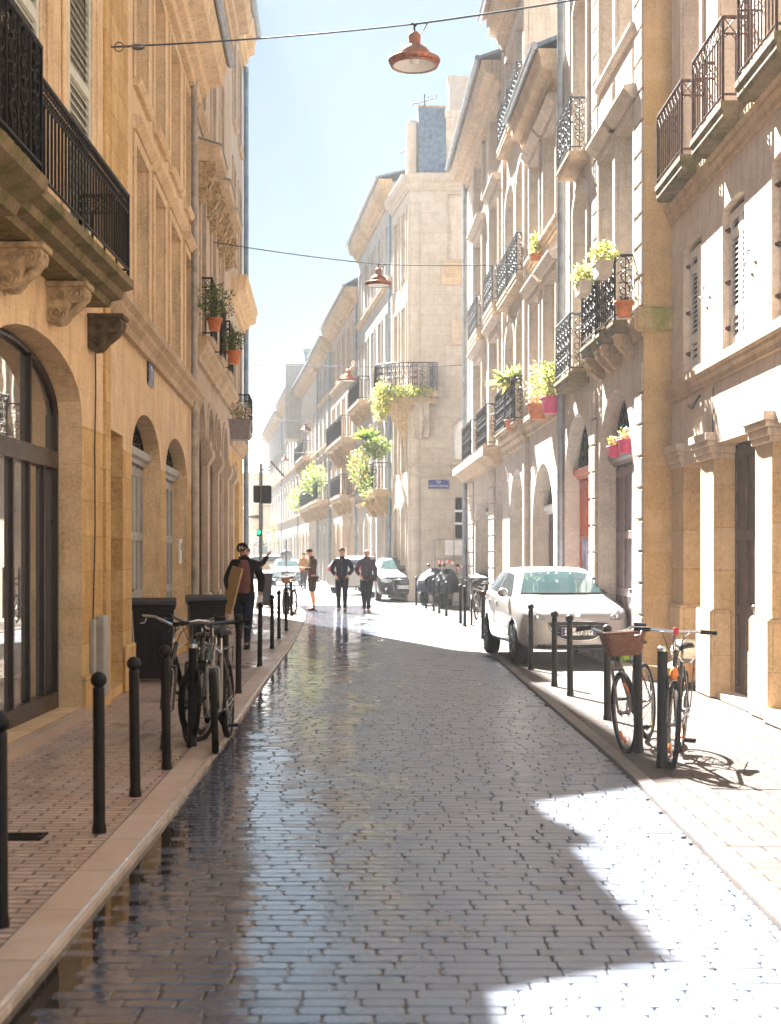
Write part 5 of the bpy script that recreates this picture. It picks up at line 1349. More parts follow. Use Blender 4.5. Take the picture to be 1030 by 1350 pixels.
# ================================================================ cable hung lamps
def lamp(label, z, px, py_top, dia, cabL, cabR, pyL, pyR, nf=26):
    # z distance, px/py_top of the hook on the cable; anchors given on the two fronts
    s = z/FPX; P = Vector(((px-CXP)*s, z, H+(HYP-py_top)*s))
    t = thing('hanging_lamp', label, 'street lamp', P, 0, 'copper lamps hung on cables across the street')
    r = dia/2; mb = MB()
    mb.tube([(-.03,0,.02),(0,0,.0),(.0,0,-.10)], .012, 6); mb.tube([(.03,0,.02),(0,0,-.02)], .012, 6); mb.tube([(.0,0,-.08),(.06,0,-.10),(.10,0,-.05),(.14,0,.02)], .007, 5); mb.build('hook', M['iron'], t)
    mb = MB(); q = r/.28
    mb.lathe([(.02,-.07),(.045,-.08),(.062,-.105),(.068,-.12),(.066,-.205),(.072,-.215),(.068,-.225)], 20); mb.xf(Matrix.Scale(q, 4)); mb.build('neck', M['copper'], t)
    mb = MB(); mb.lathe([(.066,-.22),(.10,-.232),(.145,-.265),(.175,-.31),(.185,-.345)], 28, caps=False); mb.xf(Matrix.Scale(q, 4)); mb.build('shade', M['copper'], t)
    mb = MB(); mb.lathe([(.182,-.345),(.28,-.375),(.283,-.385),(.25,-.42),(.235,-.425),(.175,-.35)], 28, caps=False)
    for i in range(nf):
        a = 2*math.pi*i/nf; mb.tube([(.275*math.cos(a),.275*math.sin(a),-.39),(.25*math.cos(a),.25*math.sin(a),-.43)], .008, 4)
    mb.lathe([(.235,-.422),(.258,-.43),(.258,-.445),(.228,-.445)], 28, caps=False); mb.xf(Matrix.Scale(q, 4)); mb.build('rim', M['copper'], t)
    mb = MB(); mb.lathe([(.232,-.436),(.17,-.40),(.08,-.37),(.02,-.36)], 24, caps=False); mb.blob((0,0,-.38), .05, 0, 12, 8); mb.xf(Matrix.Scale(q, 4)); mb.build('reflector', M['white'], t)
    A_, B2_ = Vector(cabL), Vector(cabR)
    cb = MB()
    def sag(a, b, n=10, k=.03): return [a.lerp(b, i/n) - Vector((0,0,k*4*(i/n)*(1-i/n))) for i in range(n+1)]
    cb.tube(sag(A_, P+Vector((0,0,.01))), .010, 5); cb.tube(sag(P+Vector((0,0,.01)), B2_), .012, 5)
    c_ = cb.build('lamp_cable', M['cable'])
    return tag(c_, 'thin dark cable holding ' + label.split(',')[0], 'cable', 'lamp cables'), A_
def onF(F, px, py, off=0): u = F.U(px, off); return F.wp(u, off, F.V(px, py, off))
c0, anc = lamp('large copper pendant lamp at the top of the picture, nearest of the lamps', 15.4, 546.5, 33, .56, (LX(15.4)+.02, 15.4, H+(HYP-62)*15.4/FPX), (3.66, 15.4, 7.93), 0, 0)
hkt = thing('cable_anchor', 'steel turnbuckle fixed to the golden wall at the left end of the top lamp cable', 'bracket', anc)
mb = MB(); mb.tube([(.0,0,0),(.22,0,.004)], .010, 6); torus(mb, (.10,0,.002), .05, .008, 12, 5); mb.lathe([(.02,.24),(.035,.27),(.035,.33),(.015,.38)], 8, (0,0,0), 0, 'x'); mb.build('turnbuckle', M['steel'], hkt)
lamp('second copper pendant lamp, hanging in front of the corner building eaves', 30.0, 499, 349, .56, (LB(30), 30, 8.22), (R2X(30), 30, 7.76), 0, 0)
lamp('third copper pendant lamp, in front of the far stone balconies', 45.7, 459, 484, .56, (-8.2, 45.9, 7.9), (3.2, 46.3, 7.85), 0, 0, 16)
lamp('fourth copper pendant lamp, small, above the green planted balcony', 68, 403, 556, .56, (LF(68), 68, 8.4), (EX(68), 68, 8.1), 0, 0, 12)
lamp('fifth copper pendant lamp, tiny, right of the traffic signal pole top', 88, 375.5, 598, .56, (LF(88), 88, 8.3), (EX(88), 88, 8.1), 0, 0, 10)
lamp('furthest copper pendant lamp, just a speck left of the traffic signal', 118, 323.5, 665, .56, (LF(118), 118, 6.3), (EX(118), 118, 6.3), 0, 0, 8)
# ================================================================ plants
def leaves(mb, c, rad, n, size, m=0, droop=0, rg=None, mats=1):
    rg = rg or rnd
    for _ in range(n):
        while True:
            q = Vector((rg.uniform(-1,1), rg.uniform(-1,1), rg.uniform(-1,1)))
            if q.length <= 1 and (q.length > .35 or rg.random() < .4): break
        lump = 1+.35*mn.noise(q*2.3+Vector(c))
        p = Vector((c[0]+q.x*rad[0]*lump, c[1]+q.y*rad[1]*lump, c[2]+q.z*rad[2]*lump))
        a = Vector((rg.gauss(0,1), rg.gauss(0,1), rg.gauss(0,1)-droop)).normalized(); b = a.orthogonal().normalized(); b = (Matrix.Rotation(rg.random()*6.3, 3, a) @ b)
        s = size*rg.uniform(.6,1.4)
        mb.add([p, p+a*s*.5+b*s*.28, p+a*s, p+a*s*.5-b*s*.28], [(0,1,2,3)], m if mats == 1 else rg.randrange(mats))
def blades(mb, c, n, ln, wd=.03, m=0, up=.4, rg=None):
    rg = rg or rnd
    for i in range(n):
        a = rg.random()*6.283; e = rg.uniform(-.35, 1.3)*(1-up)+up*1.1
        d = Vector((math.cos(a)*math.cos(e), math.sin(a)*math.cos(e), math.sin(e))); s = Vector((-math.sin(a), math.cos(a), 0))*wd
        L_ = ln*rg.uniform(.7,1.1); c_ = Vector(c)
        p1, p2 = c_+d*L_*.55, c_+d*L_ - Vector((0,0,L_*.22))
        mb.add([c_-s*.4, c_+s*.4, p1+s, p2, p1-s], [(0,1,2,3,4)], m)
def pot_plant(label, F, px, py, off, r, h, pot, leafm, n, rad, size, kind='leaves', box=False, name='potted_plant', cat='potted plant', dz=0):
    u = F.U(px, off); z = F.V(px, py, off); t = thing(name, label, cat, F.wp(u, off, z), F.rz)
    mb = MB()
    if box: mb.add([(-r,-h*.45,0),(r,-h*.45,0),(r,h*.45,0),(-r,h*.45,0),(-r*1.12,-h*.55,h),(r*1.12,-h*.55,h),(r*1.12,h*.55,h),(-r*1.12,h*.55,h)], [(3,2,1,0),(0,1,5,4),(1,2,6,5),(2,3,7,6),(3,0,4,7),(4,5,6,7)]); mb.box(-r*1.15, r*1.15, -h*.58, h*.58, h*.88, h*1.0, 0, .01)
    else: mb.lathe([(r*.70,0),(r*.95,h*.8),(r*1.1,h*.8),(r*1.12,h),(r*.9,h),(r*.85,h*.9)], 18)
    mb.build('pot', M[pot], t)
    mb = MB(); ms_ = leafm if isinstance(leafm, (list, tuple)) else [leafm]
    if kind == 'leaves':
        leaves(mb, (0,0,h+rad[2]*.8+dz), rad, n, size, 0, 0, None, len(ms_))
        for i in range(7): a = i*.9; mb.tube([(0,0,h*.9), (rad[0]*.3*math.cos(a), rad[1]*.3*math.sin(a), h+rad[2]*.6), (rad[0]*.7*math.cos(a), rad[1]*.7*math.sin(a), h+rad[2]*1.1)], .006, 4)
    else:
        if dz: mb.tube([(0,0,h*.9),(.02,0,h+dz)], .03, 6)
        blades(mb, (0,0,h+dz), n, rad[2], size, 0)
        for i in range(n//3): mb.v and None
        if len(ms_) > 1: blades(mb, (0,0,h+dz), n//2, rad[2]*.9, size, 1, .1)
    mb.build('foliage', [M[k] for k in ms_], t); return t
M['pale_box'] = plain('pale_box', (.46,.40,.33), .7)
pot_plant('orange terracotta pot with an olive green bush hung on the pedimented house', FC, 283, 436, .42, .13, .22, 'terracotta', ['leaf_dark','leaf'], 900, (.42,.34,.34), .05)
pot_plant('bright red orange pot with dark green plant hung at the left corner house', FC, 308.5, 480, .55, .14, .26, 'terracotta', ['leaf_dark','leaf'], 500, (.30,.22,.26), .05)
pot_plant('grey planter box with green and white flowers on the left corner house balcony', FD, 317, 580, .58, .24, .42, 'pot_grey', ['leaf','flower_peach','white'], 380, (.30,.22,.22), .06, box=True)
pot_plant('pink pot with small flowers on the door transom, left one above the mauve door', F2, 810, 603, .02, .10, .16, 'pink_pot', ['flower_peach','leaf'], 160, (.13,.10,.08), .04)
pot_plant('pink pot with small flowers on the door transom, right one above the mauve door', F2, 825, 597, .02, .11, .18, 'pink_pot', ['flower_peach','leaf'], 180, (.14,.10,.09), .04)
pot_plant('pale window box with yellow plant on the upper scrolled balcony rail', F2, 795, 366, .46, .19, .19, 'pale_box', ['leaf_yellow','leaf_lime'], 420, (.32,.18,.16), .06, box=True)
pot_plant('pale window box with yellow plant on the lower scrolled balcony rail', F2, 769, 390, .46, .18, .18, 'pale_box', ['leaf_yellow','leaf_lime'], 380, (.30,.18,.15), .06, box=True)
pot_plant('terracotta wall pot on the scrolled balcony above the mauve door', F2, 823, 418, .30, .12, .20, 'terracotta', ['leaf_dark'], 30, (.08,.08,.05), .04)
pot_plant('pink pot with trailing yellow green plants on the first floor sill beside the grey downpipe', F3, 727, 545, .22, .18, .28, 'pink_pot', ['leaf_yellow','leaf_lime','leaf'], 700, (.34,.20,.34), .07)
pot_plant('pink flowering pot on the first floor sill of the low house', F3, 709, 553, .22, .20, .30, 'terracotta', ['flower_peach','leaf_yellow','leaf'], 600, (.32,.20,.42), .06)
pot_plant('yellow green bush on the second floor sill of the low house', F3, 706.5, 345, .15, .12, .15, 'terracotta', ['leaf_lime','leaf_yellow'], 240, (.20,.12,.22), .07)
pot_plant('spiky yellow green yucca on a tall stem on the balcony of the tall narrow house', F4, 674, 567, .25, .14, .22, 'terracotta', ['leaf_lime','leaf_yellow'], 80, (.5,.5,.62), .035, kind='blades', dz=.75)
# plants on the corner building
def at_e(px, py, z): s = z/FPX; return Vector(((px-CXP)*s, z, H+(HYP-py)*s))
def bush(name, label, c, parts, cat='plant'):
    t = thing(name, label, cat, c)
    for (mats, o, rad, n, s, dr) in parts:
        mb = MB(); leaves(mb, o, rad, n, s, 0, dr, None, len(mats)); mb.build('foliage', [M[k] for k in mats], t)
    mb = MB()
    for i in range(6): a = i*1.05; o = parts[0][1]; mb.tube([(o[0],o[1],o[2]-parts[0][2][2]*.9), (o[0]+parts[0][2][0]*.6*math.cos(a), o[1]+.1*math.sin(a), o[2])], .012, 4)
    mb.build('stem', M['wood_dark'], t); return t
bush('trailing_plant', 'yellow trailing plant hanging under the curved corner balcony', at_e(503, 528, 49.2), [(['leaf_yellow','leaf_lime'], (0,0,0), (.34,.4,.75), 900, .10, .8), (['leaf_yellow','leaf_lime','leaf'], (.85,.0,.32), (1.1,.35,.20), 900, .10, .3)])
bush('balcony_plant', 'bushy green palm and flowers overflowing the planted lower balcony', at_e(497, 590, 53.0), [(['leaf','leaf_lime'], (0,0,0), (.56,.4,.44), 900, .11, 0), (['leaf_lime','flower_peach','leaf'], (-.70,-.1,-.75), (.42,.35,.75), 900, .09, .3), (['leaf','leaf_lime'], (-.45,-.1,-1.2), (.3,.3,.75), 500, .10, .8)])
t = thing('palm_plant', 'spiky green palm standing above the planted lower balcony', 'plant', at_e(483, 580, 53.5)); mb = MB(); mb.tube([(0,0,-1.2),(0,0,.0)], .04, 6); mb.build('trunk', M['wood_dark'], t)
mb = MB(); blades(mb, (0,0,0), 60, .75, .04); mb.build('foliage', M['leaf'], t)
bush('balcony_plant', 'pale green plants on a hazy far balcony', Vector((EX(82)-.7, 82, 6.0)), [(['leaf_lime','leaf'], (0,0,0), (.8,1.6,.9), 700, .18, 0)])
bush('balcony_plant', 'very faint green plants on the furthest planted balcony', Vector((EX(95)-.8, 95, 4.6)), [(['leaf_lime','leaf'], (0,0,.7), (.6,2.5,.8), 600, .2, 0)])
bush('balcony_plant', 'small green shrubs low at the far end beside the traffic signal pole', Vector((-10.4, 130, 3.8)), [(['leaf_lime','flower_pink','leaf'], (0,0,0), (1.6,1.4,1.3), 500, .25, 0)])

# ================================================================ signal mast, signs, barrier
p = gnd(344, 803); z = p.y; s = z/FPX
t = thing('traffic_signal', 'grey signal mast seen from behind with two black signal backs and white sign boards', 'traffic light', (p.x, z, 0))
zz = lambda py: H+(HYP-py)*s
mb = MB(); mb.tube([(0,0,0),(0,0,zz(611))], .055, 10); mb.tube([(0,0,zz(620)),(.28,0,zz(620))], .025, 6); mb.build('mast', M['iron_grey'], t)
mb = MB(); mb.box(-9.5*s, -1.2*s, -.13, .10, zz(663), zz(640), 0, .03); o_ = mb.build('signal_head', M['plastic'], t)
mb = MB(); mb.box(1.2*s, 14*s, -.13, .10, zz(664), zz(640), 0, .03); mb.build('signal_head', M['plastic'], t)
mb = MB(); mb.box(-13.5*s, 13*s, .05, .07, zz(698), zz(666), 0, .006); mb.build('sign_back', M['white_paint'], t)
mb = MB(); mb.tube([(0,.02,zz(681)),(-18*s,.02,zz(681)),(-18*s,.02,zz(715))], .05, 6); mb.build('bracket', M['iron_grey'], t)
mb = MB(); mb.box(-5*s, 2*s, -.10, .08, zz(707), zz(698.5), 0, .02); rp_ = mb.build('repeater', M['plastic'], t)
gm, gnt, gN, gL, gB = newmat('green_signal'); gB.inputs['Emission Color'].default_value = (.01,.75,.28,1); gB.inputs['Emission Strength'].default_value = .16; gB.inputs['Base Color'].default_value = (0,.3,.15,1)
mb = MB(); mb.lathe([(.01,-.115),(.065,-.112),(.065,-.10)], 12, (-2.2*s,0,zz(702)), 0, 'y'); mb.build('green_lens', gm, rp_)
t = thing('street_light', 'flat tilted street light panel on a bracket right of the signal mast top', 'street lamp', (p.x+.03, z+.02, zz(640)), 0)
mb = MB(); mb.prism([(11*s,zz(609)-zz(640)),(12.5*s,zz(607.5)-zz(640)),(30*s,zz(627)-zz(640)),(29*s,zz(629)-zz(640))], 'y', -.12, .12); mb.tube([(0,0,zz(619)-zz(640)),(14*s,0,zz(613)-zz(640))], .02, 6); mb.build('panel', M['steel'], t)
p = gnd(377.5, 775); t = thing('round_sign', 'thin pole with a pale round sign seen from behind near the far parked cars', 'sign', p); s = p.y/FPX
mb = MB(); mb.tube([(0,0,0),(0,0,H+(HYP-712)*s)], .04, 8); mb.build('pole', M['iron_grey'], t)
mb = MB(); mb.lathe([(.01,.03),(.30,.03),(.31,.05),(.01,.055)], 24, (0,0,H+(HYP-733)*s), 0, 'y'); mb.build('sign_disc', M['zinc'], t)
# red white barrier tape and panels before the corner building
p = gnd(592, 790.5); s = p.y/FPX
t = thing('barrier_fence', 'mesh barrier with white panels and red and white tape in front of the corner building', 'barrier', (p.x, 49.3, 0)); s = 49.3/FPX
def ex_(px): return (px-592)*s
mb = MB()
for px in (569, 594, 614): mb.tube([(ex_(px),0,0),(ex_(px),0,H+(HYP-711)*s)], .02, 6)
for py in (711, 737, 770): mb.tube([(ex_(569),0,H+(HYP-py)*s),(ex_(614),0,H+(HYP-py)*s)], .015, 5)
mb.build('frame', M['zinc'], t)
mb = MB(); mb.box(ex_(582.5), ex_(593.5), -.04, -.02, H+(HYP-732)*s, H+(HYP-712)*s); mb.box(ex_(594.5), ex_(612), -.04, -.02, H+(HYP-732)*s, H+(HYP-712)*s); mb.build('panel', M['white_paint'], t)
mb = MB(); k = 0
path = [(571,742),(575,738),(580,741),(586,738),(594,741),(600,747),(606,744),(609,752),(612,748),(614,755)]
for (a, b) in zip(path[:-1], path[1:]):
    for q in range(2):
        x0, y0 = a[0]+(b[0]-a[0])*q/2, a[1]+(b[1]-a[1])*q/2; x1, y1 = a[0]+(b[0]-a[0])*(q+1)/2, a[1]+(b[1]-a[1])*(q+1)/2
        z0, z1 = H+(HYP-y0)*s, H+(HYP-y1)*s
        mb.add([(ex_(x0),-.06-.01*k%.03,z0),(ex_(x1),-.07,z1),(ex_(x1),-.07,z1-.10),(ex_(x0),-.06-.01*k%.03,z0-.10)], [(0,1,2,3)], k % 2); k += 1
mb.build('tape', [M['tape_red'], M['white']], t)
# ================================================================ cars
def interp(xs, vs_, x):
    if x <= xs[0]: return vs_[0]
    for i in range(len(xs)-1):
        if x <= xs[i+1]:
            t = (x-xs[i])/(xs[i+1]-xs[i]); return vs_[i]+(vs_[i+1]-vs_[i])*t
    return vs_[-1]
def evalmesh(o, name):
    bpy.context.view_layer.update()
    dg = bpy.context.evaluated_depsgraph_get(); me = bpy.data.meshes.new_from_object(o.evaluated_get(dg)); me.name = name
    old = o.data; o.modifiers.clear(); o.data = me; bpy.data.meshes.remove(old); return me
HATCH = dict(L=3.96, ys=[-1.98,-1.95,-1.86,-1.70,-1.45,-1.2,-1.0,-.75,-.45,-.15,.2,.6,1.0,1.3,1.55,1.75,1.88,1.95,1.98],
    top=[.60,.72,.80,.87,.93,.98,1.03,1.17,1.32,1.42,1.455,1.46,1.44,1.40,1.27,1.10,.95,.82,.60],
    hw=[.48,.66,.78,.84,.865,.87,.87,.87,.87,.87,.87,.87,.87,.86,.85,.82,.78,.70,.55], cowl=-1.0, roof0=-.15, roof1=1.25, wb=(-1.18,1.36), wr=.31, zb=.24)
COUPE = dict(L=4.6, ys=[-2.30,-2.27,-2.18,-2.0,-1.7,-1.35,-1.0,-.72,-.4,-.05,.3,.7,1.1,1.45,1.75,2.0,2.18,2.27,2.30],
    top=[.62,.73,.80,.86,.92,.97,1.02,1.14,1.28,1.38,1.41,1.41,1.38,1.30,1.17,1.05,.96,.84,.62],
    hw=[.55,.74,.86,.91,.93,.93,.93,.93,.93,.93,.93,.93,.93,.92,.90,.87,.82,.75,.60], cowl=-1.0, roof0=-.05, roof1=1.15, wb=(-1.40,1.40), wr=.34, zb=.20)
SUV = dict(L=4.3, ys=[-2.15,-2.12,-2.03,-1.85,-1.6,-1.3,-1.0,-.72,-.4,-.1,.3,.8,1.3,1.6,1.85,1.98,2.07,2.12,2.15],
    top=[.75,.86,.94,1.0,1.05,1.10,1.15,1.30,1.45,1.56,1.60,1.61,1.59,1.55,1.42,1.25,1.08,.92,.72],
    hw=[.55,.74,.84,.89,.91,.91,.91,.91,.91,.91,.91,.91,.91,.90,.88,.86,.83,.77,.65], cowl=-1.0, roof0=-.1, roof1=1.6, wb=(-1.30,1.30), wr=.35, zb=.28)
def car(label, loc, rz, S, pmat, detail='hatch', cat='car', scale=(1,1,1), gl='car_glass', group='parked cars'):
    t = thing('parked_car', label, cat, loc, rz, group); t.scale = scale
    ys, tp, hws = S['ys'], S['top'], S['hw']; HL = S['L']/2; K = None; V = []
    belt0 = interp(ys, tp, S['cowl'])-.07
    def belt(y): return min(belt0 + .035*(y-S['cowl']), interp(ys, tp, y)-.045)
    for i, y in enumerate(ys):
        hw, T = hws[i], tp[i]; e = abs(y)/HL; zb = S['zb']+(.06 if e > .95 else 0); b = max(belt(y), zb+.2)
        if y <= S['cowl']: rw = hw*.86
        elif y < S['roof0']: q = (y-S['cowl'])/(S['roof0']-S['cowl']); rw = hw*(.84+(.68-.84)*q)
        elif y <= S['roof1']: rw = hw*.68
        else: q = min(1, (y-S['roof1'])/(HL*.8-S['roof1']+.01)); rw = hw*(.68+.12*q)
        half = [(hw*.90,zb),(hw*.985,zb+.10),(hw,zb+.26),(hw*.995,b-.16),(hw*.975,b-.03),(hw*.945,b)]
        for q in (.30,.72): half.append((hw*.945+(rw-hw*.945)*q, b+(T-.02-b)*q))
        half += [(rw,T-.022),(rw*.90,T-.004),(rw*.5,T+.004)]
        ring = half + [(0,T+.006)] + [(-a,z) for a, z in reversed(half)] + [(0,zb)]
        K = len(ring); V += [(a, y, z) for a, z in ring]
    F_ = [(i*K+j, (i+1)*K+j, (i+1)*K+(j+1)%K, i*K+(j+1)%K) for i in range(len(ys)-1) for j in range(K)]
    mb = MB(); mb.add(V, F_, 0, True); n = len(ys); mb.f.append(tuple(range(K))); mb.m.append(0); mb.sm.append(True); mb.f.append(tuple(range((n-1)*K+K-1, (n-1)*K-1, -1))); mb.m.append(0); mb.sm.append(True)
    bo = mb.build('body', [pmat, M['plastic']], t, uv=False)
    sub = bo.modifiers.new('s', 'SUBSURF'); sub.levels = 2; sub.render_levels = 2; evalmesh(bo, 'body')
    cut = MB()
    for wy in S['wb']:
        for s in (-1, 1): cut.lathe([(S['wr']+.055, s*.62), (S['wr']+.055, s*1.2)] if s > 0 else [(S['wr']+.055, -1.2), (S['wr']+.055, -.62)], 28, (0,wy,S['wr']+.01), 0, 'x', False)
    co = cut.build('cut', [M['plastic']], None, uv=False)
    bm_ = bmesh.new(); bm_.from_mesh(co.data); bmesh.ops.recalc_face_normals(bm_, faces=bm_.faces); bm_.to_mesh(co.data); bm_.free()
    bm_ = bmesh.new(); bm_.from_mesh(bo.data); bmesh.ops.recalc_face_normals(bm_, faces=bm_.faces); bm_.to_mesh(bo.data); bm_.free()
    co.matrix_world = t.matrix_world; bpy.context.view_layer.update(); co.matrix_world = t.matrix_world.copy()
    md = bo.modifiers.new('b', 'BOOLEAN'); md.operation = 'DIFFERENCE'; md.object = co; md.solver = 'EXACT'
    bvh = BVHTree.FromPolygons([v.co.copy() for v in bo.data.vertices], [tuple(p.vertices) for p in bo.data.polygons])
    evalmesh(bo, 'body'); bpy.data.objects.remove(co)
    def hit(side, a, z, off):
        if side == 'front': o, d = Vector((a,-5,z)), Vector((0,1,0))
        elif side == 'rear': o, d = Vector((a,5,z)), Vector((0,-1,0))
        elif side == 'left': o, d = Vector((5,a,z)), Vector((-1,0,0))
        else: o, d = Vector((-5,a,z)), Vector((1,0,0))
        loc_, nor, idx, dist = bvh.ray_cast(o, d)
        if loc_ is None: loc_ = o+d*(5-1.0); nor = -d
        if nor.dot(d) > 0: nor = -nor
        return loc_+nor*off
    def decal(name, side, top, bot, mat, off=.006, n=10, m=5, parent=None):
        xs = [p[0] for p in top]; V = []
        def along(P, q):
            f = q*(len(P)-1); i = min(int(f), len(P)-2); r = f-i; return (P[i][0]+(P[i+1][0]-P[i][0])*r, P[i][1]+(P[i+1][1]-P[i][1])*r)
        for i in range(n+1):
            a, b = along(top, i/n), along(bot, i/n)
            for j in range(m+1):
                r = j/m; V.append(hit(side, a[0]+(b[0]-a[0])*r, a[1]+(b[1]-a[1])*r, off))
        mb = MB(); k = m+1; F_ = [(i*k+j, (i+1)*k+j, (i+1)*k+j+1, i*k+j+1) for i in range(n) for j in range(m)]
        if side in ('front', 'left'): F_ = [tuple(reversed(f)) for f in F_]
        mb.add(V, F_, 0, True); return mb.build(name, mat, parent or t)
    def line(side, pts, r, mat, name, parent=None, off=.001, closed=False):
        mb = MB(); P = [hit(side, a, z, off) for a, z in pts]; mb.tube(P, r, 5, closed=closed); return mb.build(name, mat, parent or t)
    # glass
    cw, r0, r1 = S['cowl'], S['roof0'], S['roof1']; Tc, Tr = interp(ys, tp, cw), interp(ys, tp, r0); hwc = .87*hws[8]/.87
    G = M[gl]
    decal('windscreen', 'front', [(-hwc*.60,Tr-.06),(-hwc*.3,Tr-.035),(0,Tr-.028),(hwc*.3,Tr-.035),(hwc*.60,Tr-.06)], [(-hwc*.80,Tc+.03),(-hwc*.4,Tc+.03),(0,Tc+.03),(hwc*.4,Tc+.03),(hwc*.80,Tc+.03)], G, .005, 16, 8)
    line('front', [(-hwc*.80,Tc+.028),(-hwc*.4,Tc+.025),(0,Tc+.025),(hwc*.4,Tc+.025),(hwc*.80,Tc+.028)], .012, M['plastic'], 'wiper', None, .008)
    Th = interp(ys, tp, r1)
    yb = [y for y in ys if y > r1]; zr0, zr1 = Th-.07, interp(ys, tp, S['wb'][1]+.42)+.02
    decal('rear_window', 'rear', [(-hwc*.58,zr0-.03),(0,zr0),(hwc*.58,zr0-.03)], [(-hwc*.68,belt0+.14),(0,belt0+.12),(hwc*.68,belt0+.14)], M['car_dark_glass'], .005, 12, 6)
    for sd in ('left', 'right'):
        bz = lambda y: belt(y)+.035
        def tz(y): return interp(ys, tp, y)-.085
        ym = (r0+r1)/2-.05
        decal('side_window', sd, [(cw+.32,bz(cw+.32)+.03),(r0+.02,tz(r0+.02)-.01),(ym-.03,tz(ym))], [(cw+.30,bz(cw+.3)),(r0,bz(r0)),(ym-.03,bz(ym))], M['car_dark_glass'], .004, 12, 6)
        decal('side_window', sd, [(ym+.03,tz(ym)),(r1-.15,tz(r1-.15)),(r1+.12,tz(r1+.12)-.10)], [(ym+.03,bz(ym)),(r1-.1,bz(r1)),(r1+.14,bz(r1+.14)+.04)], M['car_dark_glass'], .004, 12, 6)
        for (ya, yb_) in ((cw+.14, ym-.01), (ym+.01, S['wb'][1]-.12)):
            d_ = line(sd, [(ya,bz(ya)-.03),(ya+.04,.72),(ya+.06,S['zb']+.18),(yb_-.05,S['zb']+.18),(yb_,.72),(yb_,bz(yb_)-.03)], .006, M['plastic'], 'door', None, .0)
            line(sd, [(yb_-.24,belt(ym)-.12),(yb_-.10,belt(ym)-.115)], .016, pmat, 'handle', d_, .012)
        s = 1 if sd == 'left' else -1; my = cw+.38
        mb = MB(); c = hit(sd, my, bz(my)+.01, .0); mb.blob((c.x+s*.13, c.y-.02, c.z+.05), .085, 0, 12, 8, .07); mb.tube([c, (c.x+s*.10,c.y,c.z+.03)], .022, 6); mb.build('wing_mirror', pmat, t)
    # wheels
    for wy in S['wb']:
        for s in (-1, 1):
            x = s*(hws[9]-.105); mb = MB(); w_ = S['wr']
            mb.lathe([(w_*.66,-.10),(w_*.93,-.105),(w_,-.08),(w_,.08),(w_*.93,.105),(w_*.66,.10)], 30, (0,0,0), 0, 'x'); wo = mb.build('wheel', M['rubber'], t, (x, wy, w_))
            mb = MB(); mb.lathe([(w_*.66,s*.075),(w_*.60,s*.095),(w_*.58,s*.06),(.05,s*.05),(.05,s*.07),(.01,s*.07)], 26, (0,0,0), 0, 'x')
            for i in range(7):
                a = 2*math.pi*i/7; mb.tube([(s*.075,.03*math.cos(a),.03*math.sin(a)),(s*.085,w_*.62*math.cos(a),w_*.62*math.sin(a))], [.028,.020], 5)
            mb.build('rim', M['steel'], wo)
    hb = interp(ys, tp, -HL+.1)
    if detail == 'hatch':
        line('front', [(-.80,.72),(-.60,.83),(-.50,.86),(0,.885),(.50,.86),(.60,.83),(.80,.72)], .004, M['plastic'], 'bonnet', None, 0)
        go = decal('grille', 'front', [(-.46,.645),(-.2,.66),(0,.665),(.2,.66),(.46,.645)], [(-.34,.47),(-.2,.41),(0,.395),(.2,.41),(.34,.47)], M['plastic'], .004, 14, 6)
        line('front', [(-.47,.65),(-.2,.668),(0,.673),(.2,.668),(.47,.65),(.44,.56),(.35,.46),(.2,.40),(0,.385),(-.2,.40),(-.35,.46),(-.44,.56)], .010, M['chrome'], 'grille_trim', go, .008, True)
        for z in (.61,.56,.51,.46): line('front', [(-.36+(.61-z)*.3,z),(0,z+.004),(.36-(.61-z)*.3,z)], .005, M['steel'], 'grille_bar', go, .008)
        decal('lower_intake', 'front', [(-.60,.335),(0,.325),(.60,.335)], [(-.66,.285),(0,.27),(.66,.285)], M['plastic'], .004, 14, 2)
        for s in (-1, 1):
            ho = decal('headlight', 'front', [(s*.52,.745),(s*.64,.80),(s*.76,.86)], [(s*.50,.70),(s*.66,.69),(s*.80,.76)], M['lamp_glass'], .005, 8, 4)
            p_ = hit('front', s*.62, .735, .008); mb = MB(); mb.lathe([(.01,-.012),(.045,-.012),(.045,0),(.01,0)], 14, p_, 0, 'y'); mb.build('lens', M['chrome'], ho)
            line('front', [(s*.50,.70),(s*.66,.69),(s*.80,.76),(s*.76,.86),(s*.64,.80),(s*.52,.745)], .006, M['steel'], 'lamp_trim', ho, .006, True)
            p_ = hit('front', s*.70, .47, .006); mb = MB(); mb.tube([p_+Vector((s*.07,.03,.0)), p_, p_+Vector((-s*.04,.0,.035))], .016, 6); mb.build('fog_lamp', M['steel'], t)
        plx, plz = 'CN-452-JW', .525
        mb = MB(); p_ = hit('front', 0, plz, .02); mb.box(-.26, .26, p_.y-.02, p_.y-.008, plz-.056, plz+.056, 0, .004); po = mb.build('number_plate', M['white'], t)
        for sx_ in (-.2365, .2365): mb = MB(); mb.box(sx_-.0215, sx_+.0215, p_.y-.0225, p_.y-.0205, plz-.052, plz+.052); mb.build('plate_band', M['blue_enamel'], po)
        text(po, plx, (0, p_.y-.0215, plz), .105, M['plastic'])
        mb = MB(); p_ = hit('front', 0, .75, .01); mb.prism([(-.045,.05),(.045,.05),(.035,-.02),(0,-.055),(-.035,-.02)], 'y', -.006, .004); mb.xf(Matrix.Translation(p_)); mb.build('badge', M['chrome'], t)
    elif detail == 'coupe':
        go = decal('grille', 'front', [(-.37,.70),(0,.705),(.37,.70)], [(-.31,.30),(0,.29),(.31,.30)], M['plastic'], .004, 12, 8)
        line('front', [(-.38,.705),(0,.71),(.38,.705),(.38,.5),(.32,.29),(0,.28),(-.32,.29),(-.38,.5)], .013, M['chrome'], 'grille_trim', go, .008, True)
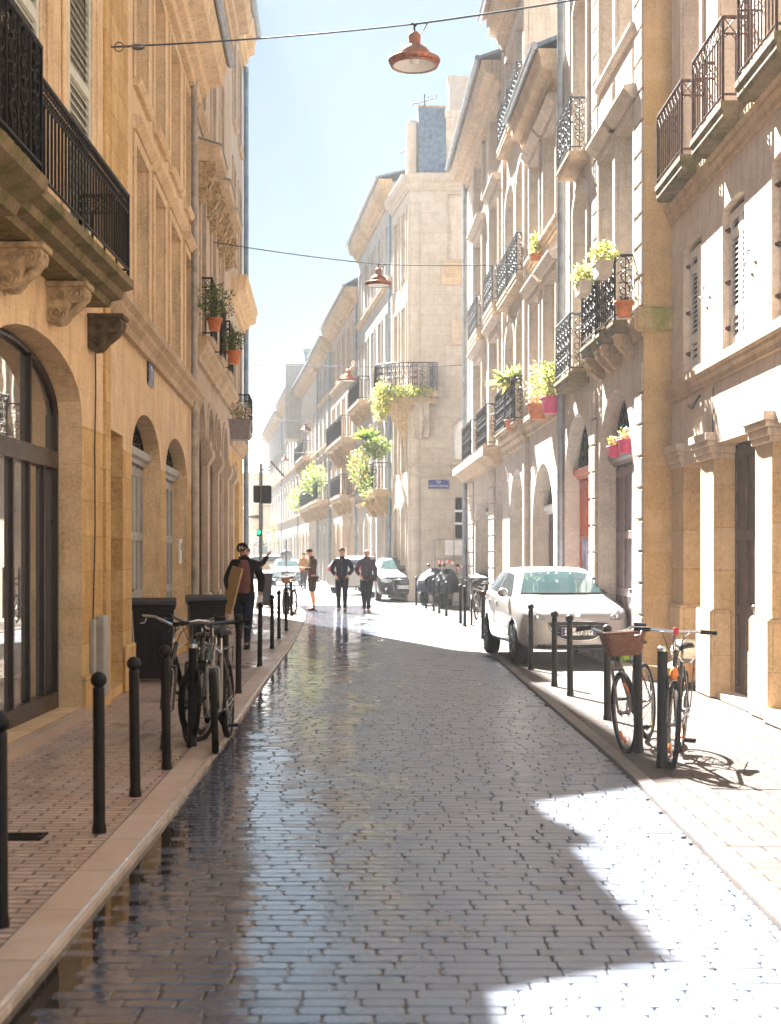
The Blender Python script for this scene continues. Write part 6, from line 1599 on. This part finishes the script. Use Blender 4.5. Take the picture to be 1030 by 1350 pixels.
        for z in (.66,.61,.56,.38,.34): line('front', [(-.33,z),(.33,z)], .004, M['steel'], 'grille_bar', go, .008)
        mb = MB(); p_ = hit('front', 0, .63, .02)
        for k in range(4): torus(mb, (-.093+.062*k, p_.y-.012, .63), .040, .006, 20, 5)
        mb.build('badge', M['chrome'], go)
        p_ = hit('front', 0, .47, .02); mb = MB(); mb.box(-.27, .27, p_.y-.02, p_.y-.008, .415, .525, 0, .004); po = mb.build('number_plate', M['white'], t)
        for sx_ in (-.244, .244): mb = MB(); mb.box(sx_-.024, sx_+.024, p_.y-.0225, p_.y-.0205, .42, .52); mb.build('plate_band', M['blue_enamel'], po)
        text(po, 'AZ-318-BM', (0, p_.y-.0215, .47), .10, M['plastic'])
        for s in (-1, 1):
            ho = decal('headlight', 'front', [(s*.42,.71),(s*.62,.745),(s*.83,.75)], [(s*.44,.63),(s*.64,.60),(s*.82,.66)], M['lamp_glass'], .005, 8, 3)
            p_ = hit('front', s*.58, .67, .008); mb = MB(); mb.lathe([(.01,-.012),(.04,-.012),(.04,0),(.01,0)], 12, p_, 0, 'y'); mb.build('lens', M['chrome'], ho)
            decal('side_intake', 'front', [(s*.46,.48),(s*.78,.52)], [(s*.44,.30),(s*.80,.33)], M['plastic'], .004, 6, 3)
            p_ = hit('front', s*.62, .41, .012); mb = MB(); mb.lathe([(.01,-.012),(.055,-.012),(.055,.01),(.01,.01)], 14, p_, 0, 'y'); mb.build('fog_lamp', M['chrome'], t)
    else:
        for s in (-1, 1):
            decal('headlight', 'front', [(s*.5,.86),(s*.8,.90)], [(s*.5,.76),(s*.82,.80)], M['lamp_glass'], .005, 6, 3)
        decal('grille', 'front', [(-.4,.78),(.4,.78)], [(-.35,.62),(.35,.62)], M['plastic'], .004, 8, 3)
    for s in (-1, 1):
        zt_ = belt0-.02
        decal('tail_light', 'rear', [(s*.48,zt_+.06),(s*.76,zt_+.09)], [(s*.50,zt_-.10),(s*.80,zt_-.06)], M['redp'], .006, 6, 4)
        decal('tail_light', 'left' if s > 0 else 'right', [(HL-.42,zt_+.04),(HL-.14,zt_+.07)], [(HL-.28,zt_-.06),(HL-.10,zt_-.10)], M['redp'], .006, 5, 3)
    mb = MB(); p_ = hit('rear', 0, belt0-.25, .01); mb.box(-.26, .26, p_.y, p_.y+.012, belt0-.31, belt0-.20, 0, .004); mb.build('number_plate', M['white'], t)
    return t
# white hatchback: front left wheel of the picture stands at (678,879)
def place_car(S, px, py, hx, hy, wheel=('front', -1), sx=1.0):
    # heading vector (hx,hy) points where the car's nose goes; wheel contact given in the photograph
    g = gnd(px, py); n = Vector((hx, hy)).normalized(); rz = math.atan2(n.x, -n.y)    # local -Y -> n
    wy = S['wb'][0] if wheel[0] == 'front' else S['wb'][1]; lx = wheel[1]*(S['hw'][9]-.05)*sx
    c, s = math.cos(rz), math.sin(rz); off = Vector((c*lx - s*wy*sx, s*lx + c*wy*sx))
    return (g.x-off.x, g.y-off.y, 0), rz
loc, rz = place_car(HATCH, 681, 875, .10, -1, ('front', -1), .93)
car('white hatchback parked half on the right pavement behind the bollards, facing the camera', loc, rz, HATCH, M['car_white'], 'hatch', scale=(.95,.93,.98))
loc, rz = place_car(COUPE, 497, 792, .10, -1, ('front', -1))
car('dark blue black car with chrome framed grille in front of the corner building', loc, rz, COUPE, M['car_black'], 'coupe', scale=(1,1,1.08))
loc, rz = place_car(SUV, 441, 783, .42, .9, ('rear', 1))
car('white car seen from behind with red tail light, behind the two walking men', loc, rz, SUV, M['car_white'], 'suv', gl='car_dark_glass')
car('pale blue car far off beyond the black bicycles on the left', (gnd(375, 772).x, gnd(375, 772).y+2, -.03), R(6), HATCH, M['car_blue'], 'suv')
car('long tan van far off behind the pale blue car', (gnd(372, 765).x-.3, gnd(372, 765).y+7, -.03), R(78), SUV, M['car_tan'], 'suv', cat='van', scale=(1.15,1.5,1.05))

# ================================================================ people
def skin(name, joints, edges, mats, parent, levels=2, extra=None, matfn=None):
    names = list(joints); ix = {k: i for i, k in enumerate(names)}
    me = bpy.data.meshes.new(name); me.from_pydata([joints[k][0] for k in names], [(ix[a], ix[b]) for a, b in edges], [])
    o = bpy.data.objects.new(name, me); link(o, parent)
    o.modifiers.new('skin', 'SKIN').use_smooth_shade = True
    sv = me.skin_vertices[0].data
    for k in names:
        r = joints[k][1]; r = r if isinstance(r, tuple) else (r, r); sv[ix[k]].radius = r; sv[ix[k]].use_root = (k == names[0])
    s = o.modifiers.new('sub', 'SUBSURF'); s.levels = levels; s.render_levels = levels
    m2 = evalmesh(o, name); m2.materials.clear()
    for mt in (mats if isinstance(mats, list) else [mats]): m2.materials.append(mt)
    for p in m2.polygons: p.material_index = 0; p.use_smooth = True
    if extra:
        bm_ = bmesh.new(); bm_.from_mesh(m2); tmp = bpy.data.meshes.new('x'); tmp.from_pydata(extra.v, [], extra.f)
        tmp.polygons.foreach_set('material_index', extra.m); tmp.polygons.foreach_set('use_smooth', [True]*len(extra.f)); bm_.from_mesh(tmp); bm_.to_mesh(m2); bm_.free()
    if matfn:
        for p in m2.polygons:
            k = matfn(p.center)
            if k is not None: p.material_index = k
    return o
def hand_into(mb, wr, d, side, curl=.5, s=1.0, m=0):
    # palm, four bent fingers of unequal length and a thumb off the side of the palm
    d = Vector(d).normalized(); wr = Vector(wr); sd_ = Vector(side).normalized(); nrm = d.cross(sd_).normalized()
    c = wr+d*.05*s
    mb.tube([wr-d*.01, wr+d*.02*s, wr+d*.055*s, wr+d*.088*s], [.024*s,.030*s,.036*s,.030*s], 8, m)
    for i, L_ in enumerate((.062,.074,.070,.054)):
        b = wr+d*.080*s+sd_*(-.027+.018*i)*s; k = curl
        p1 = b+d*L_*.42*s+nrm*L_*.15*k*s; p2 = p1+(d*(1-.75*k)+nrm*.8*k).normalized()*L_*.34*s; p3 = p2+(d*(1-1.3*k)+nrm*1.1*k).normalized()*L_*.28*s
        mb.tube([b, p1, p2, p3], [.0095*s,.009*s,.008*s,.006*s], 6, m)
    b = wr+d*.028*s-sd_*.030*s; p1 = b+(d*.7-sd_*.75).normalized()*.036*s; p2 = p1+(d+nrm*.5*curl).normalized()*.030*s
    mb.tube([b, p1, p2], [.012*s,.010*s,.008*s], 6, m)
def person(label, loc, rz, J, upper, lower, shoe, hair='short', hairm='hair', coat=1.0, cap=None, sweater=None, beard=False, hand_l=((0,0,-1),(0,-1,0),.5), hand_r=((0,0,-1),(0,-1,0),.5), coat_len=.86, short_legs=False, scale=1.0, group=None, open_coat=False, bald=False, sleeves=True):
    t = thing('person', label, 'person', loc, rz, group); t.scale = (scale,)*3
    j = dict(J); j = {k: Vector(v) for k, v in j.items()}
    hd = j['head']; up = (hd-j['neck']).normalized(); fw = Vector(J.get('face', (0,-1,0))).normalized() if 'face' in J else Vector((0,-1,0)); sd_ = fw.cross(up).normalized(); fw = up.cross(sd_).normalized()
    body = {'pelvis': (j['pelvis'], (.13,.10)), 'waist': (j['waist'], (.125,.09)), 'chest': (j['chest'], (.15,.10)), 'neck': (j['neck'], .055), 'jaw': (hd-up*.045+fw*.012, (.060,.066)), 'mid': (hd+up*.03-fw*.006, (.076,.086)), 'crown': (hd+up*.10-fw*.012, (.058,.066))}
    ed = [('pelvis','waist'),('waist','chest'),('chest','neck'),('neck','jaw'),('jaw','mid'),('mid','crown')]
    for s in 'lr':
        body['sh'+s] = (j['sh'+s], .058); body['el'+s] = (j['el'+s], .040); body['wr'+s] = (j['wr'+s], .026)
        body['hip'+s] = (j['hip'+s], .085); body['kn'+s] = (j['kn'+s], .052); body['cf'+s] = (j['kn'+s].lerp(j['an'+s], .35)+Vector((0,.015,0)), .050); body['an'+s] = (j['an'+s], .034); body['toe'+s] = (j['toe'+s], (.034,.022))
        ed += [('chest','sh'+s),('sh'+s,'el'+s),('el'+s,'wr'+s),('pelvis','hip'+s),('hip'+s,'kn'+s),('kn'+s,'cf'+s),('cf'+s,'an'+s),('an'+s,'toe'+s)]
    ex = MB(); F0 = hd+fw*.085
    ex.tube([hd+fw*.083+up*.035, hd+fw*.104+up*.0, hd+fw*.108-up*.008, hd+fw*.086-up*.016], [.008,.012,.014,.009], 6, 0)
    for s in (-1, 1):
        ex.blob(tuple(hd+sd_*.032*s+fw*.084+up*.035), .0085, 1, 8, 6); ex.tube([hd+sd_*.020*s+fw*.090+up*.052, hd+sd_*.046*s+fw*.081+up*.050], .0032, 5, 1)
        ex.tube([hd+sd_*.078*s+up*.045-fw*.01, hd+sd_*.090*s+up*.03-fw*.02, hd+sd_*.082*s-up*.01-fw*.008], [.010,.013,.008], 6, 0)
    ex.tube([hd-sd_*.022+fw*.090-up*.042, hd+fw*.097-up*.040, hd+sd_*.022+fw*.090-up*.042], .0045, 5, 2)
    hand_into(ex, j['wrl'], hand_l[0], hand_l[1], hand_l[2]); hand_into(ex, j['wrr'], hand_r[0], hand_r[1], hand_r[2])
    def mf(c):
        q = c-hd
        if beard and q.dot(up) < -.034 and q.dot(up) > -.11 and q.dot(fw) > .0 and abs(q.dot(sd_)) < .08 and q.dot(fw) < .095: return 1
        return None
    skin('body', body, ed, [M['skin'], M['hair'], plain('lips', (.35,.12,.09), .5, 0, .05, 20, 0) if 'lips' not in M else M['lips']], t, 2, ex, mf)
    # hair or cap
    if not bald or cap:
        mb = MB(); n, k = 18, 9; c = hd+up*.058-fw*.012; V = []
        for i in range(k+1):
            b = math.pi*.5*i/k*1.22
            for q in range(n):
                a = 2*math.pi*q/n; f = math.cos(a); lim = 1 if b < 1.25 else (1 if f < .25 else .0)
                bb = min(b, 1.18) if f > .35 else b
                rr_ = 1+.05*mn.noise(Vector((math.cos(a)*3, math.sin(a)*3, b*3)))
                V.append(c + fw*(.098*rr_*math.sin(bb)*f) + sd_*(.090*rr_*math.sin(bb)*math.sin(a)) + up*(.088*rr_*math.cos(bb)))
        mb.add(V, [(i*n+q, i*n+(q+1)%n, (i+1)*n+(q+1)%n, (i+1)*n+q) for i in range(k) for q in range(n)], 0, True)
        if cap:
            mb2 = MB(); mb2.v = [tuple(c+(Vector(v)-c)*1.07) for v in mb.v]; mb2.f = mb.f; mb2.m = mb.m; mb2.sm = mb.sm; co = mb2.build('cap', M[cap], t)
            bl = MB(); V = []
            for i in range(9):
                a = R(-75+150*i/8); V += [hd+up*.078+fw*(.07*math.cos(a)+.02)+sd_*.088*math.sin(a), hd+up*.072+fw*(.065+.095*math.cos(a))+sd_*.080*math.sin(a)]
            V += [v-up*.008 for v in V]
            bl.add(V, [(2*i,2*i+1,2*i+3,2*i+2) for i in range(8)]+[(18+2*i,18+2*i+2,18+2*i+3,18+2*i+1) for i in range(8)]+[(2*i+1,18+2*i+1,18+2*i+3,2*i+3) for i in range(8)], 0, True); bl.build('peak', M[cap], co)
            lg = MB(); o_ = hd+up*.100+fw*.094; w1_ = .026
            for (a_, b_) in (((-1,-1),(-1,1)),((-1,1),(0,.2)),((0,.2),(1,1)),((1,1),(1,-1))): lg.tube([o_+sd_*w1_*a_[0]+up*w1_*a_[1]-fw*.012*(a_[1] > 0), o_+sd_*w1_*b_[0]+up*w1_*b_[1]-fw*.012*(b_[1] > 0)], .006, 5)
            lg.build('emblem', M['white'], co)
        else: mb.build('hair', M[hairm], t)
    # upper garment
    g = coat; U = {'pelvis': (j['pelvis'].lerp(j['waist'], .1)-Vector((0,0,(j['pelvis'].z-coat_len)+.11)), (.172*g,.135*g)), 'waist': (j['waist'], (.155*g,.12*g)), 'chest': (j['chest'], (.185*g,.135*g)), 'neck': (j['neck']-up*.03, .078*g)}
    ue = [('pelvis','waist'),('waist','chest'),('chest','neck')]
    for s in 'lr':
        U['sh'+s] = (j['sh'+s], .080*g); U['el'+s] = (j['el'+s], .064*g); U['wr'+s] = (j['el'+s].lerp(j['wr'+s], .93), .050*g)
        ue += [('chest','sh'+s),('sh'+s,'el'+s),('el'+s,'wr'+s)]
    jo = skin('jacket', U, ue, [M[upper]], t, 2)
    cl = MB(); cl.lathe([(.070*g,-.02),(.082*g,.01),(.086*g,.045),(.074*g,.052),(.066*g,.02)], 16, tuple(j['neck']+Vector((0,.005,-.02)))); cl.build('collar', M[upper], jo)
    if sweater:
        S_ = {'a': (j['pelvis']+Vector((0,-.085,-.05)), (.125,.075)), 'b': (j['waist']+Vector((0,-.085,0)), (.13,.085)), 'c': (j['chest']+Vector((0,-.10,0)), (.125,.085)), 'd': (j['neck']+Vector((0,-.04,-.02)), (.075,.065))}
        skin('sweater', S_, [('a','b'),('b','c'),('c','d')], [M[sweater]], t, 2)
    else:
        zp = MB(); c_ = j['chest']; zp.tube([j['neck']+Vector((0,-.075*g,-.03)), c_+Vector((0,-.137*g,.02)), j['waist']+Vector((0,-.122*g,0)), j['pelvis']+Vector((0,-.13*g,0))], .006, 5); zp.build('zip', M['steel'], jo)
    for s in (-1, 1):
        pk = MB(); c_ = j['waist'].lerp(j['pelvis'], .35)+Vector((s*.105,-.112*g,0)); pk.tube([c_+Vector((-s*.02,-.004,.05)), c_+Vector((s*.02,.008,-.05))], .007, 5); pk.build('pocket', M[upper], jo)
    # trousers or shorts
    T_ = {'pelvis': (j['pelvis']+Vector((0,0,.04)), (.155,.125))}; te = []
    for s in 'lr':
        T_['hip'+s] = (j['hip'+s]+Vector((0,0,-.02)), .118); T_['kn'+s] = (j['kn'+s], .084 if not short_legs else .092)
        te += [('pelvis','hip'+s),('hip'+s,'kn'+s)]
        if not short_legs: T_['cf'+s] = (j['kn'+s].lerp(j['an'+s], .4), .072); T_['an'+s] = (j['an'+s]+Vector((0,0,-.02)), .056); te += [('kn'+s,'cf'+s),('cf'+s,'an'+s)]
    skin('shorts' if short_legs else 'trousers', T_, te, [M[lower]], t, 2)
    for s in 'lr':
        a, b = j['an'+s], j['toe'+s]; d = (b-a); d.z = 0; d.normalize(); zf_ = b.z-.022
        Sh = {'a': (a-d*.035+Vector((0,0,-.035)), (.044,.040)), 'b': (a+d*.04+Vector((0,0,-.035)), (.046,.040)), 'c': (b-d*.02+Vector((0,0,.004)), (.046,.032)), 'd': (b+d*.045+Vector((0,0,-.002)), (.034,.022)), 'e': (a+Vector((0,0,.03)), .046)}
        so = skin('shoe', Sh, [('a','b'),('b','c'),('c','d'),('a','e')] if shoe != 'shoe_brown' else [('a','b'),('b','c'),('c','d')], [M[shoe]], t, 2)
        sl_ = MB(); n_ = Vector((-d.y, d.x, 0)); P0 = a-d*.08; P1 = b+d*.08
        sl_.prism([(q.x, q.y) for q in (P0-n_*.040, P0+n_*.040, P1-d*.05+n_*.05, P1+n_*.025, P1-n_*.025, P1-d*.05-n_*.05)], 'z', zf_-.012, zf_+.008); sl_.build('sole', M['rubber'], so)
    return t
def pose(**k):
    J = dict(pelvis=(0,0,.96), waist=(0,.0,1.12), chest=(0,.01,1.34), neck=(0,.0,1.53), head=(0,-.012,1.655),
        shl=(.185,.01,1.435), shr=(-.185,.01,1.435), ell=(.23,.03,1.15), elr=(-.23,.03,1.15), wrl=(.25,-.04,.91), wrr=(-.25,-.04,.91),
        hipl=(.095,0,.90), hipr=(-.095,0,.90), knl=(.10,-.01,.50), knr=(-.10,-.01,.50), anl=(.10,.03,.085), anr=(-.10,.03,.085), toel=(.11,-.10,.028), toer=(-.11,-.10,.028))
    J.update(k); return J
# man in the cap, walking with a board under his right arm (local -Y is forward)
p = gnd(322, 855)
walk = pose(head=(-.02,-.045,1.645), face=(-.05,-1,-.35), knl=(.07,-.16,.53), anl=(.06,-.14,.10), toel=(.06,-.27,.045), knr=(-.09,-.02,.50), anr=(-.10,.26,.16), toer=(-.10,.17,.045),
    elr=(-.30,.03,1.16), wrr=(-.24,-.10,.98), ell=(.30,.05,1.16), wrl=(.27,-.05,.93))
person('bearded man in maroon cap and black coat carrying a board on the left pavement', (p.x, p.y, 0), R(2), walk, 'jacket_black', 'jeans', 'shoe', cap='cap', sweater='sweater', beard=True, coat=1.10, coat_len=.80, hand_r=((.3,-.2,-1),(0,-1,0),.7), hand_l=((0,-.2,-1),(0,-1,0),.6), scale=1.02)
t = thing('board', 'flat pale wooden board carried under the arm of the man in the maroon cap', 'board', (p.x-.18, p.y-.24, 1.02), 0)
mb = MB(); mb.box(-.025, .015, -.24, .24, -.40, .40, 0, .006); mb.xf(Matrix.Rotation(R(14), 4, 'Y') @ Matrix.Rotation(R(28), 4, 'Z')); mb.build('board', plain('board_wood', (.42,.27,.12), .6), t)
t = thing('paper_bundle', 'small white folded paper in the hand of the man in the maroon cap', 'paper', (p.x+.27, p.y-.12, .82), 0)
mb = MB(); mb.box(-.05, .05, -.012, .012, -.14, .10, 0, .004); mb.xf(Matrix.Rotation(R(12), 4, 'Y')); mb.build('paper', M['paper'], t)
p2 = gnd(330, 828)
wave = pose(shr=(-.185,.01,1.435), ell=(.38,-.02,1.42), wrl=(.50,-.10,1.62), elr=(-.26,.03,1.15))
person('person almost hidden behind the man in the maroon cap, one hand raised to the right', (p2.x-.10, p2.y, 0), R(0), wave, 'jacket_black', 'trousers', 'shoe', cap='cap', hand_l=((.6,0,.7),(0,-1,0),.2), scale=1.0)
p = gnd(451, 806)
ph = pose(ell=(.30,.07,1.18), elr=(-.30,.07,1.18), wrl=(.17,-.10,1.02), wrr=(-.17,-.10,1.02), knl=(.09,-.05,.50), anl=(.09,-.05,.085), toel=(.10,-.18,.028), anr=(-.09,.06,.09), toer=(-.10,-.06,.028), face=(-.1,-1,-.1))
person('dark haired man in black hooded jacket walking with both hands in his pockets', (p.x, p.y, 0), R(-3), ph, 'jacket_navy', 'trousers', 'shoe', coat=1.08, coat_len=.92, hand_l=((-.4,-.1,-.8),(0,-1,0),.5), hand_r=((.4,-.1,-.8),(0,-1,0),.5), scale=1.02)
p = gnd(483.5, 807)
pb = pose(ell=(.25,.04,1.16), wrl=(.27,-.05,.92), elr=(-.30,.07,1.18), wrr=(-.18,-.10,1.03), knl=(.06,-.06,.50), anl=(.05,-.06,.085), toel=(.06,-.19,.028), anr=(-.06,.07,.09), toer=(-.07,-.05,.028), knr=(-.08,.0,.5))
person('bald man in plum jacket and tan boots walking with a small hip bag', (p.x, p.y, 0), R(4), pb, 'jacket_plum', 'trousers', 'boot_tan', coat=1.05, coat_len=.94, bald=True, hand_r=((.4,-.1,-.8),(0,-1,0),.5), hand_l=((0,-.15,-1),(0,-1,0),.5), scale=1.01)
t = thing('shoulder_bag', 'small black bag held at the hip of the bald man', 'bag', (p.x+.20, p.y-.17, .98), 0); mb = MB(); mb.box(-.10, .10, -.03, .03, -.09, .09, 0, .02); mb.build('bag', M['plastic'], t)
mb = MB(); mb.tube([(-.09,0,.08),(-.15,-.02,.3),(-.25,.0,.45)], .008, 5); mb.build('strap', M['plastic'], t)
p = gnd(412, 804)
rd = pose(head=(0,-.075,1.625), face=(0,-1,-.55), neck=(0,-.02,1.52), elr=(-.24,-.04,1.17), wrr=(-.08,-.27,1.20), ell=(.22,-.04,1.17), wrl=(.07,-.27,1.19), anl=(.09,.02,.07), toel=(.10,-.12,.020), anr=(-.09,.06,.07), toer=(-.10,-.07,.020))
person('man in brown shirt and dark shorts standing sideways, head bowed over his hands', (p.x, p.y, 0), R(-72), rd, 'shirt_brown', 'shorts', 'shoe_brown', coat=.98, coat_len=.90, short_legs=True, hand_r=((.4,-1,.1),(0,0,1),.6), hand_l=((-.4,-1,.1),(0,0,1),.6), scale=1.03)
t = thing('phone', 'small phone held by the man in shorts', 'phone', (p.x-.36, p.y+.08, 1.27), 0); mb = MB(); mb.box(-.07, .07, -.035, .035, -.006, .006, 0, .003); mb.build('phone', M['plastic'], t)
p = gnd(400.5, 777)
person('person far away, mostly hidden behind the man in dark shorts', (p.x, p.y, 0), R(40), pose(), 'boot_tan', 'jacket_navy', 'shoe', scale=.98)

# ================================================================ haze
hz = MB(); hz.box(-70, 45, -4, 215, -1.2, 24)
hm = bpy.data.materials.new('haze'); hm.use_nodes = True; hn = hm.node_tree
for n_ in list(hn.nodes):
    if n_.type != 'OUTPUT_MATERIAL': hn.nodes.remove(n_)
pv = hn.nodes.new('ShaderNodeVolumePrincipled'); pv.inputs['Color'].default_value = (.92,.96,1,1); pv.inputs['Density'].default_value = .0007; pv.inputs['Anisotropy'].default_value = .1
hn.links.new(pv.outputs[0], [n_ for n_ in hn.nodes if n_.type == 'OUTPUT_MATERIAL'][0].inputs['Volume'])
ho_ = hz.build('haze', hm, uv=False); ho_['kind'] = 'stuff'
